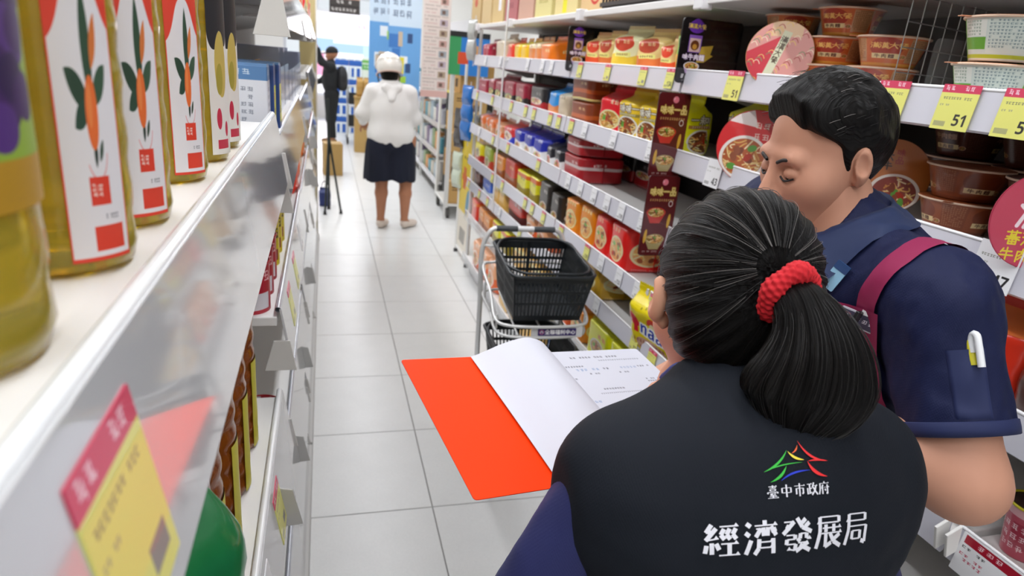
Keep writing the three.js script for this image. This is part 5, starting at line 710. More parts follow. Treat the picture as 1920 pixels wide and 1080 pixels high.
{ // blue poster board with orange snacks, yellow shelf edge
  const t = thing('poster', 'blue and green snack poster board above a black box, past the noodle shelves', 'poster', [1.24, 1.48, -6.9]); mesh('board', bx(0.42, 0.36, 0.012, 0.14, 0.18, 0), printed(canvasTex(160, 128, (g, w, h) => { g.fillStyle = '#2c7fd0'; g.fillRect(0, 0, w, h); g.fillStyle = '#3a9a5c'; g.fillRect(0, 0, 50, h); for (const [x, y, c] of [[60, 70, '#d8502c'], [96, 46, '#e8a03c']]) { g.fillStyle = c; g.fillRect(x - 20, y - 20, 40, 40); } }), 0.4), t); mesh('header', bx(0.42, 0.05, 0.02, 0.14, 0.385, 0), M('#1c1c1e', 0.5), t); mesh('leg', [rod([-0.02, -1.48, 0], [-0.02, 0, 0], 0.012), rod([0.3, -1.48, 0], [0.3, 0, 0], 0.012)], M('#d8d8d6', 0.5), t);
  const s = thing('display_table', 'black draped display with yellow edge behind the roll cage', 'display', [1.62, 0, -7.86]); mesh('drape', bx(0.5, 1.25, 0.3, 0, 0.63, 0, 0.01), M('#2a2a26', 0.7), s); mesh('yellow_edge', bx(0.52, 0.07, 0.32, 0, 1.29, 0, 0.006), M('#e2d21c', 0.4), s);
}
{ // long hanging price poster in pale pink
  const t = thing('hanging_poster', 'long pale pink price poster hanging beside the aisle', 'poster', [0.945, 2.3, -6.2], 0.12);
  const art = printed(canvasTex(160, 768, (g, w, h) => { g.fillStyle = '#efe2dc'; g.fillRect(0, 0, w, h); g.fillStyle = '#e6bcb4'; g.fillRect(0, h - 42, w, 42); for (let k = 0; k < 11; k++) { const y = 10 + k * 65; smallPrint(g, 12, y + 8, 74, 10, '#8a7470', k + 2, 9); smallPrint(g, 12, y + 30, 70, 8, '#c88a8a', k + 5, 8); g.fillStyle = ['#c8b8c4', '#b9a48c', '#d0a8a0', '#a9b0b8'][k % 4]; g.fillRect(98, y + 6, 46, 40); g.fillStyle = '#7a6258'; g.fillRect(108, y + 14, 20, 24); smallPrint(g, 8, y + 52, 140, 8, '#6a5650', k, 7); } }), 0.5);
  mesh('sheet', bx(0.245, 1.02, 0.003, 0, -0.5, 0), art, t); mesh('hanger', [rod([-0.12, 0.012, 0], [0.12, 0.012, 0], 0.006), rod([-0.1, 0.012, 0], [-0.1, 1.3, 0], 0.0015), rod([0.1, 0.012, 0], [0.1, 1.3, 0], 0.0015)], M('#d8d8d8', 0.4), t);
}
{ // tall blue posters beside the aisle
  const mk = (label, x, d, w, h, y, seed, turn) => { const t = thing('tall_poster', label, 'poster', [x, y, -d], turn); mesh('sheet', bx(w, h, 0.006, 0, h / 2, 0), printed(canvasTex(128, 384, (g, W, Hh) => { g.fillStyle = '#6aa4dc'; g.fillRect(0, 0, W, Hh); g.fillStyle = '#cfe0f0'; g.fillRect(0, 0, W, Hh * 0.36); const r = rng(seed); smallPrint(g, 14, 14, 100, 100, '#5a6a86', seed, 24); for (let i = 0; i < 12; i++) { g.fillStyle = ['#3c78c0', '#e8eef4', '#9cc83c', '#2c4a7a', '#c8b49c', '#e0d02c'][i % 6]; g.fillRect(r() * 90, 150 + r() * 200, 14 + r() * 34, 16 + r() * 40); } }), 0.45), t); mesh('stand', [rod([-w / 2 + 0.02, -y, 0], [-w / 2 + 0.02, 0, 0], 0.01), rod([w / 2 - 0.02, -y, 0], [w / 2 - 0.02, 0, 0], 0.01)], M('#c9c9c9', 0.4), t); };
  mk('tall blue printed poster beside the aisle, farther one', 0.92, 11.2, 0.52, 1.5, 1.1, 4, 0.2); mk('tall blue printed poster beside the aisle, nearer one', 1.02, 9.4, 0.42, 1.5, 1.0, 7, -0.1);
}
{ // farther shelf on the right side
  const t = thing('gondola_shelf', 'white shelf of household goods beyond the lady in the helmet', 'shelf', [1.32, 0, -9.6]);
  for (const y of [0.16, 0.5, 0.84, 1.18]) { mesh('shelf_deck', bx(0.4, 0.025, 3.0, 0.2, y, 0), whiteMetal, t); mesh('price_rail', bx(0.01, 0.06, 3.0, -0.004, y + 0.005, 0), railMat, t); }
  mesh('back_panel', bx(0.02, 2.1, 3, 0.41, 1.05, 0), greyMetal, t); mesh('kick_plate', bx(0.02, 0.13, 3, 0.05, 0.065, 0), M('#55534f', 0.6), t); for (const z of [-1.48, 0, 1.48]) mesh('upright', bx(0.03, 2.1, 0.03, 0.0, 1.05, z), M('#e4e4e0', 0.4), t);
  const cols = ['#d8d4cc', '#a8b8c0', '#c9c0b0', '#5a9aa8', '#d89a5c', '#8aa078', '#c8c8d0', '#7a6a8a'], r = rng(4); let n = 0;
  for (const [y, w] of [[0.175, 'lowest'], [0.515, 'second'], [0.855, 'third'], [1.195, 'top']]) for (let i = 0; i < 11; i++) { const d = 8.25 + i * 0.25, h = 0.14 + r() * 0.12, o = thing('packet', `household packet on the ${w} far shelf, ${ORD[i]} from the near end`, 'packet', [1.42, y, -d], RF); mesh('body', bagGeo('brick', 0.2, h, 0.14, n % 4), M(cols[n++ % 8], 0.35), o); mesh('seal', bx(0.17, 0.02, 0.006, 0, h + 0.006, 0), M('#e4e2de', 0.4), o); }
}
{ // hanging black sign with two lines of print
  const t = thing('hanging_sign', 'black and peach aisle sign hanging from the ceiling', 'sign', [0.24, 2.03, -9]);
  mesh('panel', bx(0.36, 0.36, 0.02, 0, 0.18, 0), printed(canvasTex(256, 256, (g, w, h) => { g.fillStyle = '#caa08c'; g.fillRect(0, 0, w, 140); g.fillStyle = '#3a3432'; g.fillRect(0, 140, w, 54); g.fillRect(0, 200, w, 56); smallPrint(g, 60, 150, 150, 34, '#e8e4e0', 3, 30); smallPrint(g, 16, 212, 230, 34, '#e8e4e0', 4, 28); }), 0.5), t); mesh('cord', [rod([-0.15, 0.36, 0], [-0.15, 1.57, 0], 0.002), rod([0.15, 0.36, 0], [0.15, 1.57, 0], 0.002)], M('#8a8a8a', 0.4), t);
}
{ // stacked goods and the bright lit advertisement at the very end
  const block = (name, label, cat, x, d, w, h, dep, y, tex, cap) => { const t = thing(name, label, cat, [x, y, -d]); mesh('carton', bx(w, h, dep, 0, h / 2, 0, 0.004), tex, t); mesh('band', bx(w * 1.004, h * 0.16, dep * 1.004, 0, h * 0.82, 0, 0.004), cap, t); return t; };
  const bw = printed(canvasTex(128, 128, (g, w, h) => { g.fillStyle = '#e6ecf4'; g.fillRect(0, 0, w, h); g.fillStyle = '#2c5cb4'; g.fillRect(0, 30, w, 20); g.fillRect(20, 64, 26, 60); g.fillRect(70, 64, 34, 60); smallPrint(g, 10, 6, 100, 16, '#3a6ab4', 3, 14); }), 0.4), gr = printed(canvasTex(128, 128, (g, w, h) => { g.fillStyle = '#e4eee0'; g.fillRect(0, 0, w, h); g.fillStyle = '#6ab85c'; g.fillRect(0, 40, w, 34); smallPrint(g, 10, 48, 100, 20, '#eef6ea', 3, 16); }), 0.4);
  const rows = ['bottom', 'second', 'third', 'top']; for (let k = 0; k < 4; k++) for (let i = 0; i < 2; i++) block('tissue_carton', `blue and white carton in the far stack, ${rows[k]} row, ${i ? 'right' : 'left'}`, 'box', 0.33 + i * 0.27, 14.3, 0.26, 0.36, 0.3, k * 0.362, bw, M('#2f63bb', 0.4));
  for (let k = 0; k < 4; k++) block('tissue_carton', `green and white carton in the far stack, ${rows[k]} row`, 'box', 0.86, 13.6, 0.34, 0.37, 0.3, k * 0.372, gr, M('#79c060', 0.4));
  for (let i = 0; i < 3; i++) { const t = thing('paper_sack', `tan paper sack on the far display, ${ORD[i]} from the left`, 'sack', [0.56 + i * 0.11, 0.9, -11.7]); mesh('sack', bagGeo('stand', 0.11, 0.3, 0.1, i), M('#b98f4a', 0.6), t); mesh('tie', bx(0.05, 0.02, 0.02, 0, 0.29, -0.02), M('#d8c49a', 0.5), t); }
  const ds = thing('display_table', 'tan cardboard display carrying paper sacks at the far end', 'display', [0.69, 0, -11.7]); mesh('box', bx(0.42, 0.86, 0.34, 0, 0.43, 0, 0.006), M('#b9975a', 0.7), ds); mesh('tray', bx(0.44, 0.04, 0.36, 0, 0.88, 0, 0.004), M('#a98648', 0.7), ds);
  const L = thing('light_box', 'large backlit pink and pale blue advertisement at the end of the aisle', 'lit sign', [0.45, 0.6, -16.6]);
  const lt = canvasTex(256, 256, (g, w, h) => { g.fillStyle = '#f6f4fb'; g.fillRect(0, 0, w, h); g.fillStyle = '#a9c8ee'; g.fillRect(0, 82, w, 40); g.fillStyle = '#eef2fc'; g.fillRect(90, 74, w, 20); g.fillStyle = '#f5a8cc'; g.fillRect(0, 128, w, 70); g.fillStyle = '#fbe9f2'; g.fillRect(60, 124, 150, 26); g.fillStyle = '#bfe2ea'; g.fillRect(190, 96, 66, 80); smallPrint(g, 170, 30, 70, 16, '#c8a8c8', 3, 14); });
  mesh('lit_face', bx(1.7, 1.75, 0.01, 0, 0.875, 0.04), new THREE.MeshStandardMaterial({ color: 0x222222, emissive: 0xffffff, emissiveMap: lt, emissiveIntensity: 1.25 }), L); mesh('stand', [bx(0.06, 0.6, 0.1, -0.7, -0.3, 0), bx(0.06, 0.6, 0.1, 0.7, -0.3, 0), bx(1.6, 0.02, 0.3, 0, -0.59, 0.05)], M('#c9cbd0', 0.4), L); mesh('frame', [bx(1.78, 0.05, 0.1, 0, -0.025, 0), bx(1.78, 0.05, 0.1, 0, 1.775, 0), bx(0.05, 1.8, 0.1, -0.875, 0.875, 0), bx(0.05, 1.8, 0.1, 0.875, 0.875, 0)], M('#d8dade', 0.4), L);
  const l = new THREE.RectAreaLight(C('#fbf2fa'), FAR_POWER, 1.6, 1.65); l.position.set(0, 0.875, 0.06); l.rotation.y = Math.PI; L.add(l);
}
{ // trolley by the man in black, folded black stand, carton and blue bag at the left
  const t = thing('basket_trolley', 'distant trolley with black basket beside the person in black', 'trolley', [0.6, 0, -12.75]); const P = (n, g, m = chrome) => mesh(n, g, m, t);
  P('frame', tube([[-0.2, 0.1, -0.2], [-0.2, 0.6, -0.1], [-0.2, 0.95, 0.1], [-0.15, 1.0, 0.12], [0.15, 1.0, 0.12], [0.2, 0.95, 0.1], [0.2, 0.6, -0.1], [0.2, 0.1, -0.2]], 0.012, 8, 60)); P('tray', [bx(0.4, 0.012, 0.5, 0, 0.66, 0), bx(0.4, 0.012, 0.5, 0, 0.3, 0)]); P('basket', [bx(0.36, 0.2, 0.012, 0, 0.8, 0.24), bx(0.012, 0.2, 0.46, -0.18, 0.8, 0), bx(0.012, 0.2, 0.46, 0.18, 0.8, 0), bx(0.36, 0.2, 0.012, 0, 0.42, 0.24), bx(0.012, 0.2, 0.46, -0.18, 0.42, 0)], blackPlastic); for (const [x, z] of [[-0.2, 0.2], [0.2, 0.2], [-0.2, -0.2], [0.2, -0.2]]) P('wheel', cyl(0.06, 0.06, 0.03).rotateZ(Math.PI / 2).translate(x, 0.06, z), M('#2c2c2e', 0.6)); P('leg', [rod([-0.2, 0.1, 0.2], [-0.2, 0.66, 0.2], 0.01), rod([0.2, 0.1, 0.2], [0.2, 0.66, 0.2], 0.01)]);
  const s = thing('folding_stand', 'black folded stand with splayed legs leaning at the left shelf end', 'stand', [0.06, 0, -7.1]), bm = M('#1c2420', 0.5); for (const [x, z] of [[0.1, 0.06], [-0.06, 0.12], [-0.02, -0.14]]) { mesh('leg', rod([x, 0.02, z], [-0.02, 0.78, 0], 0.011), bm, s); mesh('foot', cyl(0.018, 0.012, 0.04, x, 0.02, z), M('#101010', 0.7), s); } mesh('column', rod([-0.02, 0.6, 0], [-0.03, 1.15, -0.02], 0.014), bm, s);
  carton('open brown carton on the floor beyond the left shelf end', [0.1, 0, -9.4], 0.1, 0.24, 0.42, 0.3, '#a8874e'); { const b = thing('tote', 'small dark blue bag on the floor at the left shelf end', 'bag', [0.0, 0, -7.4]); mesh('bag', bagGeo('stand', 0.12, 0.2, 0.1, 2), M('#1f2f6a', 0.5), b); mesh('strap', tube([[-0.04, 0.18, 0], [-0.02, 0.26, 0], [0.02, 0.26, 0], [0.04, 0.18, 0]], 0.005, 6), M('#18244e', 0.6), b); }
}
// ------------------------------------------------------------------ people: bodies meshed from smoothly joined tapered bones
const smin = (a, b, k) => { const h = clamp(0.5 + (0.5 * (b - a)) / k, 0, 1); return b + (a - b) * h - k * h * (1 - h); };
const smax = (a, b, k) => -smin(-a, -b, k);
function bone(a, b, ra, rb) {                              // tapered capsule
  const dx = b[0] - a[0], dy = b[1] - a[1], dz = b[2] - a[2], l2 = dx * dx + dy * dy + dz * dz || 1e-9;
  return (x, y, z) => { const px = x - a[0], py = y - a[1], pz = z - a[2], t = clamp((px * dx + py * dy + pz * dz) / l2, 0, 1); return Math.hypot(px - dx * t, py - dy * t, pz - dz * t) - (ra + (rb - ra) * t); };
}
function ball(c, r, q) {                                   // ellipsoid, optionally turned by a quaternion
  const iq = q?.clone().invert(), p = v3(0, 0, 0);
  return (x, y, z) => { p.set(x - c[0], y - c[1], z - c[2]); if (iq) p.applyQuaternion(iq); const k0 = Math.hypot(p.x / r[0], p.y / r[1], p.z / r[2]), k1 = Math.hypot(p.x / (r[0] * r[0]), p.y / (r[1] * r[1]), p.z / (r[2] * r[2])); return k1 < 1e-9 ? -Math.min(...r) : (k0 * (k0 - 1)) / k1; };
}
const join = (list, k) => (x, y, z) => { let d = list[0](x, y, z); for (let i = 1; i < list.length; i++) d = smin(d, list[i](x, y, z), k); return d; };
// naive surface nets
function netGeo(f, lo, hi, cell, uvf) {
  const n = [0, 1, 2].map((i) => Math.ceil((hi[i] - lo[i]) / cell) + 1), [nx, ny, nz] = n, F = new Float32Array(nx * ny * nz), at = (i, j, k) => (k * ny + j) * nx + i;
  const BL = 4;                                            // blocks far from the surface are filled without sampling each cell
  for (let k0 = 0; k0 < nz; k0 += BL) for (let j0 = 0; j0 < ny; j0 += BL) for (let i0 = 0; i0 < nx; i0 += BL) {
    const mid = f(lo[0] + (i0 + 1.5) * cell, lo[1] + (j0 + 1.5) * cell, lo[2] + (k0 + 1.5) * cell), far = Math.abs(mid) > cell * BL * 2.2;
    for (let k = k0; k < Math.min(nz, k0 + BL); k++) for (let j = j0; j < Math.min(ny, j0 + BL); j++) for (let i = i0; i < Math.min(nx, i0 + BL); i++) F[at(i, j, k)] = far ? mid : f(lo[0] + i * cell, lo[1] + j * cell, lo[2] + k * cell);
  }
  const vid = new Int32Array(nx * ny * nz).fill(-1), pos = [], idx = [];
  for (let k = 0; k < nz - 1; k++) for (let j = 0; j < ny - 1; j++) for (let i = 0; i < nx - 1; i++) {
    let m = 0, sx = 0, sy = 0, sz = 0, c = 0; const v = [];
    for (let q = 0; q < 8; q++) { v[q] = F[at(i + (q & 1), j + ((q >> 1) & 1), k + (q >> 2))]; if (v[q] < 0) m |= 1 << q; }
    if (m === 0 || m === 255) continue;
    for (const [a, b] of EDGES) if (((m >> a) & 1) !== ((m >> b) & 1)) { const t = v[a] / (v[a] - v[b]); sx += (a & 1) + ((b & 1) - (a & 1)) * t; sy += ((a >> 1) & 1) + (((b >> 1) & 1) - ((a >> 1) & 1)) * t; sz += (a >> 2) + ((b >> 2) - (a >> 2)) * t; c++; }
    vid[at(i, j, k)] = pos.length / 3; pos.push(lo[0] + (i + sx / c) * cell, lo[1] + (j + sy / c) * cell, lo[2] + (k + sz / c) * cell);
  }
  const quad = (a, b, c, d, flip) => { if (a < 0 || b < 0 || c < 0 || d < 0) return; flip ? idx.push(a, c, b, a, d, c) : idx.push(a, b, c, a, c, d); };
  for (let k = 1; k < nz - 1; k++) for (let j = 1; j < ny - 1; j++) for (let i = 1; i < nx - 1; i++) {
    const s = F[at(i, j, k)] < 0;
    if (i < nx - 1 && s !== F[at(i + 1, j, k)] < 0) quad(vid[at(i, j - 1, k - 1)], vid[at(i, j, k - 1)], vid[at(i, j, k)], vid[at(i, j - 1, k)], !s);
    if (s !== F[at(i, j + 1, k)] < 0) quad(vid[at(i - 1, j, k - 1)], vid[at(i - 1, j, k)], vid[at(i, j, k)], vid[at(i, j, k - 1)], !s);
    if (s !== F[at(i, j, k + 1)] < 0) quad(vid[at(i - 1, j - 1, k)], vid[at(i, j - 1, k)], vid[at(i, j, k)], vid[at(i - 1, j, k)], !s);
  }
  const g = new THREE.BufferGeometry(), N = new Float32Array(pos.length), e = cell * 0.3;
  for (let i = 0; i < pos.length; i += 3) { const [x, y, z] = [pos[i], pos[i + 1], pos[i + 2]]; let a = f(x + e, y, z) - f(x - e, y, z), b = f(x, y + e, z) - f(x, y - e, z), c = f(x, y, z + e) - f(x, y, z - e); const l = Math.hypot(a, b, c) || 1; N[i] = a / l; N[i + 1] = b / l; N[i + 2] = c / l; }
  g.setAttribute('position', new THREE.Float32BufferAttribute(pos, 3)); g.setAttribute('normal', new THREE.BufferAttribute(N, 3)); g.setIndex(idx);
  const uv = new Float32Array((pos.length / 3) * 2); for (let i = 0; i < pos.length / 3; i++) { const q = uvf ? uvf(pos[3 * i], pos[3 * i + 1], pos[3 * i + 2]) : [pos[3 * i] * 4 + pos[3 * i + 2] * 3, pos[3 * i + 1] * 4]; uv[2 * i] = q[0]; uv[2 * i + 1] = q[1]; } g.setAttribute('uv', new THREE.BufferAttribute(uv, 2));
  return g;
}
const EDGES = [[0, 1], [2, 3], [4, 5], [6, 7], [0, 2], [1, 3], [4, 6], [5, 7], [0, 4], [1, 5], [2, 6], [3, 7]];
// outward winding check: three.js wants counter-clockwise from outside
function outward(g) { const p = g.attributes.position, n = g.attributes.normal, ix = g.index.array; let s = 0; const a = v3(), b = v3(), c = v3(), nn = v3(); for (let i = 0; i < Math.min(ix.length, 3000); i += 3) { a.fromBufferAttribute(p, ix[i]); b.fromBufferAttribute(p, ix[i + 1]); c.fromBufferAttribute(p, ix[i + 2]); nn.fromBufferAttribute(n, ix[i]); s += b.sub(a).cross(c.sub(a)).dot(nn) > 0 ? 1 : -1; } if (s < 0) for (let i = 0; i < ix.length; i += 3) { const t = ix[i]; ix[i] = ix[i + 1]; ix[i + 1] = t; } return g; }
const net = (...a) => outward(netGeo(...a));
const moved = (g, o) => g.translate(-o[0], -o[1], -o[2]);
const skinMat = (hex) => new THREE.MeshPhysicalMaterial({ color: C(hex), roughness: 0.52, specularIntensity: 0.5, sheen: 0.15, sheenColor: C('#ffb090'), sheenRoughness: 0.6, bumpMap: crinkle, bumpScale: 0.0006 });
const cloth = (hex, rough = 0.85, extra = {}) => new THREE.MeshPhysicalMaterial({ color: C(hex), roughness: rough, sheen: 0.25, sheenRoughness: 0.7, sheenColor: C(hex).lerp(C('#ffffff'), 0.25), bumpMap: weave, bumpScale: 0.0004, ...extra });
const streak = (() => { const r = rng(21), cols = Array.from({ length: 512 }, () => r()), w = 512, h = 64, d = new Uint8Array(w * h * 4), d2 = new Uint8Array(w * h * 4); for (let y = 0; y < h; y++) for (let x = 0; x < w; x++) { const s = cols[(x + Math.round(3 * N3(x * 0.05, y * 0.06, 2))) & 511], k = 0.55 * s + 0.45 * cols[(x >> 2) & 511], grey = cols[x] > 0.965 && N3(x, y * 0.05, 1) > -0.1 ? 1 : 0, i = (y * w + x) * 4; d[i] = 9 + 13 * k + grey * 42; d[i + 1] = 8 + 11 * k + grey * 40; d[i + 2] = 8 + 10 * k + grey * 39; d[i + 3] = 255; d2[i] = d2[i + 1] = d2[i + 2] = 255 * k; d2[i + 3] = 255; } return [d, d2].map((q, i) => { const t = new THREE.DataTexture(q, w, h); t.wrapS = t.wrapT = THREE.RepeatWrapping; t.magFilter = t.minFilter = THREE.LinearFilter; if (!i) t.colorSpace = THREE.SRGBColorSpace; t.needsUpdate = true; return t; }); })();
const hairMat = new THREE.MeshPhysicalMaterial({ map: streak[0], bumpMap: streak[1], bumpScale: 0.002, roughness: 0.4, specularIntensity: 0.3 });
const strandMat = M('#1a1716', 0.4), greyStrand = M('#8a8480', 0.45);
// a head in its own frame: face towards +z, centre between the ears
function headField({ jaw = 1, nose = 1, ear = 0 } = {}) {
  const parts = [ball([0, 0.03, -0.012], [0.076, 0.092, 0.094]), ball([0, -0.035, 0.03], [0.06 * jaw, 0.075, 0.062]), ball([0, -0.082, 0.05], [0.034 * jaw, 0.03, 0.036]), bone([-0.045, -0.02, 0.058], [0.045, -0.02, 0.058], 0.024, 0.024)];
  const base = join(parts, 0.035);
  const no = join([bone([0, 0.012, 0.086], [0, -0.026, 0.106 * nose], 0.009, 0.0125), bone([-0.011, -0.03, 0.094], [0.011, -0.03, 0.094], 0.009, 0.009)], 0.012), lips = join([bone([-0.019, -0.058, 0.084], [0.019, -0.058, 0.084], 0.0055, 0.0055), bone([-0.015, -0.067, 0.083], [0.015, -0.067, 0.083], 0.006, 0.006)], 0.003), brow = bone([-0.04, 0.026, 0.076], [0.04, 0.026, 0.076], 0.012, 0.012);
  const sock = [ball([-0.032, 0.006, 0.09], [0.019, 0.012, 0.014]), ball([0.032, 0.006, 0.09], [0.019, 0.012, 0.014])];
  const lid = [ball([-0.032, 0.004, 0.079], [0.0155, 0.0115, 0.0125]), ball([0.032, 0.004, 0.079], [0.0155, 0.0115, 0.0125])];
  const ears = [-1, 1].map((s) => { const o = ball([s * (0.08 + ear), -0.002, -0.008], [0.0105, 0.027, 0.0165], new THREE.Quaternion().setFromEuler(new THREE.Euler(-0.2, s * 0.35, 0))), inn = ball([s * (0.088 + ear * 1.3), 0.002, -0.003], [0.007, 0.0165, 0.0095]), lobe = ball([s * 0.075, -0.027, -0.001], [0.007, 0.009, 0.008]); return (x, y, z) => smin(smax(o(x, y, z), -inn(x, y, z), 0.006), lobe(x, y, z), 0.008); });
  return (x, y, z) => { let d = base(x, y, z); d = smin(d, brow(x, y, z), 0.014); for (const s of sock) d = smax(d, -s(x, y, z), 0.01); for (const l of lid) d = smin(d, l(x, y, z), 0.004); d = smin(d, no(x, y, z), 0.009); d = smin(d, lips(x, y, z), 0.005); for (const e of ears) d = smin(d, e(x, y, z), 0.007); return d; };
}
// a hand from joints: palm plus five separate chains; frame: origin at wrist, +y towards the fingers, +z out of the back, thumb at +x
function handGeo(matrix, curl = 0.5, side = 1, scale = 1, spread = 0.09) {
  const parts = [], P = [];
  const palm = join([bone([-0.02, 0.03, 0], [-0.022, 0.075, 0], 0.014, 0.012), bone([0.0, 0.02, 0], [0.0, 0.08, 0.002], 0.0155, 0.012), bone([0.02, 0.03, 0], [0.024, 0.078, 0], 0.015, 0.012), bone([0, -0.03, 0], [0, 0.03, 0], 0.021, 0.02), bone([0.014, 0.022, -0.006], [0.03, 0.05, -0.01], 0.014, 0.012)], 0.016);
  parts.push(palm);
  const F = [[0.026, 0.08, 0.07, -0.5], [0.0085, 0.086, 0.078, -0.1], [-0.009, 0.082, 0.072, 0.25], [-0.025, 0.074, 0.056, 0.7]];
  F.forEach(([x, y, L, sp], i) => { let p = v3(x, y, 0), a = curl * (0.75 + i * 0.08), yaw = -sp * spread, ch = []; [0.45, 0.31, 0.24].forEach((q, k) => { const d = v3(Math.sin(yaw), Math.cos(yaw), 0).multiplyScalar(Math.cos(a)).add(v3(0, 0, -Math.sin(a))).multiplyScalar(L * q), e = p.clone().add(d), r = [0.0088, 0.008, 0.0072][k] * (i === 3 ? 0.86 : 1); ch.push(bone(p.toArray(), e.toArray(), r, r * 0.92)); p = e; a += curl * 0.9 + 0.08; }); P.push(join(ch, 0.004)); });
  { let p = v3(0.028, 0.035, -0.008), ch = []; [[0.62, 0.75, 0.25, 0.036, 0.0115], [0.4, 0.85, 0.35, 0.03, 0.0098], [0.15, 0.9, 0.42, 0.025, 0.009]].forEach(([dx, dy, dz, L, r]) => { const e = p.clone().add(v3(dx, dy, -dz * (0.4 + curl)).normalize().multiplyScalar(L)); ch.push(bone(p.toArray(), e.toArray(), r, r * 0.92)); p = e; }); P.push(join(ch, 0.006)); }
  const f = (x, y, z) => { let d = palm(x, y, z); for (const p of P) d = Math.min(smin(d, p(x, y, z), 0.006), 9); return d; };
  const g = net(f, [-0.06, -0.06, -0.1], [0.09, 0.19, 0.05], 0.0034), m = new THREE.Matrix4().makeScale(side * scale, scale, scale).premultiply(matrix); g.applyMatrix4(m); if (side < 0) { const q = g.index.array; for (let i = 0; i < q.length; i += 3) { const t = q[i]; q[i] = q[i + 1]; q[i + 1] = t; } } return g;
}
function frameAt(pos, along, back) { const y = v3(...along).normalize(), z = v3(...back).addScaledVector(y, -v3(...back).dot(y)).normalize(), x = y.clone().cross(z); return new THREE.Matrix4().makeBasis(x, y, z).setPosition(...pos); }
const folds = (amp, fx, fy, fz, s = 0) => (x, y, z) => amp * (N3(x * fx + s, y * fy, z * fz) + 0.5 * N3(x * fx * 2.1, y * fy * 2.3 + s, z * fz * 2.2));
const lookM = (pos, face, roll = 0) => { const z = v3(...face).normalize(), x = v3(0, 1, 0).cross(z).normalize(), y = z.clone().cross(x), m = new THREE.Matrix4().makeBasis(x, y, z); m.multiply(new THREE.Matrix4().makeRotationZ(roll)); return m.setPosition(...pos); };
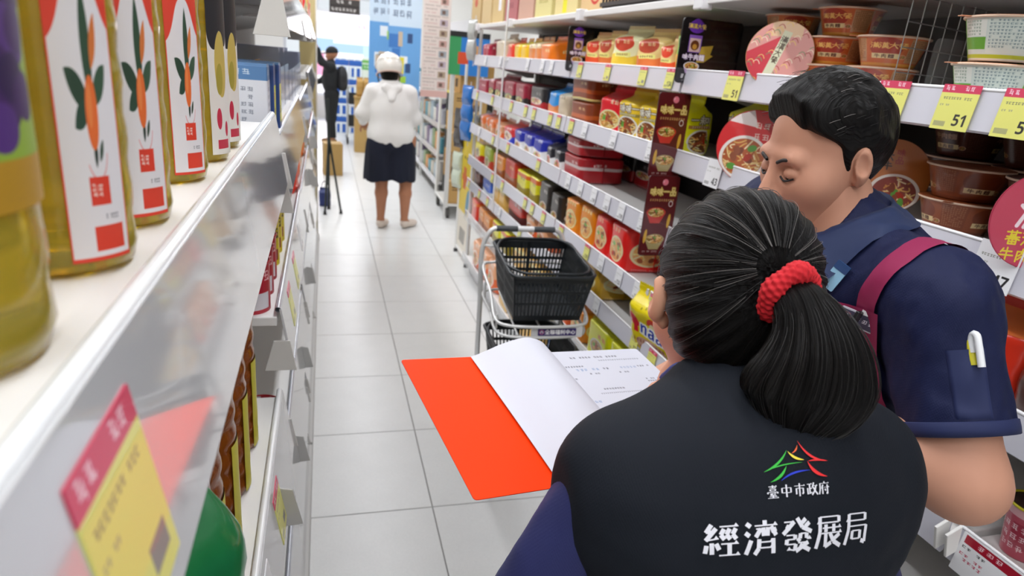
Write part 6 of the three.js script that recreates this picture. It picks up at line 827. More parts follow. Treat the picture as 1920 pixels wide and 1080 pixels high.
// ------------------------------------------------------------------ the woman in the dark vest, back to the camera, looking down at the folder
{
  const O = [0.43, 0, -0.52], t = thing('person', 'woman with black ponytail and red scrunchie in a dark lettered vest, reading the folder', 'person', O);
  const add = (name, g, m, label) => { const o = mesh(name, moved(g, O), m, t); if (label) o.userData.label = label; return o; };
  const neck = [0.44, 1.35, -0.575], headC = [0.452, 1.402, -0.632], face = [0.25, -0.47, -0.98];
  const HM = lookM(headC, face, 0.06), IH = HM.clone().invert(), q = v3();
  const shL = [0.285, 1.258, -0.53], shR = [0.59, 1.258, -0.53], elL = [0.205, 1.07, -0.53], elR = [0.655, 1.05, -0.55], wrL = [0.442, 1.238, -0.725], wrR = [0.575, 1.085, -0.695];
  // skin: head and neck, arms, hands, legs as one mesh
  const hf = headField({ jaw: 0.93, ear: 0.006 }), HS = 1.0;
  const headG = net(hf, [-0.11, -0.14, -0.13], [0.11, 0.14, 0.14], 0.0042); headG.applyMatrix4(HM.clone().multiply(new THREE.Matrix4().makeScale(HS, HS, HS)));
  const torso = [bone([0.44, 1.38, -0.6], [0.435, 1.28, -0.53], 0.046, 0.056), bone([0.31, 1.27, -0.53], [0.55, 1.27, -0.53], 0.045, 0.045), ball([0.43, 1.17, -0.535], [0.15, 0.19, 0.09]), ball([0.43, 0.93, -0.52], [0.155, 0.16, 0.105])];
  const limbs = [bone(shL, elL, 0.044, 0.036), bone(elL, wrL, 0.036, 0.024), bone(shR, elR, 0.044, 0.036), bone(elR, wrR, 0.036, 0.025), bone([0.36, 0.9, -0.52], [0.355, 0.48, -0.5], 0.082, 0.05), bone([0.355, 0.48, -0.5], [0.35, 0.07, -0.53], 0.052, 0.034), bone([0.5, 0.9, -0.52], [0.505, 0.48, -0.5], 0.082, 0.05), bone([0.505, 0.48, -0.5], [0.51, 0.07, -0.53], 0.052, 0.034), bone([0.44, 1.36, -0.585], [0.468, 1.42, -0.64], 0.046, 0.05), bone([0.35, 0.05, -0.53], [0.345, 0.035, -0.66], 0.034, 0.026), bone([0.51, 0.05, -0.53], [0.515, 0.035, -0.66], 0.034, 0.026)];
  const bodyG = net(join([...torso, ...limbs], 0.03), [0.12, 0, -0.82], [0.78, 1.5, -0.36], 0.0125);
  const handL = handGeo(frameAt([0.446, 1.246, -0.722], [0.3, 0.85, 0.05], [-0.5, 0.2, -0.8]), 1.35, 1, 0.86), handR = handGeo(frameAt(wrR, [-0.12, 0.1, -0.95], [0.1, -0.95, 0]), 0.22, -1, 0.92);
  add('body', merge([bodyG, headG, handL, handR]), skinMat('#d9a084'));
  // navy shirt sleeves, collar and body
  const shF = folds(0.006, 16, 9, 16, 2), shirtMat = cloth('#1d2255', 0.8);
  for (const [S0, E0, W0, k, n] of [[shL, elL, wrL, 0.5, 'left'], [shR, elR, wrR, 0.6, 'right']]) {
    const f = join([bone(S0, E0, 0.05, 0.053), bone(E0, [mix(E0[0], W0[0], k), mix(E0[1], W0[1], k), mix(E0[2], W0[2], k)], 0.05, 0.042)], 0.03), lo = [0, 1, 2].map((i) => Math.min(S0[i], E0[i], W0[i]) - 0.09), hi = [0, 1, 2].map((i) => Math.max(S0[i], E0[i], W0[i]) + 0.09);
    add('shirt_sleeve', net((x, y, z) => f(x, y, z) + shF(x, y, z), lo, hi, 0.008), shirtMat, `navy ${n} shirt sleeve`);
  }
  // the vest: hunched back, capped shoulders, armholes open at the sides
  const vb = join([bone([0.44, 1.345, -0.575], [0.438, 1.285, -0.53], 0.062, 0.085), bone([0.296, 1.25, -0.532], [0.582, 1.25, -0.532], 0.07, 0.07), ball([0.436, 1.18, -0.525], [0.2, 0.18, 0.132]), ball([0.432, 1.0, -0.51], [0.195, 0.2, 0.135])], 0.055);
  const vF = folds(0.0055, 9, 14, 9, 5), vF2 = folds(0.006, 24, 5, 10, 9);
  const vestSolid = (x, y, z) => { let d = vb(x, y, z) + vF(x, y, z) * sstep(1.34, 1.2, y) + vF2(x, y, z) * sstep(1.24, 1.12, y); return d; };
  const vestF = (x, y, z) => { let d = vestSolid(x, y, z); d = smax(d, Math.abs(x - 0.436) - (y > 1.22 ? 0.206 : mix(0.206, 0.19, sstep(1.22, 1.1, y))), 0.006); d = Math.max(d, 0.84 - y); return smax(d, -(bone([0.44, 1.42, -0.63], [0.44, 1.36, -0.6], 0.07, 0.058))(x, y, z), 0.012); };
  const vestMat = cloth('#0f141d', 0.8, { sheen: 0.05, specularIntensity: 0.5 });
  add('vest', net(vestF, [0.18, 0.82, -0.72], [0.69, 1.44, -0.3], 0.0075), vestMat, 'black-navy vest with printed back');
  // embroidered crest and lettering: a patch that follows the cloth
  const art = canvasTex(1024, 720, (g, w, h) => {
    g.clearRect(0, 0, w, h);
    const sweep = (c, pts, wd) => { g.fillStyle = c; g.beginPath(); const [x0, y0, cx, cy, x1, y1] = pts, nx = y1 - y0, ny = x0 - x1, l = Math.hypot(nx, ny); g.moveTo(x0, y0); g.quadraticCurveTo(cx + nx / l * wd, cy + ny / l * wd, x1, y1); g.quadraticCurveTo(cx - nx / l * wd, cy - ny / l * wd, x0, y0); g.fill(); };
    const S = (c, p, wd) => sweep(c, p.map((v, i) => (i % 2 ? 14 + v * 1.0 : 330 + v * 1.0)), wd);
    S('#e8282c', [238, 2, 270, 110, 398, 118], 13); S('#e8282c', [398, 118, 330, 104, 272, 112], 9); S('#e8282c', [270, 110, 290, 180, 380, 196], 18); S('#e8622c', [232, 26, 224, 56, 190, 68], 8); S('#f0d840', [170, 54, 196, 100, 256, 104], 13); S('#34b83c', [168, 48, 120, 122, 24, 152], 11); S('#34b83c', [24, 152, 110, 114, 250, 116], 6); S('#34b83c', [150, 126, 120, 186, 52, 204], 13); S('#2038c8', [108, 202, 170, 152, 282, 158], 10);
    write(g, '臺中市政府', 358, 232, 66, '#e4e4ec', { weight: 0.1, gap: 1.09, brush: true }); write(g, '經濟發展局', 34, 396, 172, '#e6e6ee', { weight: 0.1, gap: 1.13, brush: true });
  });
  {
    const U = v3(0.9975, 0.03, 0.06), Vd = v3(0, -0.8, 0.6), Nn = v3(0, 0.6, 0.8), C0 = v3(0.41, 1.283, -0.425), W = 0.18, H = W * 720 / 1024, nu = 48, nv = 34, pos = [], uv = [], idx = [];
    for (let j = 0; j <= nv; j++) for (let i = 0; i <= nu; i++) { const p = C0.clone().addScaledVector(U, (i / nu - 0.5) * W).addScaledVector(Vd, (j / nv - 0.5) * H).addScaledVector(Nn, 0.12); let s = 0; for (let k = 0; k < 60; k++) { const d = vestF(p.x, p.y, p.z) - 0.0012; if (Math.abs(d) < 0.0002 || s > 0.3) break; p.addScaledVector(Nn, -d * 0.7); s += Math.abs(d) * 0.7; } pos.push(p.x, p.y, p.z); uv.push(i / nu, 1 - j / nv); }
    for (let j = 0; j < nv; j++) for (let i = 0; i < nu; i++) { const a = j * (nu + 1) + i; idx.push(a, a + nu + 1, a + 1, a + 1, a + nu + 1, a + nu + 2); }
    const g = new THREE.BufferGeometry(); g.setAttribute('position', new THREE.Float32BufferAttribute(pos, 3)); g.setAttribute('uv', new THREE.Float32BufferAttribute(uv, 2)); g.setIndex(idx); g.computeVertexNormals();
    add('embroidery', g, new THREE.MeshStandardMaterial({ map: art, alphaTest: 0.45, roughness: 0.6, side: THREE.DoubleSide }), 'coloured crest above two lines of white stitched lettering');
  }
  // lanyard round the neck
  add('lanyard', tube([[0.42, 1.372, -0.538], [0.396, 1.362, -0.56], [0.383, 1.345, -0.6], [0.388, 1.31, -0.64]], 0.0055, 6, 20), cloth('#22357e', 0.6), 'blue lanyard');
  // hair pulled back to a low ponytail
  const S = v3(-0.005, 0.012, -0.118);                      // where the scrunchie sits, in the head's frame
  const cap0 = ball([0, 0.032, -0.016], [0.087, 0.103, 0.108]), capLow = ball([0, -0.02, -0.05], [0.078, 0.07, 0.066]);
  const hairF = (x, y, z) => { let d = smin(cap0(x, y, z), capLow(x, y, z), 0.03); d += 0.0018 * Math.sin(Math.atan2(x - S.x, y - S.y) * 26 + 3 * N3(x * 20, y * 20, z * 20)); const faceCut = z - (0.045 + 0.35 * Math.max(0, y - 0.02)) - (Math.abs(x) > 0.05 ? -0.045 * sstep(0.05, 0.08, Math.abs(x)) * sstep(0.06, -0.02, y) : 0); d = smax(d, faceCut, 0.012); const ear = Math.hypot((Math.abs(x) - 0.094) / 0.042, (y + 0.02) / 0.055, (z - 0.008) / 0.044) - 1; d = smax(d, -ear * 0.04, 0.006); return smax(d, -0.075 - y, 0.01); };
  const hairUV = (x, y, z) => [Math.atan2(x - S.x, y - S.y) * 1.1, Math.hypot(x - S.x, y - S.y, z - S.z) * 4];
  const hairG = net(hairF, [-0.12, -0.12, -0.15], [0.12, 0.17, 0.12], 0.0042, hairUV); hairG.applyMatrix4(HM);
  const hair = add('hair', hairG, hairMat, 'black hair pulled back with a few grey strands');
  const toW = (p) => v3(...p).applyMatrix4(HM);
  const sc = toW([S.x, S.y, S.z - 0.004]);
  // ponytail: wide, flattened sweep of hair hanging down the back
  const path = new THREE.CatmullRomCurve3([sc.clone(), sc.clone().add(v3(0.006, -0.012, 0.03)), v3(sc.x + 0.012, sc.y - 0.05, sc.z + 0.05), v3(sc.x + 0.01, sc.y - 0.095, sc.z + 0.056), v3(sc.x + 0.002, sc.y - 0.128, sc.z + 0.062), v3(sc.x - 0.004, sc.y - 0.15, sc.z + 0.066)], false, 'centripetal');
  const wAt = (s) => (s < 0.12 ? mix(0.02, 0.026, s / 0.12) : s < 0.62 ? mix(0.026, 0.062, sstep(0.1, 0.62, s)) : mix(0.062, 0.012, sstep(0.62, 1.02, s) ** 1.2)), dAt = (s) => (s < 0.6 ? mix(0.018, 0.036, sstep(0, 0.5, s)) : mix(0.036, 0.006, sstep(0.6, 1.0, s)));
  { const nu = 90, nv = 40, pos = [], uv = [], idx = [], X = v3(0.96, 0.02, 0.2).normalize();
    for (let j = 0; j <= nv; j++) { const s = j / nv, c = path.getPointAt(s), T = path.getTangentAt(s), side = X.clone().addScaledVector(T, -X.dot(T)).normalize(), out = side.clone().cross(T).normalize(); for (let i = 0; i <= nu; i++) { const a = (i / nu) * Math.PI * 2, k = 1 + (0.05 * Math.sin(a * 17 + 2 * Math.sin(s * 5)) + 0.035 * Math.sin(a * 31 + 3)) * sstep(0.02, 0.3, s), p = c.clone().addScaledVector(side, Math.cos(a) * wAt(s) * k).addScaledVector(out, Math.sin(a) * dAt(s) * k); if (s > 0.85) p.y += 0.008 * N3(i * 0.7, 3, 2) * (s - 0.85) * 7; pos.push(p.x, p.y, p.z); uv.push((i / nu) * 2, s * 1.2); } }
    for (let j = 0; j < nv; j++) for (let i = 0; i < nu; i++) { const a = j * (nu + 1) + i; idx.push(a, a + 1, a + nu + 1, a + 1, a + nu + 2, a + nu + 1); }
    const g = new THREE.BufferGeometry(); g.setAttribute('position', new THREE.Float32BufferAttribute(pos, 3)); g.setAttribute('uv', new THREE.Float32BufferAttribute(uv, 2)); g.setIndex(idx); g.computeVertexNormals();
    const tail = add('ponytail', g, new THREE.MeshPhysicalMaterial({ map: streak[0], bumpMap: streak[1], bumpScale: 0.002, roughness: 0.4, specularIntensity: 0.3, side: THREE.DoubleSide }), 'thick black ponytail');
    const r = rng(8), fly = []; for (let i = 0; i < 46; i++) { const a = r() * 6.28, pts = []; for (let k = 0; k < 6; k++) { const s = 0.08 + k * 0.17, c = path.getPointAt(Math.min(s, 1)), T = path.getTangentAt(Math.min(s, 1)), side = X.clone().addScaledVector(T, -X.dot(T)).normalize(), out = side.clone().cross(T).normalize(), e = 1.03 + 0.05 * r(); pts.push(c.addScaledVector(side, Math.cos(a) * wAt(s) * e + 0.002).addScaledVector(out, Math.sin(a) * dAt(s) * e)); } fly.push(tube(pts, 0.00035, 4, 18)); }
    const st = add('loose_strands', merge(fly), strandMat); st.userData.kind = 'stuff';
    // loose hairs over the crown running to the scrunchie, some of them grey
    const dark = [], grey = []; for (let i = 0; i < 110; i++) { const a = (r() - 0.5) * 5.2, pts = []; let ok = true; for (let k = 0; k <= 7; k++) { const u = k / 7, th = mix(2.15 + 0.2 * r(), 0.2, u), d = v3(Math.sin(a) * Math.sin(th), Math.cos(a) * Math.sin(th), -Math.cos(th)); let lo = 0.05, hi = 0.17; const c = v3(0, 0.03, -0.016); for (let m = 0; m < 18; m++) { const md = (lo + hi) / 2; (hairF(c.x + d.x * md, c.y + d.y * md, c.z + d.z * md) < 0) ? lo = md : hi = md; } if (lo < 0.055) ok = false; pts.push(c.addScaledVector(d, lo + 0.0008 + 0.0016 * r()).applyMatrix4(HM)); } if (ok) (i % 4 === 0 ? grey : dark).push(tube(pts, i % 4 ? 0.00026 : 0.00016, 4, 16)); }
    for (let i = 0; i < 7; i++) { const b = toW([-0.088 - 0.004 * r(), 0.03 + 0.03 * r(), 0.03 + 0.02 * r()]); dark.push(tube([b, b.clone().add(v3(-0.005, -0.025, -0.002)), b.clone().add(v3(-0.009 - 0.006 * r(), -0.05, 0.0)), b.clone().add(v3(-0.004 + 0.01 * r(), -0.075 - 0.02 * r(), 0.004))], 0.0002, 4, 14)); }
    add('loose_strands', merge(dark), strandMat).userData.kind = 'stuff'; if (grey.length) add('grey_strands', merge(grey), greyStrand).userData.kind = 'stuff';
  }
  { // crocheted red scrunchie
    const g = new THREE.TorusGeometry(0.0235, 0.0105, 40, 160), p = g.attributes.position, n = g.attributes.normal; for (let i = 0; i < p.count; i++) { const a = Math.atan2(p.getY(i), p.getX(i)), b = Math.atan2(p.getZ(i), Math.hypot(p.getX(i), p.getY(i)) - 0.0235), k = 0.0014 * (Math.sin(a * 26 + b * 2) * Math.cos(b * 5 - a * 4)) + 0.0012 * Math.sin(a * 5); p.setXYZ(i, p.getX(i) + n.getX(i) * k, p.getY(i) + n.getY(i) * k, p.getZ(i) + n.getZ(i) * k); } g.computeVertexNormals();
    const T = path.getTangentAt(0.08); g.applyQuaternion(new THREE.Quaternion().setFromUnitVectors(v3(0, 0, 1), T)); const c = path.getPointAt(0.06); g.translate(c.x, c.y, c.z); add('scrunchie', g, cloth('#c20f1e', 0.8), 'red crocheted scrunchie');
  }
  for (const s of [-1, 1]) { const e = new THREE.SphereGeometry(0.0105, 16, 12).translate(s * 0.03, 0.004, 0.076).applyMatrix4(HM); add('eye', e, M('#2a1c16', 0.15)); }
  const trou = join([ball([0.43, 0.93, -0.52], [0.175, 0.13, 0.12]), bone([0.36, 0.86, -0.52], [0.355, 0.1, -0.51], 0.095, 0.062), bone([0.5, 0.86, -0.52], [0.505, 0.1, -0.51], 0.095, 0.062)], 0.03);
  add('trousers', net((x, y, z) => Math.max(trou(x, y, z), 0.05 - y, y - 1.0), [0.2, 0.02, -0.7], [0.68, 1.06, -0.36], 0.014), cloth('#22242c', 0.85)); for (const s of [0.35, 0.51]) add('shoe', net(join([ball([s, 0.04, -0.53], [0.042, 0.045, 0.06]), ball([s, 0.032, -0.62], [0.045, 0.034, 0.085])], 0.03), [s - 0.08, 0, -0.75], [s + 0.08, 0.12, -0.44], 0.008), M('#2a2a2c', 0.6));
}
// ------------------------------------------------------------------ the clerk in navy polo and magenta apron, head bent towards the folder
{
  const O = [0.77, 0, -0.8], t = thing('person', 'shop clerk in navy polo shirt and magenta apron, looking down to the left', 'person', O);
  const add = (name, g, m, label) => { const o = mesh(name, moved(g, O), m, t); if (label) o.userData.label = label; return o; };
  const headC = [0.733, 1.555, -0.865], HM = lookM(headC, [-0.95, -0.36, -0.06], -0.04), HS = 0.94;
  const shL = [0.772, 1.398, -0.645], shR = [0.775, 1.43, -1.0], elL = [0.772, 1.2, -0.535], wrL = [0.59, 1.245, -0.705], elR = [0.74, 1.12, -1.06], wrR = [0.6, 1.085, -1.03];
  const headG = net(headField({ jaw: 1.06, nose: 1.04 }), [-0.11, -0.14, -0.13], [0.11, 0.14, 0.14], 0.0042).applyMatrix4(HM.clone().multiply(new THREE.Matrix4().makeScale(HS, HS, HS)));
  const tor = [ball([0.8, 1.28, -0.83], [0.115, 0.2, 0.16]), ball([0.765, 1.03, -0.93], [0.12, 0.2, 0.15]), bone(shL, shR, 0.06, 0.06), bone([0.775, 1.43, -0.835], [0.745, 1.51, -0.855], 0.06, 0.056)];
  const leg = (z) => [bone([0.76, 0.92, z], [0.74, 0.5, z], 0.09, 0.06), bone([0.74, 0.5, z], [0.76, 0.08, z], 0.058, 0.038), bone([0.76, 0.05, z], [0.65, 0.035, z], 0.036, 0.028)];
  const bodyG = net(join([...tor, bone(shL, elL, 0.054, 0.046), bone(elL, wrL, 0.046, 0.029), bone(shR, elR, 0.054, 0.044), bone(elR, wrR, 0.044, 0.029), ...leg(-0.88), ...leg(-1.06)], 0.028), [0.44, 0, -1.22], [0.98, 1.6, -0.44], 0.0115);
  const handL = handGeo(frameAt(wrL, [-0.72, -0.5, -0.5], [-0.3, 0.9, 0.1]), 0.5, -1, 0.95), handR = handGeo(frameAt(wrR, [-0.9, 0.12, 0.1], [0.0, -1, 0]), 0.2, 1, 0.95);
  add('body', merge([bodyG, headG, handL, handR]), skinMat('#c8937a'));
  // short black hair, close at the sides
  const cap = ball([0, 0.034, -0.014], [0.08, 0.097, 0.101]), top = ball([0, 0.072, 0.012], [0.07, 0.06, 0.084]);
  const hairF = (x, y, z) => { let d = smin(cap(x, y, z), top(x, y, z), 0.03); d += 0.0022 * N3(x * 90, y * 40, z * 90) + 0.0018 * Math.sin(x * 160 + z * 40 + 4 * N3(x * 18, y * 18, z * 18)); const line = mix(0.02, 0.058, sstep(0.03, 0.078, y)) - (y > 0.078 ? 0 : 0) + (Math.abs(x) < 0.04 && y > 0.05 ? 0.004 : 0); d = smax(d, z - line, 0.006); d = smax(d, -0.058 - y + Math.max(0, z + 0.05) * 0.5, 0.006); const ear = Math.hypot((Math.abs(x) - 0.088) / 0.022, (y + 0.006) / 0.034, (z + 0.008) / 0.021) - 1; return smax(d, -ear * 0.02, 0.004); };
  add('hair', net(hairF, [-0.12, -0.1, -0.15], [0.12, 0.17, 0.14], 0.0042, (x, y, z) => [x * 5 + y * 1.2, z * 3]).applyMatrix4(HM.clone().multiply(new THREE.Matrix4().makeScale(HS, HS, HS))), hairMat, 'short black hair with a little grey');
  { const r = rng(5), dark = [], grey = [], S = new THREE.Matrix4().makeScale(HS, HS, HS), MM = HM.clone().multiply(S); for (let i = 0; i < 170; i++) { const a = r() * 6.28, th = Math.acos(1 - r() * 0.8), d = v3(Math.sin(th) * Math.cos(a), Math.cos(th), Math.sin(th) * Math.sin(a)), c = v3(0, 0.03, -0.01); let lo = 0.05, hi = 0.18; for (let m = 0; m < 16; m++) { const q = (lo + hi) / 2; hairF(c.x + d.x * q, c.y + d.y * q, c.z + d.z * q) < 0 ? lo = q : hi = q; } if (lo < 0.06 || d.z > 0.45) continue; const b = c.clone().addScaledVector(d, lo - 0.001), f = v3(d.x * 0.4 + 0.2 * (r() - 0.5), 0.1, 0.9).normalize(); (i % 5 ? dark : grey).push(tube([b, b.clone().addScaledVector(f, 0.012).addScaledVector(d, 0.003), b.clone().addScaledVector(f, 0.026).addScaledVector(d, 0.0015)], 0.0003, 4, 5).applyMatrix4(MM)); }
    add('loose_strands', merge(dark), strandMat).userData.kind = 'stuff'; add('grey_strands', merge(grey), greyStrand).userData.kind = 'stuff'; }
  for (const s of [-1, 1]) { add('eye', new THREE.SphereGeometry(0.0112, 16, 12).translate(s * 0.032, 0.002, 0.0795).applyMatrix4(HM.clone().multiply(new THREE.Matrix4().makeScale(HS, HS, HS))), M('#241814', 0.15)); add('eyebrow', tube([[s * 0.014, 0.022, 0.092], [s * 0.03, 0.028, 0.089], [s * 0.048, 0.023, 0.074]], 0.003, 6, 14).applyMatrix4(HM.clone().multiply(new THREE.Matrix4().makeScale(HS, HS, HS))), M('#2a2320', 0.7)); add('eyelashes', tube([[s * 0.017, -0.001, 0.0905], [s * 0.03, -0.005, 0.0925], [s * 0.045, -0.001, 0.085]], 0.0017, 6, 14).applyMatrix4(HM.clone().multiply(new THREE.Matrix4().makeScale(HS, HS, HS))), M('#1c1614', 0.6)); }
  // polo shirt
  const mid = (a, b, k) => a.map((v, i) => mix(v, b[i], k)), cuffL = mid(shL, elL, 0.74), cuffR = mid(shR, elR, 0.74), dL = v3(...elL).sub(v3(...shL)).normalize(), dR = v3(...elR).sub(v3(...shR)).normalize();
  const base = join([ball([0.805, 1.28, -0.83], [0.135, 0.215, 0.18]), ball([0.77, 1.02, -0.93], [0.14, 0.22, 0.165]), bone(shL, shR, 0.067, 0.067), bone([0.775, 1.42, -0.835], [0.765, 1.465, -0.845], 0.085, 0.064), bone(shL, elL, 0.065, 0.063), bone(shR, elR, 0.066, 0.064)], 0.04), pf0 = folds(0.007, 11, 8, 11, 4), pf1 = folds(0.0035, 30, 14, 30, 6), pf = (x, y, z) => pf0(x, y, z) + pf1(x, y + x * 0.6, z);
  const poloF = (x, y, z) => { let d = base(x, y, z) + pf(x, y, z); const cutL = (x - cuffL[0]) * dL.x + (y - cuffL[1]) * dL.y + (z - cuffL[2]) * dL.z, cutR = (x - cuffR[0]) * dR.x + (y - cuffR[1]) * dR.y + (z - cuffR[2]) * dR.z; if (z > -0.68) d = smax(d, cutL, 0.004); if (z < -0.98) d = smax(d, cutR, 0.004); const open = bone([0.7, 1.44, -0.84], [0.735, 1.52, -0.855], 0.05, 0.058)(x, y, z); d = smax(d, -open, 0.01); return Math.max(d, 0.84 - y); };
  const navy = cloth('#10183e', 0.7, { sheen: 0.04, specularIntensity: 0.6 });
  add('polo_shirt', net(poloF, [0.6, 0.82, -1.2], [1.0, 1.56, -0.44], 0.0072), navy, 'navy polo shirt');
  { // ribbed sleeve hem, arm pocket with pen
    const e = v3(0, 1, 0).cross(dL).normalize(), f = dL.clone().cross(e).normalize(), ringPts = (k, off) => Array.from({ length: 28 }, (_, i) => { const a = (i / 28) * 6.283, c = mid(shL, elL, k); let lo = 0.02, hi = 0.12; const d = e.clone().multiplyScalar(Math.cos(a)).addScaledVector(f, Math.sin(a)); for (let m = 0; m < 20; m++) { const q = (lo + hi) / 2; base(c[0] + d.x * q, c[1] + d.y * q, c[2] + d.z * q) < 0 ? lo = q : hi = q; } return v3(...c).addScaledVector(d, lo + off); });
    const rows = [0.655, 0.66, 0.7, 0.735, 0.74].map((k, j) => ringPts(k, [0.0, 0.004, 0.0045, 0.004, -0.006][j])), pos = [], idx = []; rows.forEach((r) => r.forEach((p) => pos.push(p.x, p.y, p.z))); for (let j = 0; j < 4; j++) for (let i = 0; i < 28; i++) { const a = j * 28 + i, b = j * 28 + (i + 1) % 28; idx.push(a, b, a + 28, b, b + 28, a + 28); }
    const g = new THREE.BufferGeometry(); g.setAttribute('position', new THREE.Float32BufferAttribute(pos, 3)); g.setIndex(idx); g.computeVertexNormals(); add('sleeve_hem', g, cloth('#17224e', 0.75, { side: THREE.DoubleSide }));
    // patch pocket: grid draped on the outer sleeve
    const patch = (a0, a1, k0, k1, off) => { const nu = 14, nv = 14, P2 = [], ix = []; for (let j = 0; j <= nv; j++) { const c = mid(shL, elL, mix(k0, k1, j / nv)); for (let i = 0; i <= nu; i++) { const a = mix(a0, a1, i / nu), d = e.clone().multiplyScalar(Math.cos(a)).addScaledVector(f, Math.sin(a)); let lo = 0.02, hi = 0.14; for (let m = 0; m < 20; m++) { const q = (lo + hi) / 2; poloF(c[0] + d.x * q, c[1] + d.y * q, c[2] + d.z * q) < 0 ? lo = q : hi = q; } const edge = i === 0 || i === nu || j === nv ? -0.002 : off, p = v3(...c).addScaledVector(d, lo + edge); P2.push(p.x, p.y, p.z); } } for (let j = 0; j < nv; j++) for (let i = 0; i < nu; i++) { const a = j * (nu + 1) + i; ix.push(a, a + 1, a + nu + 1, a + 1, a + nu + 2, a + nu + 1); } const q = new THREE.BufferGeometry(); q.setAttribute('position', new THREE.Float32BufferAttribute(P2, 3)); q.setIndex(ix); q.computeVertexNormals(); return [q, P2, nu]; };
    let best = 0, bv = -9; for (let i = 0; i < 64; i++) { const a = (i / 64) * 6.283, d = e.clone().multiplyScalar(Math.cos(a)).addScaledVector(f, Math.sin(a)), s = d.dot(v3(-0.35, 0.25, 1)); if (s > bv) { bv = s; best = a; } }
    const POCKET = [best - 0.15, best + 0.55];
    const [pg, pp, nu] = patch(POCKET[0], POCKET[1], 0.28, 0.655, 0.0022); add('sleeve_pocket', pg, cloth('#18234f', 0.7, { side: THREE.DoubleSide }));
    const tp = v3(pp[5 * 3], pp[5 * 3 + 1], pp[5 * 3 + 2]), outD = e.clone().multiplyScalar(Math.cos(best)).addScaledVector(f, Math.sin(best)), upD = dL.clone().negate();
    const B = new THREE.Matrix4().makeBasis(upD.clone().cross(outD).normalize(), upD, outD).setPosition(tp.x, tp.y, tp.z), pen = new THREE.Group(); pen.name = 'pen'; t.add(pen); pen.userData.label = 'white pen clipped in the sleeve pocket';
    const pm = (n, g, m) => mesh(n, moved(g.applyMatrix4(B), O), m, pen); pm('barrel', cyl(0.0052, 0.0052, 0.03, 0, -0.004, -0.003, 14), M('#d9cf3a', 0.4)); pm('pen_cap', tube([[0, -0.004, -0.001], [0, 0.012, 0.0], [0.001, 0.018, 0.004], [0.002, 0.016, 0.0075], [0.002, 0.004, 0.0085], [0.002, -0.022, 0.0078]], 0.0042, 10, 30), M('#eef0f2', 0.35));
  }
  // collar
  { const nu = 48, nv = 10, pos = [], idx = []; for (let j = 0; j <= nv; j++) for (let i = 0; i <= nu; i++) { const u = i / nu, a = mix(-2.75, 2.75, u), s = j / nv, pt = sstep(0.6, 1, Math.abs(u - 0.5) * 2);          // a = 0 at the nape, the points meet in front
      const nape = Math.cos(a), stand = Math.min(1, s / 0.3), fall = Math.max(0, (s - 0.3) / 0.7), top = 1.487 + 0.022 * nape - 0.02 * pt, r = 0.07 + 0.004 * stand + fall * (0.03 + 0.045 * pt), y = s < 0.3 ? top - 0.026 * (1 - stand) : top - fall ** 1.25 * (0.04 + 0.05 * pt); pos.push(0.757 + Math.cos(a) * r * (1 + 0.05 * nape), y, -0.848 + Math.sin(a) * r); }
    for (let j = 0; j < nv; j++) for (let i = 0; i < nu; i++) { const a = j * (nu + 1) + i; idx.push(a, a + 1, a + nu + 1, a + 1, a + nu + 2, a + nu + 1); }
    // keep the fall of the collar outside the shirt
    for (let i = 0; i < pos.length; i += 3) { const row = Math.floor(i / 3 / (nu + 1)); if (row < 3) continue; for (let k = 0; k < 12; k++) { const d = poloF(pos[i], pos[i + 1], pos[i + 2]) - 0.004; if (d >= 0) break; const l = Math.hypot(pos[i] - 0.757, pos[i + 2] + 0.848); pos[i] += ((pos[i] - 0.757) / l) * 0.0015; pos[i + 2] += ((pos[i + 2] + 0.848) / l) * 0.0015; pos[i + 1] += 0.002; } }
    const g = new THREE.BufferGeometry(); g.setAttribute('position', new THREE.Float32BufferAttribute(pos, 3)); g.setIndex(idx); g.computeVertexNormals(); add('collar', g, cloth('#14264f', 0.7, { side: THREE.DoubleSide }), 'turned-down navy collar'); }
  // apron: bib, strap, badge
  const wine = cloth('#8e0f49', 0.7, { side: THREE.DoubleSide });
  const drape = (pts, halfW, off, n = 40) => { const c = new THREE.CatmullRomCurve3(pts.map((p) => v3(...p)), false, 'centripetal'), pos = [], idx = [], m = 6; for (let i = 0; i <= n; i++) { const p = c.getPointAt(i / n), T = c.getTangentAt(i / n), cen = v3(0.8, Math.min(p.y, 1.42) - 0.05, clamp(p.z, -0.95, -0.7)), out = p.clone().sub(cen).normalize(), side = T.clone().cross(out).normalize(); for (let j = 0; j <= m; j++) { const q = p.clone().addScaledVector(side, mix(-1, 1, j / m) * halfW); for (let k = 0; k < 30; k++) { const d = poloF(q.x, q.y, q.z) - off; q.addScaledVector(out, clamp(-d * 0.5, -0.004, 0.004)); } pos.push(q.x, q.y, q.z); } } for (let i = 0; i < n; i++) for (let j = 0; j < m; j++) { const a = i * (m + 1) + j; idx.push(a, a + 1, a + m + 1, a + 1, a + m + 2, a + m + 1); } const g = new THREE.BufferGeometry(); g.setAttribute('position', new THREE.Float32BufferAttribute(pos, 3)); g.setIndex(idx); g.computeVertexNormals(); return g; };
  add('apron_strap', drape([[0.69, 1.325, -0.7], [0.705, 1.375, -0.688], [0.735, 1.42, -0.68], [0.775, 1.455, -0.675], [0.83, 1.44, -0.68], [0.89, 1.37, -0.71]], 0.016, 0.0035), wine, 'magenta apron strap over the near shoulder'); add('apron_strap', drape([[0.68, 1.335, -0.86], [0.7, 1.4, -0.91], [0.76, 1.47, -0.955], [0.82, 1.48, -0.955]], 0.016, 0.0035), wine);
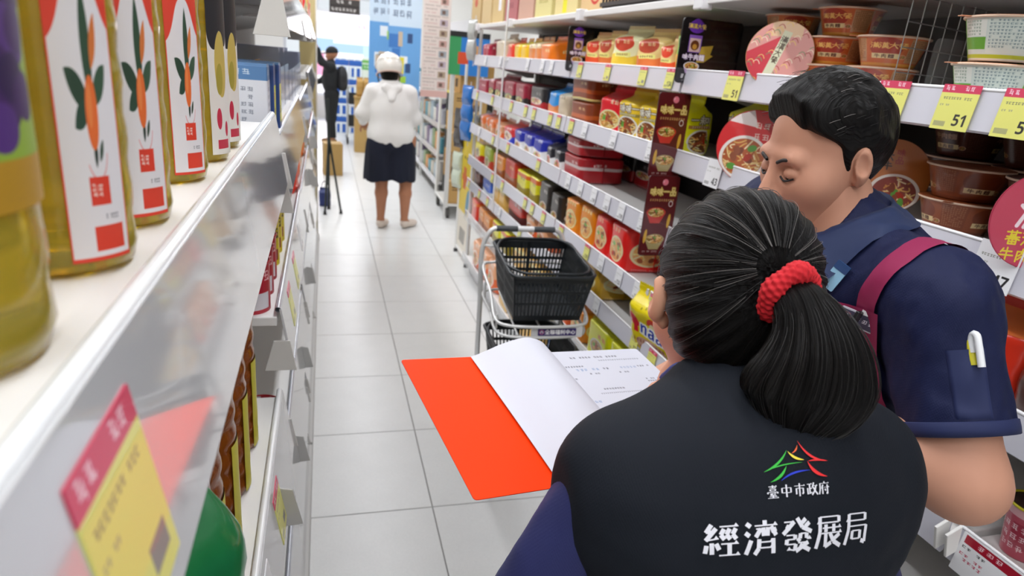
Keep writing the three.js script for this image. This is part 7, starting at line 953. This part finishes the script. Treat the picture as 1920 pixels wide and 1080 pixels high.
  { const nu = 20, nv = 34, pos = [], idx = [], hit = (x, y, z, off) => { let X = x; for (let k = 0; k < 200 && X < 0.8; k++) { const d = poloF(X, Math.max(y, 0.86), z) - off; if (d < 0.0004) break; X += Math.max(0.0004, d * 0.6); } return X; };
    for (let j = 0; j <= nv; j++) { const t0 = j / nv, y = mix(1.378, 0.78, t0), half = y > 1.1 ? mix(0.11, 0.125, sstep(1.34, 1.12, y)) : mix(0.112, 0.14, sstep(1.1, 1.0, y)), zc = mix(-0.77, -0.93, sstep(1.25, 0.98, y)); for (let i = 0; i <= nu; i++) { const u = mix(1, -1, i / nu), yy = y - (j === 0 ? 0.012 * (1 - Math.abs(u)) : 0), z = zc + u * half; pos.push(hit(0.48, yy, z, 0.005), yy, z); } } for (let j = 0; j < nv; j++) for (let i = 0; i < nu; i++) { const a = j * (nu + 1) + i; idx.push(a, a + nu + 1, a + 1, a + 1, a + nu + 1, a + nu + 2); } const g = new THREE.BufferGeometry(); g.setAttribute('position', new THREE.Float32BufferAttribute(pos, 3)); g.setIndex(idx); g.computeVertexNormals(); add('apron_bib', g, wine, 'magenta apron bib');
    const bp = v3(0.55, 1.358, -0.692); bp.x = hit(0.48, bp.y, bp.z, 0.011);
    const badge = new THREE.Group(); badge.name = 'name_badge'; t.add(badge); badge.userData.label = 'grey and white name badge'; const BM = frameAt([bp.x, bp.y, bp.z], [0.15, 1, 0.1], [-0.75, 0.1, 0.65]);
    mesh('badge_back', moved(roundedCard(0.05, 0.022, 0.003, 0.003).applyMatrix4(BM), O), M('#c9c6d0', 0.3), badge); mesh('badge_print', moved(roundedCard(0.046, 0.018, 0.0008, 0.002).translate(0, 0, 0.0022).applyMatrix4(BM), O), printed(canvasTex(256, 100, (g, w, h) => { g.fillStyle = '#4a4658'; g.fillRect(0, 0, w, h); g.fillStyle = '#e8e4ec'; g.fillRect(92, 0, 5, h); g.strokeStyle = '#c86a80'; g.lineWidth = 7; g.beginPath(); g.arc(46, 50, 30, 0, 7); g.stroke(); g.strokeStyle = '#f0ecf2'; g.beginPath(); g.moveTo(26, 62); g.lineTo(46, 32); g.lineTo(66, 62); g.stroke(); smallPrint(g, 112, 26, 136, 48, '#e8e4ec', 5, 42); }), 0.3), badge); mesh('badge_clip', moved(bx(0.012, 0.006, 0.004, 0.006, 0.013, 0.001).applyMatrix4(BM), O), M('#e8e8ea', 0.3), badge);
    const lp = v3(0.56, 1.4, -0.745); lp.x = hit(0.48, lp.y, lp.z, 0.006); const LM = frameAt([lp.x, lp.y, lp.z], [0.25, 1, 0.35], [-0.8, 0.3, 0.5]); add('lanyard_tag', merge([roundedCard(0.02, 0.034, 0.0016, 0.002).applyMatrix4(LM)]), M('#8fc0dc', 0.4), 'pale blue lanyard tag below the collar'); add('lanyard_clip', roundedCard(0.021, 0.012, 0.003, 0.002).translate(0, 0.02, 0).applyMatrix4(LM), M('#2c4a78', 0.4)); }
  for (const [p, q] of [[[0.706, 1.42, -0.728], 0.4]]) { const b = v3(...p); add('strap_buckle', bx(0.006, 0.02, 0.038, 0, 0, 0, 0.002).applyMatrix4(frameAt([0.698, 1.362, -0.69], [0.3, 0.9, 0.1], [-0.8, 0.3, 0.5])), M('#141418', 0.4)); }
  const trou = join([ball([0.77, 0.9, -0.95], [0.13, 0.12, 0.16]), bone([0.76, 0.86, -0.88], [0.76, 0.08, -0.88], 0.1, 0.068), bone([0.76, 0.86, -1.06], [0.76, 0.08, -1.06], 0.1, 0.068)], 0.03);
  add('trousers', net((x, y, z) => Math.max(trou(x, y, z), 0.04 - y, y - 0.95), [0.58, 0.02, -1.2], [0.94, 1.02, -0.74], 0.014), cloth('#1c1d26', 0.85)); for (const z of [-0.88, -1.06]) add('shoe', net(join([ball([0.76, 0.045, z], [0.065, 0.05, 0.046]), ball([0.67, 0.034, z], [0.09, 0.036, 0.048])], 0.03), [0.55, 0, z - 0.09], [0.87, 0.13, z + 0.09], 0.009), M('#1c1c1e', 0.5));
}
// ------------------------------------------------------------------ lady in a white helmet, walking away
{
  const O = [0.62, 0, -6.5], t = thing('person', 'lady in white hooded jacket, navy shorts and white helmet, seen from behind', 'person', O);
  const add = (name, g, m, label) => { const o = mesh(name, moved(g, O), m, t); if (label) o.userData.label = label; return o; };
  const cx = 0.6, hx = 0.575;
  const HM = lookM([hx, 1.47, -6.53], [-0.1, -0.12, -1]);
  const headG = net(headField(), [-0.11, -0.14, -0.13], [0.11, 0.14, 0.14], 0.007).applyMatrix4(HM);
  const lower = (x, lx) => [bone([x, 0.86, -6.5], [x, 0.46, -6.49], 0.09, 0.058), bone([x, 0.46, -6.49], [x, 0.36, -6.475], 0.056, 0.06), bone([x, 0.34, -6.475], [x, 0.09, -6.49], 0.058, 0.036), bone([x, 0.06, -6.49], [x + lx, 0.035, -6.56], 0.036, 0.03)];
  const bodyG = net(join([bone([0.58, 1.4, -6.52], [0.59, 1.28, -6.5], 0.05, 0.06), ball([cx, 1.1, -6.5], [0.17, 0.22, 0.11]), ball([cx, 0.88, -6.5], [0.18, 0.14, 0.12]), ...lower(0.525, 0.02), ...lower(0.755, 0.06), bone([0.43, 1.3, -6.5], [0.34, 1.08, -6.52], 0.05, 0.042), bone([0.34, 1.08, -6.52], [0.36, 0.98, -6.68], 0.042, 0.03), bone([0.78, 1.3, -6.5], [0.83, 1.06, -6.54], 0.05, 0.042), bone([0.83, 1.06, -6.54], [0.76, 1.02, -6.7], 0.042, 0.03)], 0.03), [0.24, 0, -6.8], [0.96, 1.5, -6.34], 0.015);
  add('body', merge([bodyG, headG, handGeo(frameAt([0.36, 0.98, -6.68], [0.1, -0.2, -1], [-0.6, 0.8, 0]), 0.6, -1), handGeo(frameAt([0.76, 1.02, -6.7], [-0.1, 0, -1], [0.5, 0.8, 0]), 0.6, 1)]), skinMat('#b0795c'));
  const jf = folds(0.006, 8, 4, 8, 3), jb = join([bone([0.58, 1.36, -6.5], [0.59, 1.3, -6.5], 0.08, 0.11), bone([0.45, 1.29, -6.5], [0.74, 1.3, -6.5], 0.066, 0.066), ball([cx, 1.12, -6.5], [0.205, 0.25, 0.14]), ball([cx + 0.005, 0.9, -6.5], [0.225, 0.2, 0.155]), bone([0.42, 1.29, -6.5], [0.335, 1.08, -6.52], 0.06, 0.056), bone([0.335, 1.08, -6.52], [0.35, 1.0, -6.64], 0.06, 0.045), bone([0.78, 1.29, -6.5], [0.825, 1.06, -6.54], 0.06, 0.055), bone([0.83, 1.06, -6.54], [0.78, 1.02, -6.66], 0.06, 0.045)], 0.05);
  const jm = cloth('#e6e4e2', 0.8); add('jacket', net((x, y, z) => Math.max(jb(x, y, z) + jf(x, y, z), 0.8 + 0.05 * (x - 0.6) - y), [0.22, 0.74, -6.74], [0.98, 1.5, -6.28], 0.011), jm, 'white zip jacket'); add('hood', net((x, y, z) => join([bone([0.54, 1.335, -6.43], [0.65, 1.335, -6.43], 0.03, 0.03), bone([0.53, 1.33, -6.42], [0.59, 1.235, -6.39], 0.028, 0.026), bone([0.65, 1.33, -6.42], [0.59, 1.235, -6.39], 0.028, 0.026)], 0.05)(x, y, z) + jf(x, y, z) * 0.5, [0.42, 1.16, -6.5], [0.78, 1.42, -6.3], 0.009), jm, 'hood lying on the back');
  const sf = folds(0.012, 12, 2, 12, 7), sb = join([ball([cx, 0.82, -6.5], [0.205, 0.14, 0.14]), bone([0.5, 0.8, -6.5], [0.5, 0.46, -6.49], 0.125, 0.145), bone([0.71, 0.8, -6.5], [0.71, 0.46, -6.49], 0.125, 0.145)], 0.03); add('shorts', net((x, y, z) => Math.max(sb(x, y, z) + sf(x, y, z), 0.475 + 0.03 * N3(x * 8, 1, z * 8) - y, y - 0.92), [0.28, 0.42, -6.7], [0.92, 0.98, -6.3], 0.011), cloth('#0c1226', 0.9), 'wide navy shorts');
  for (const [x, lx] of [[0.525, 0.05], [0.755, 0.11]]) { const f = join([ball([x, 0.05, -6.48], [0.042, 0.045, 0.055]), ball([x + lx * 0.6, 0.036, -6.56], [0.052, 0.036, 0.1], new THREE.Quaternion().setFromEuler(new THREE.Euler(0, -lx * 7, 0)))], 0.03); add('shoe', net((a, b, c) => Math.max(smax(f(a, b, c), -ball([x, 0.1, -6.49], [0.034, 0.05, 0.05])(a, b, c), 0.006), 0.004 - b), [x - 0.1, 0, -6.72], [x + 0.16, 0.13, -6.38], 0.006), cloth('#d6c8bc', 0.7), 'pale canvas shoe'); }
  const helmF = (x, y, z) => smax(smax(ball([0, 0.04, -0.01], [0.118, 0.128, 0.132])(x, y, z), -ball([0, 0.02, 0.0], [0.104, 0.12, 0.12])(x, y, z), 0.004), -0.035 - y - 0.2 * z, 0.006); add('helmet', net(helmF, [-0.14, -0.1, -0.16], [0.14, 0.19, 0.15], 0.0075).applyMatrix4(HM), M('#e9e5de', 0.25, { clearcoat: 0.8 }), 'white open helmet'); add('helmet_trim', tube(Array.from({ length: 24 }, (_, i) => { const a = (i / 24) * 6.283; return [0.117 * Math.cos(a), -0.035 - 0.2 * 0.128 * Math.sin(a) + 0.004, -0.01 + 0.128 * Math.sin(a)]; }), 0.0055, 6, 48, true).applyMatrix4(HM), M('#c9a89a', 0.5)); add('helmet_ridge', tube([[-0.105, 0.09, -0.06], [-0.06, 0.105, -0.115], [0, 0.11, -0.128], [0.06, 0.105, -0.115], [0.105, 0.09, -0.06]], 0.0028, 6, 20).applyMatrix4(HM), M('#d8d2c8', 0.4));
  add('hair', net((x, y, z) => Math.max(ball([0, -0.02, -0.03], [0.084, 0.1, 0.08])(x, y, z), y + 0.01, z - 0.02), [-0.11, -0.14, -0.14], [0.11, 0.02, 0.04], 0.008, (x, y) => [x * 5, y * 3]).applyMatrix4(HM), hairMat); add('chin_strap', tube([[-0.1, -0.01, 0.0], [-0.09, -0.09, 0.03], [0, -0.125, 0.06], [0.09, -0.09, 0.03], [0.1, -0.01, 0.0]], 0.006, 6, 24).applyMatrix4(HM), M('#1c1c1e', 0.6));
}
// ------------------------------------------------------------------ person in black reaching into the far left shelf
{
  const O = [0.13, 0, -12.4], t = thing('person', 'distant person in black clothes and cap with a backpack, reaching to the left', 'person', O);
  const add = (name, g, m, label) => { const o = mesh(name, moved(g, O), m, t); if (label) o.userData.label = label; return o; };
  const HM = lookM([0.12, 1.5, -12.4], [-0.9, -0.1, -0.4]), headG = net(headField(), [-0.11, -0.14, -0.13], [0.11, 0.14, 0.14], 0.01).applyMatrix4(HM);
  const legs = [bone([0.1, 0.85, -12.33], [0.1, 0.45, -12.33], 0.09, 0.06), bone([0.1, 0.45, -12.33], [0.14, 0.08, -12.33], 0.056, 0.04), bone([0.14, 0.85, -12.48], [0.12, 0.45, -12.5], 0.09, 0.06), bone([0.12, 0.45, -12.5], [0.1, 0.08, -12.52], 0.056, 0.04)];
  add('body', merge([headG, net(join([bone([0.11, 1.4, -12.4], [0.1, 1.28, -12.4], 0.05, 0.06), ball([0.1, 1.1, -12.4], [0.11, 0.24, 0.17]), ...legs, bone([0.1, 1.3, -12.24], [-0.05, 1.38, -12.2], 0.05, 0.042), bone([-0.05, 1.38, -12.2], [-0.12, 1.6, -12.2], 0.04, 0.03), bone([0.1, 1.3, -12.56], [0.0, 1.08, -12.6], 0.05, 0.04), bone([0.0, 1.08, -12.6], [-0.14, 1.02, -12.55], 0.04, 0.03)], 0.03), [-0.2, 0.02, -12.72], [0.3, 1.7, -12.1], 0.016), handGeo(frameAt([-0.12, 1.6, -12.2], [-0.2, 1, 0], [1, 0.2, 0.2]), 0.3, 1), handGeo(frameAt([-0.14, 1.02, -12.55], [-1, 0, 0], [0, 1, 0]), 0.3, -1)]), skinMat('#b07a5c'));
  const blk = cloth('#15171a', 0.85), cf = folds(0.01, 8, 6, 8, 1), cb = join([ball([0.1, 1.1, -12.4], [0.14, 0.28, 0.2]), bone([0.1, 1.31, -12.24], [0.1, 1.31, -12.56], 0.075, 0.075), bone([0.1, 1.3, -12.24], [-0.05, 1.38, -12.2], 0.07, 0.058), bone([-0.05, 1.38, -12.2], [-0.11, 1.57, -12.2], 0.056, 0.045), bone([0.1, 1.3, -12.56], [0.0, 1.08, -12.6], 0.07, 0.055), bone([0.0, 1.08, -12.6], [-0.12, 1.03, -12.55], 0.052, 0.042), bone([0.11, 1.38, -12.4], [0.1, 1.3, -12.4], 0.07, 0.09)], 0.04);
  add('coat', net((x, y, z) => Math.max(cb(x, y, z) + cf(x, y, z), 0.86 - y), [-0.24, 0.8, -12.74], [0.34, 1.66, -12.06], 0.014), blk, 'black coat'); add('trousers', net((x, y, z) => Math.max(join(legs.map((l) => (a, b, c) => l(a, b, c) - 0.022), 0.03)(x, y, z), 0.12 - y, y - 0.95), [-0.08, 0.08, -12.7], [0.32, 1, -12.16], 0.015), blk);
  add('backpack', net((x, y, z) => join([ball([0.29, 1.14, -12.4], [0.1, 0.2, 0.15]), bone([0.3, 1.0, -12.46], [0.3, 1.0, -12.34], 0.08, 0.08)], 0.05)(x, y, z) + cf(x, y, z) * 0.6, [0.14, 0.86, -12.6], [0.44, 1.4, -12.2], 0.012), M('#1b1b1e', 0.6), 'black backpack'); add('cap', net((x, y, z) => smin(smax(ball([0, 0.045, -0.01], [0.09, 0.095, 0.108])(x, y, z), 0.025 - y, 0.008), ball([0, 0.03, 0.12], [0.07, 0.01, 0.06])(x, y, z), 0.015), [-0.12, 0, -0.14], [0.12, 0.16, 0.2], 0.008).applyMatrix4(HM), blk, 'black cap');
  for (const [x, z] of [[0.15, -12.33], [0.1, -12.52]]) add('shoe', net(join([ball([x, 0.06, z], [0.06, 0.06, 0.05]), ball([x - 0.07, 0.045, z], [0.09, 0.044, 0.05])], 0.03), [x - 0.2, 0, z - 0.09], [x + 0.1, 0.14, z + 0.09], 0.012), M('#8a6a48', 0.7), 'tan shoe');
}
renderer.render(scene, camera);
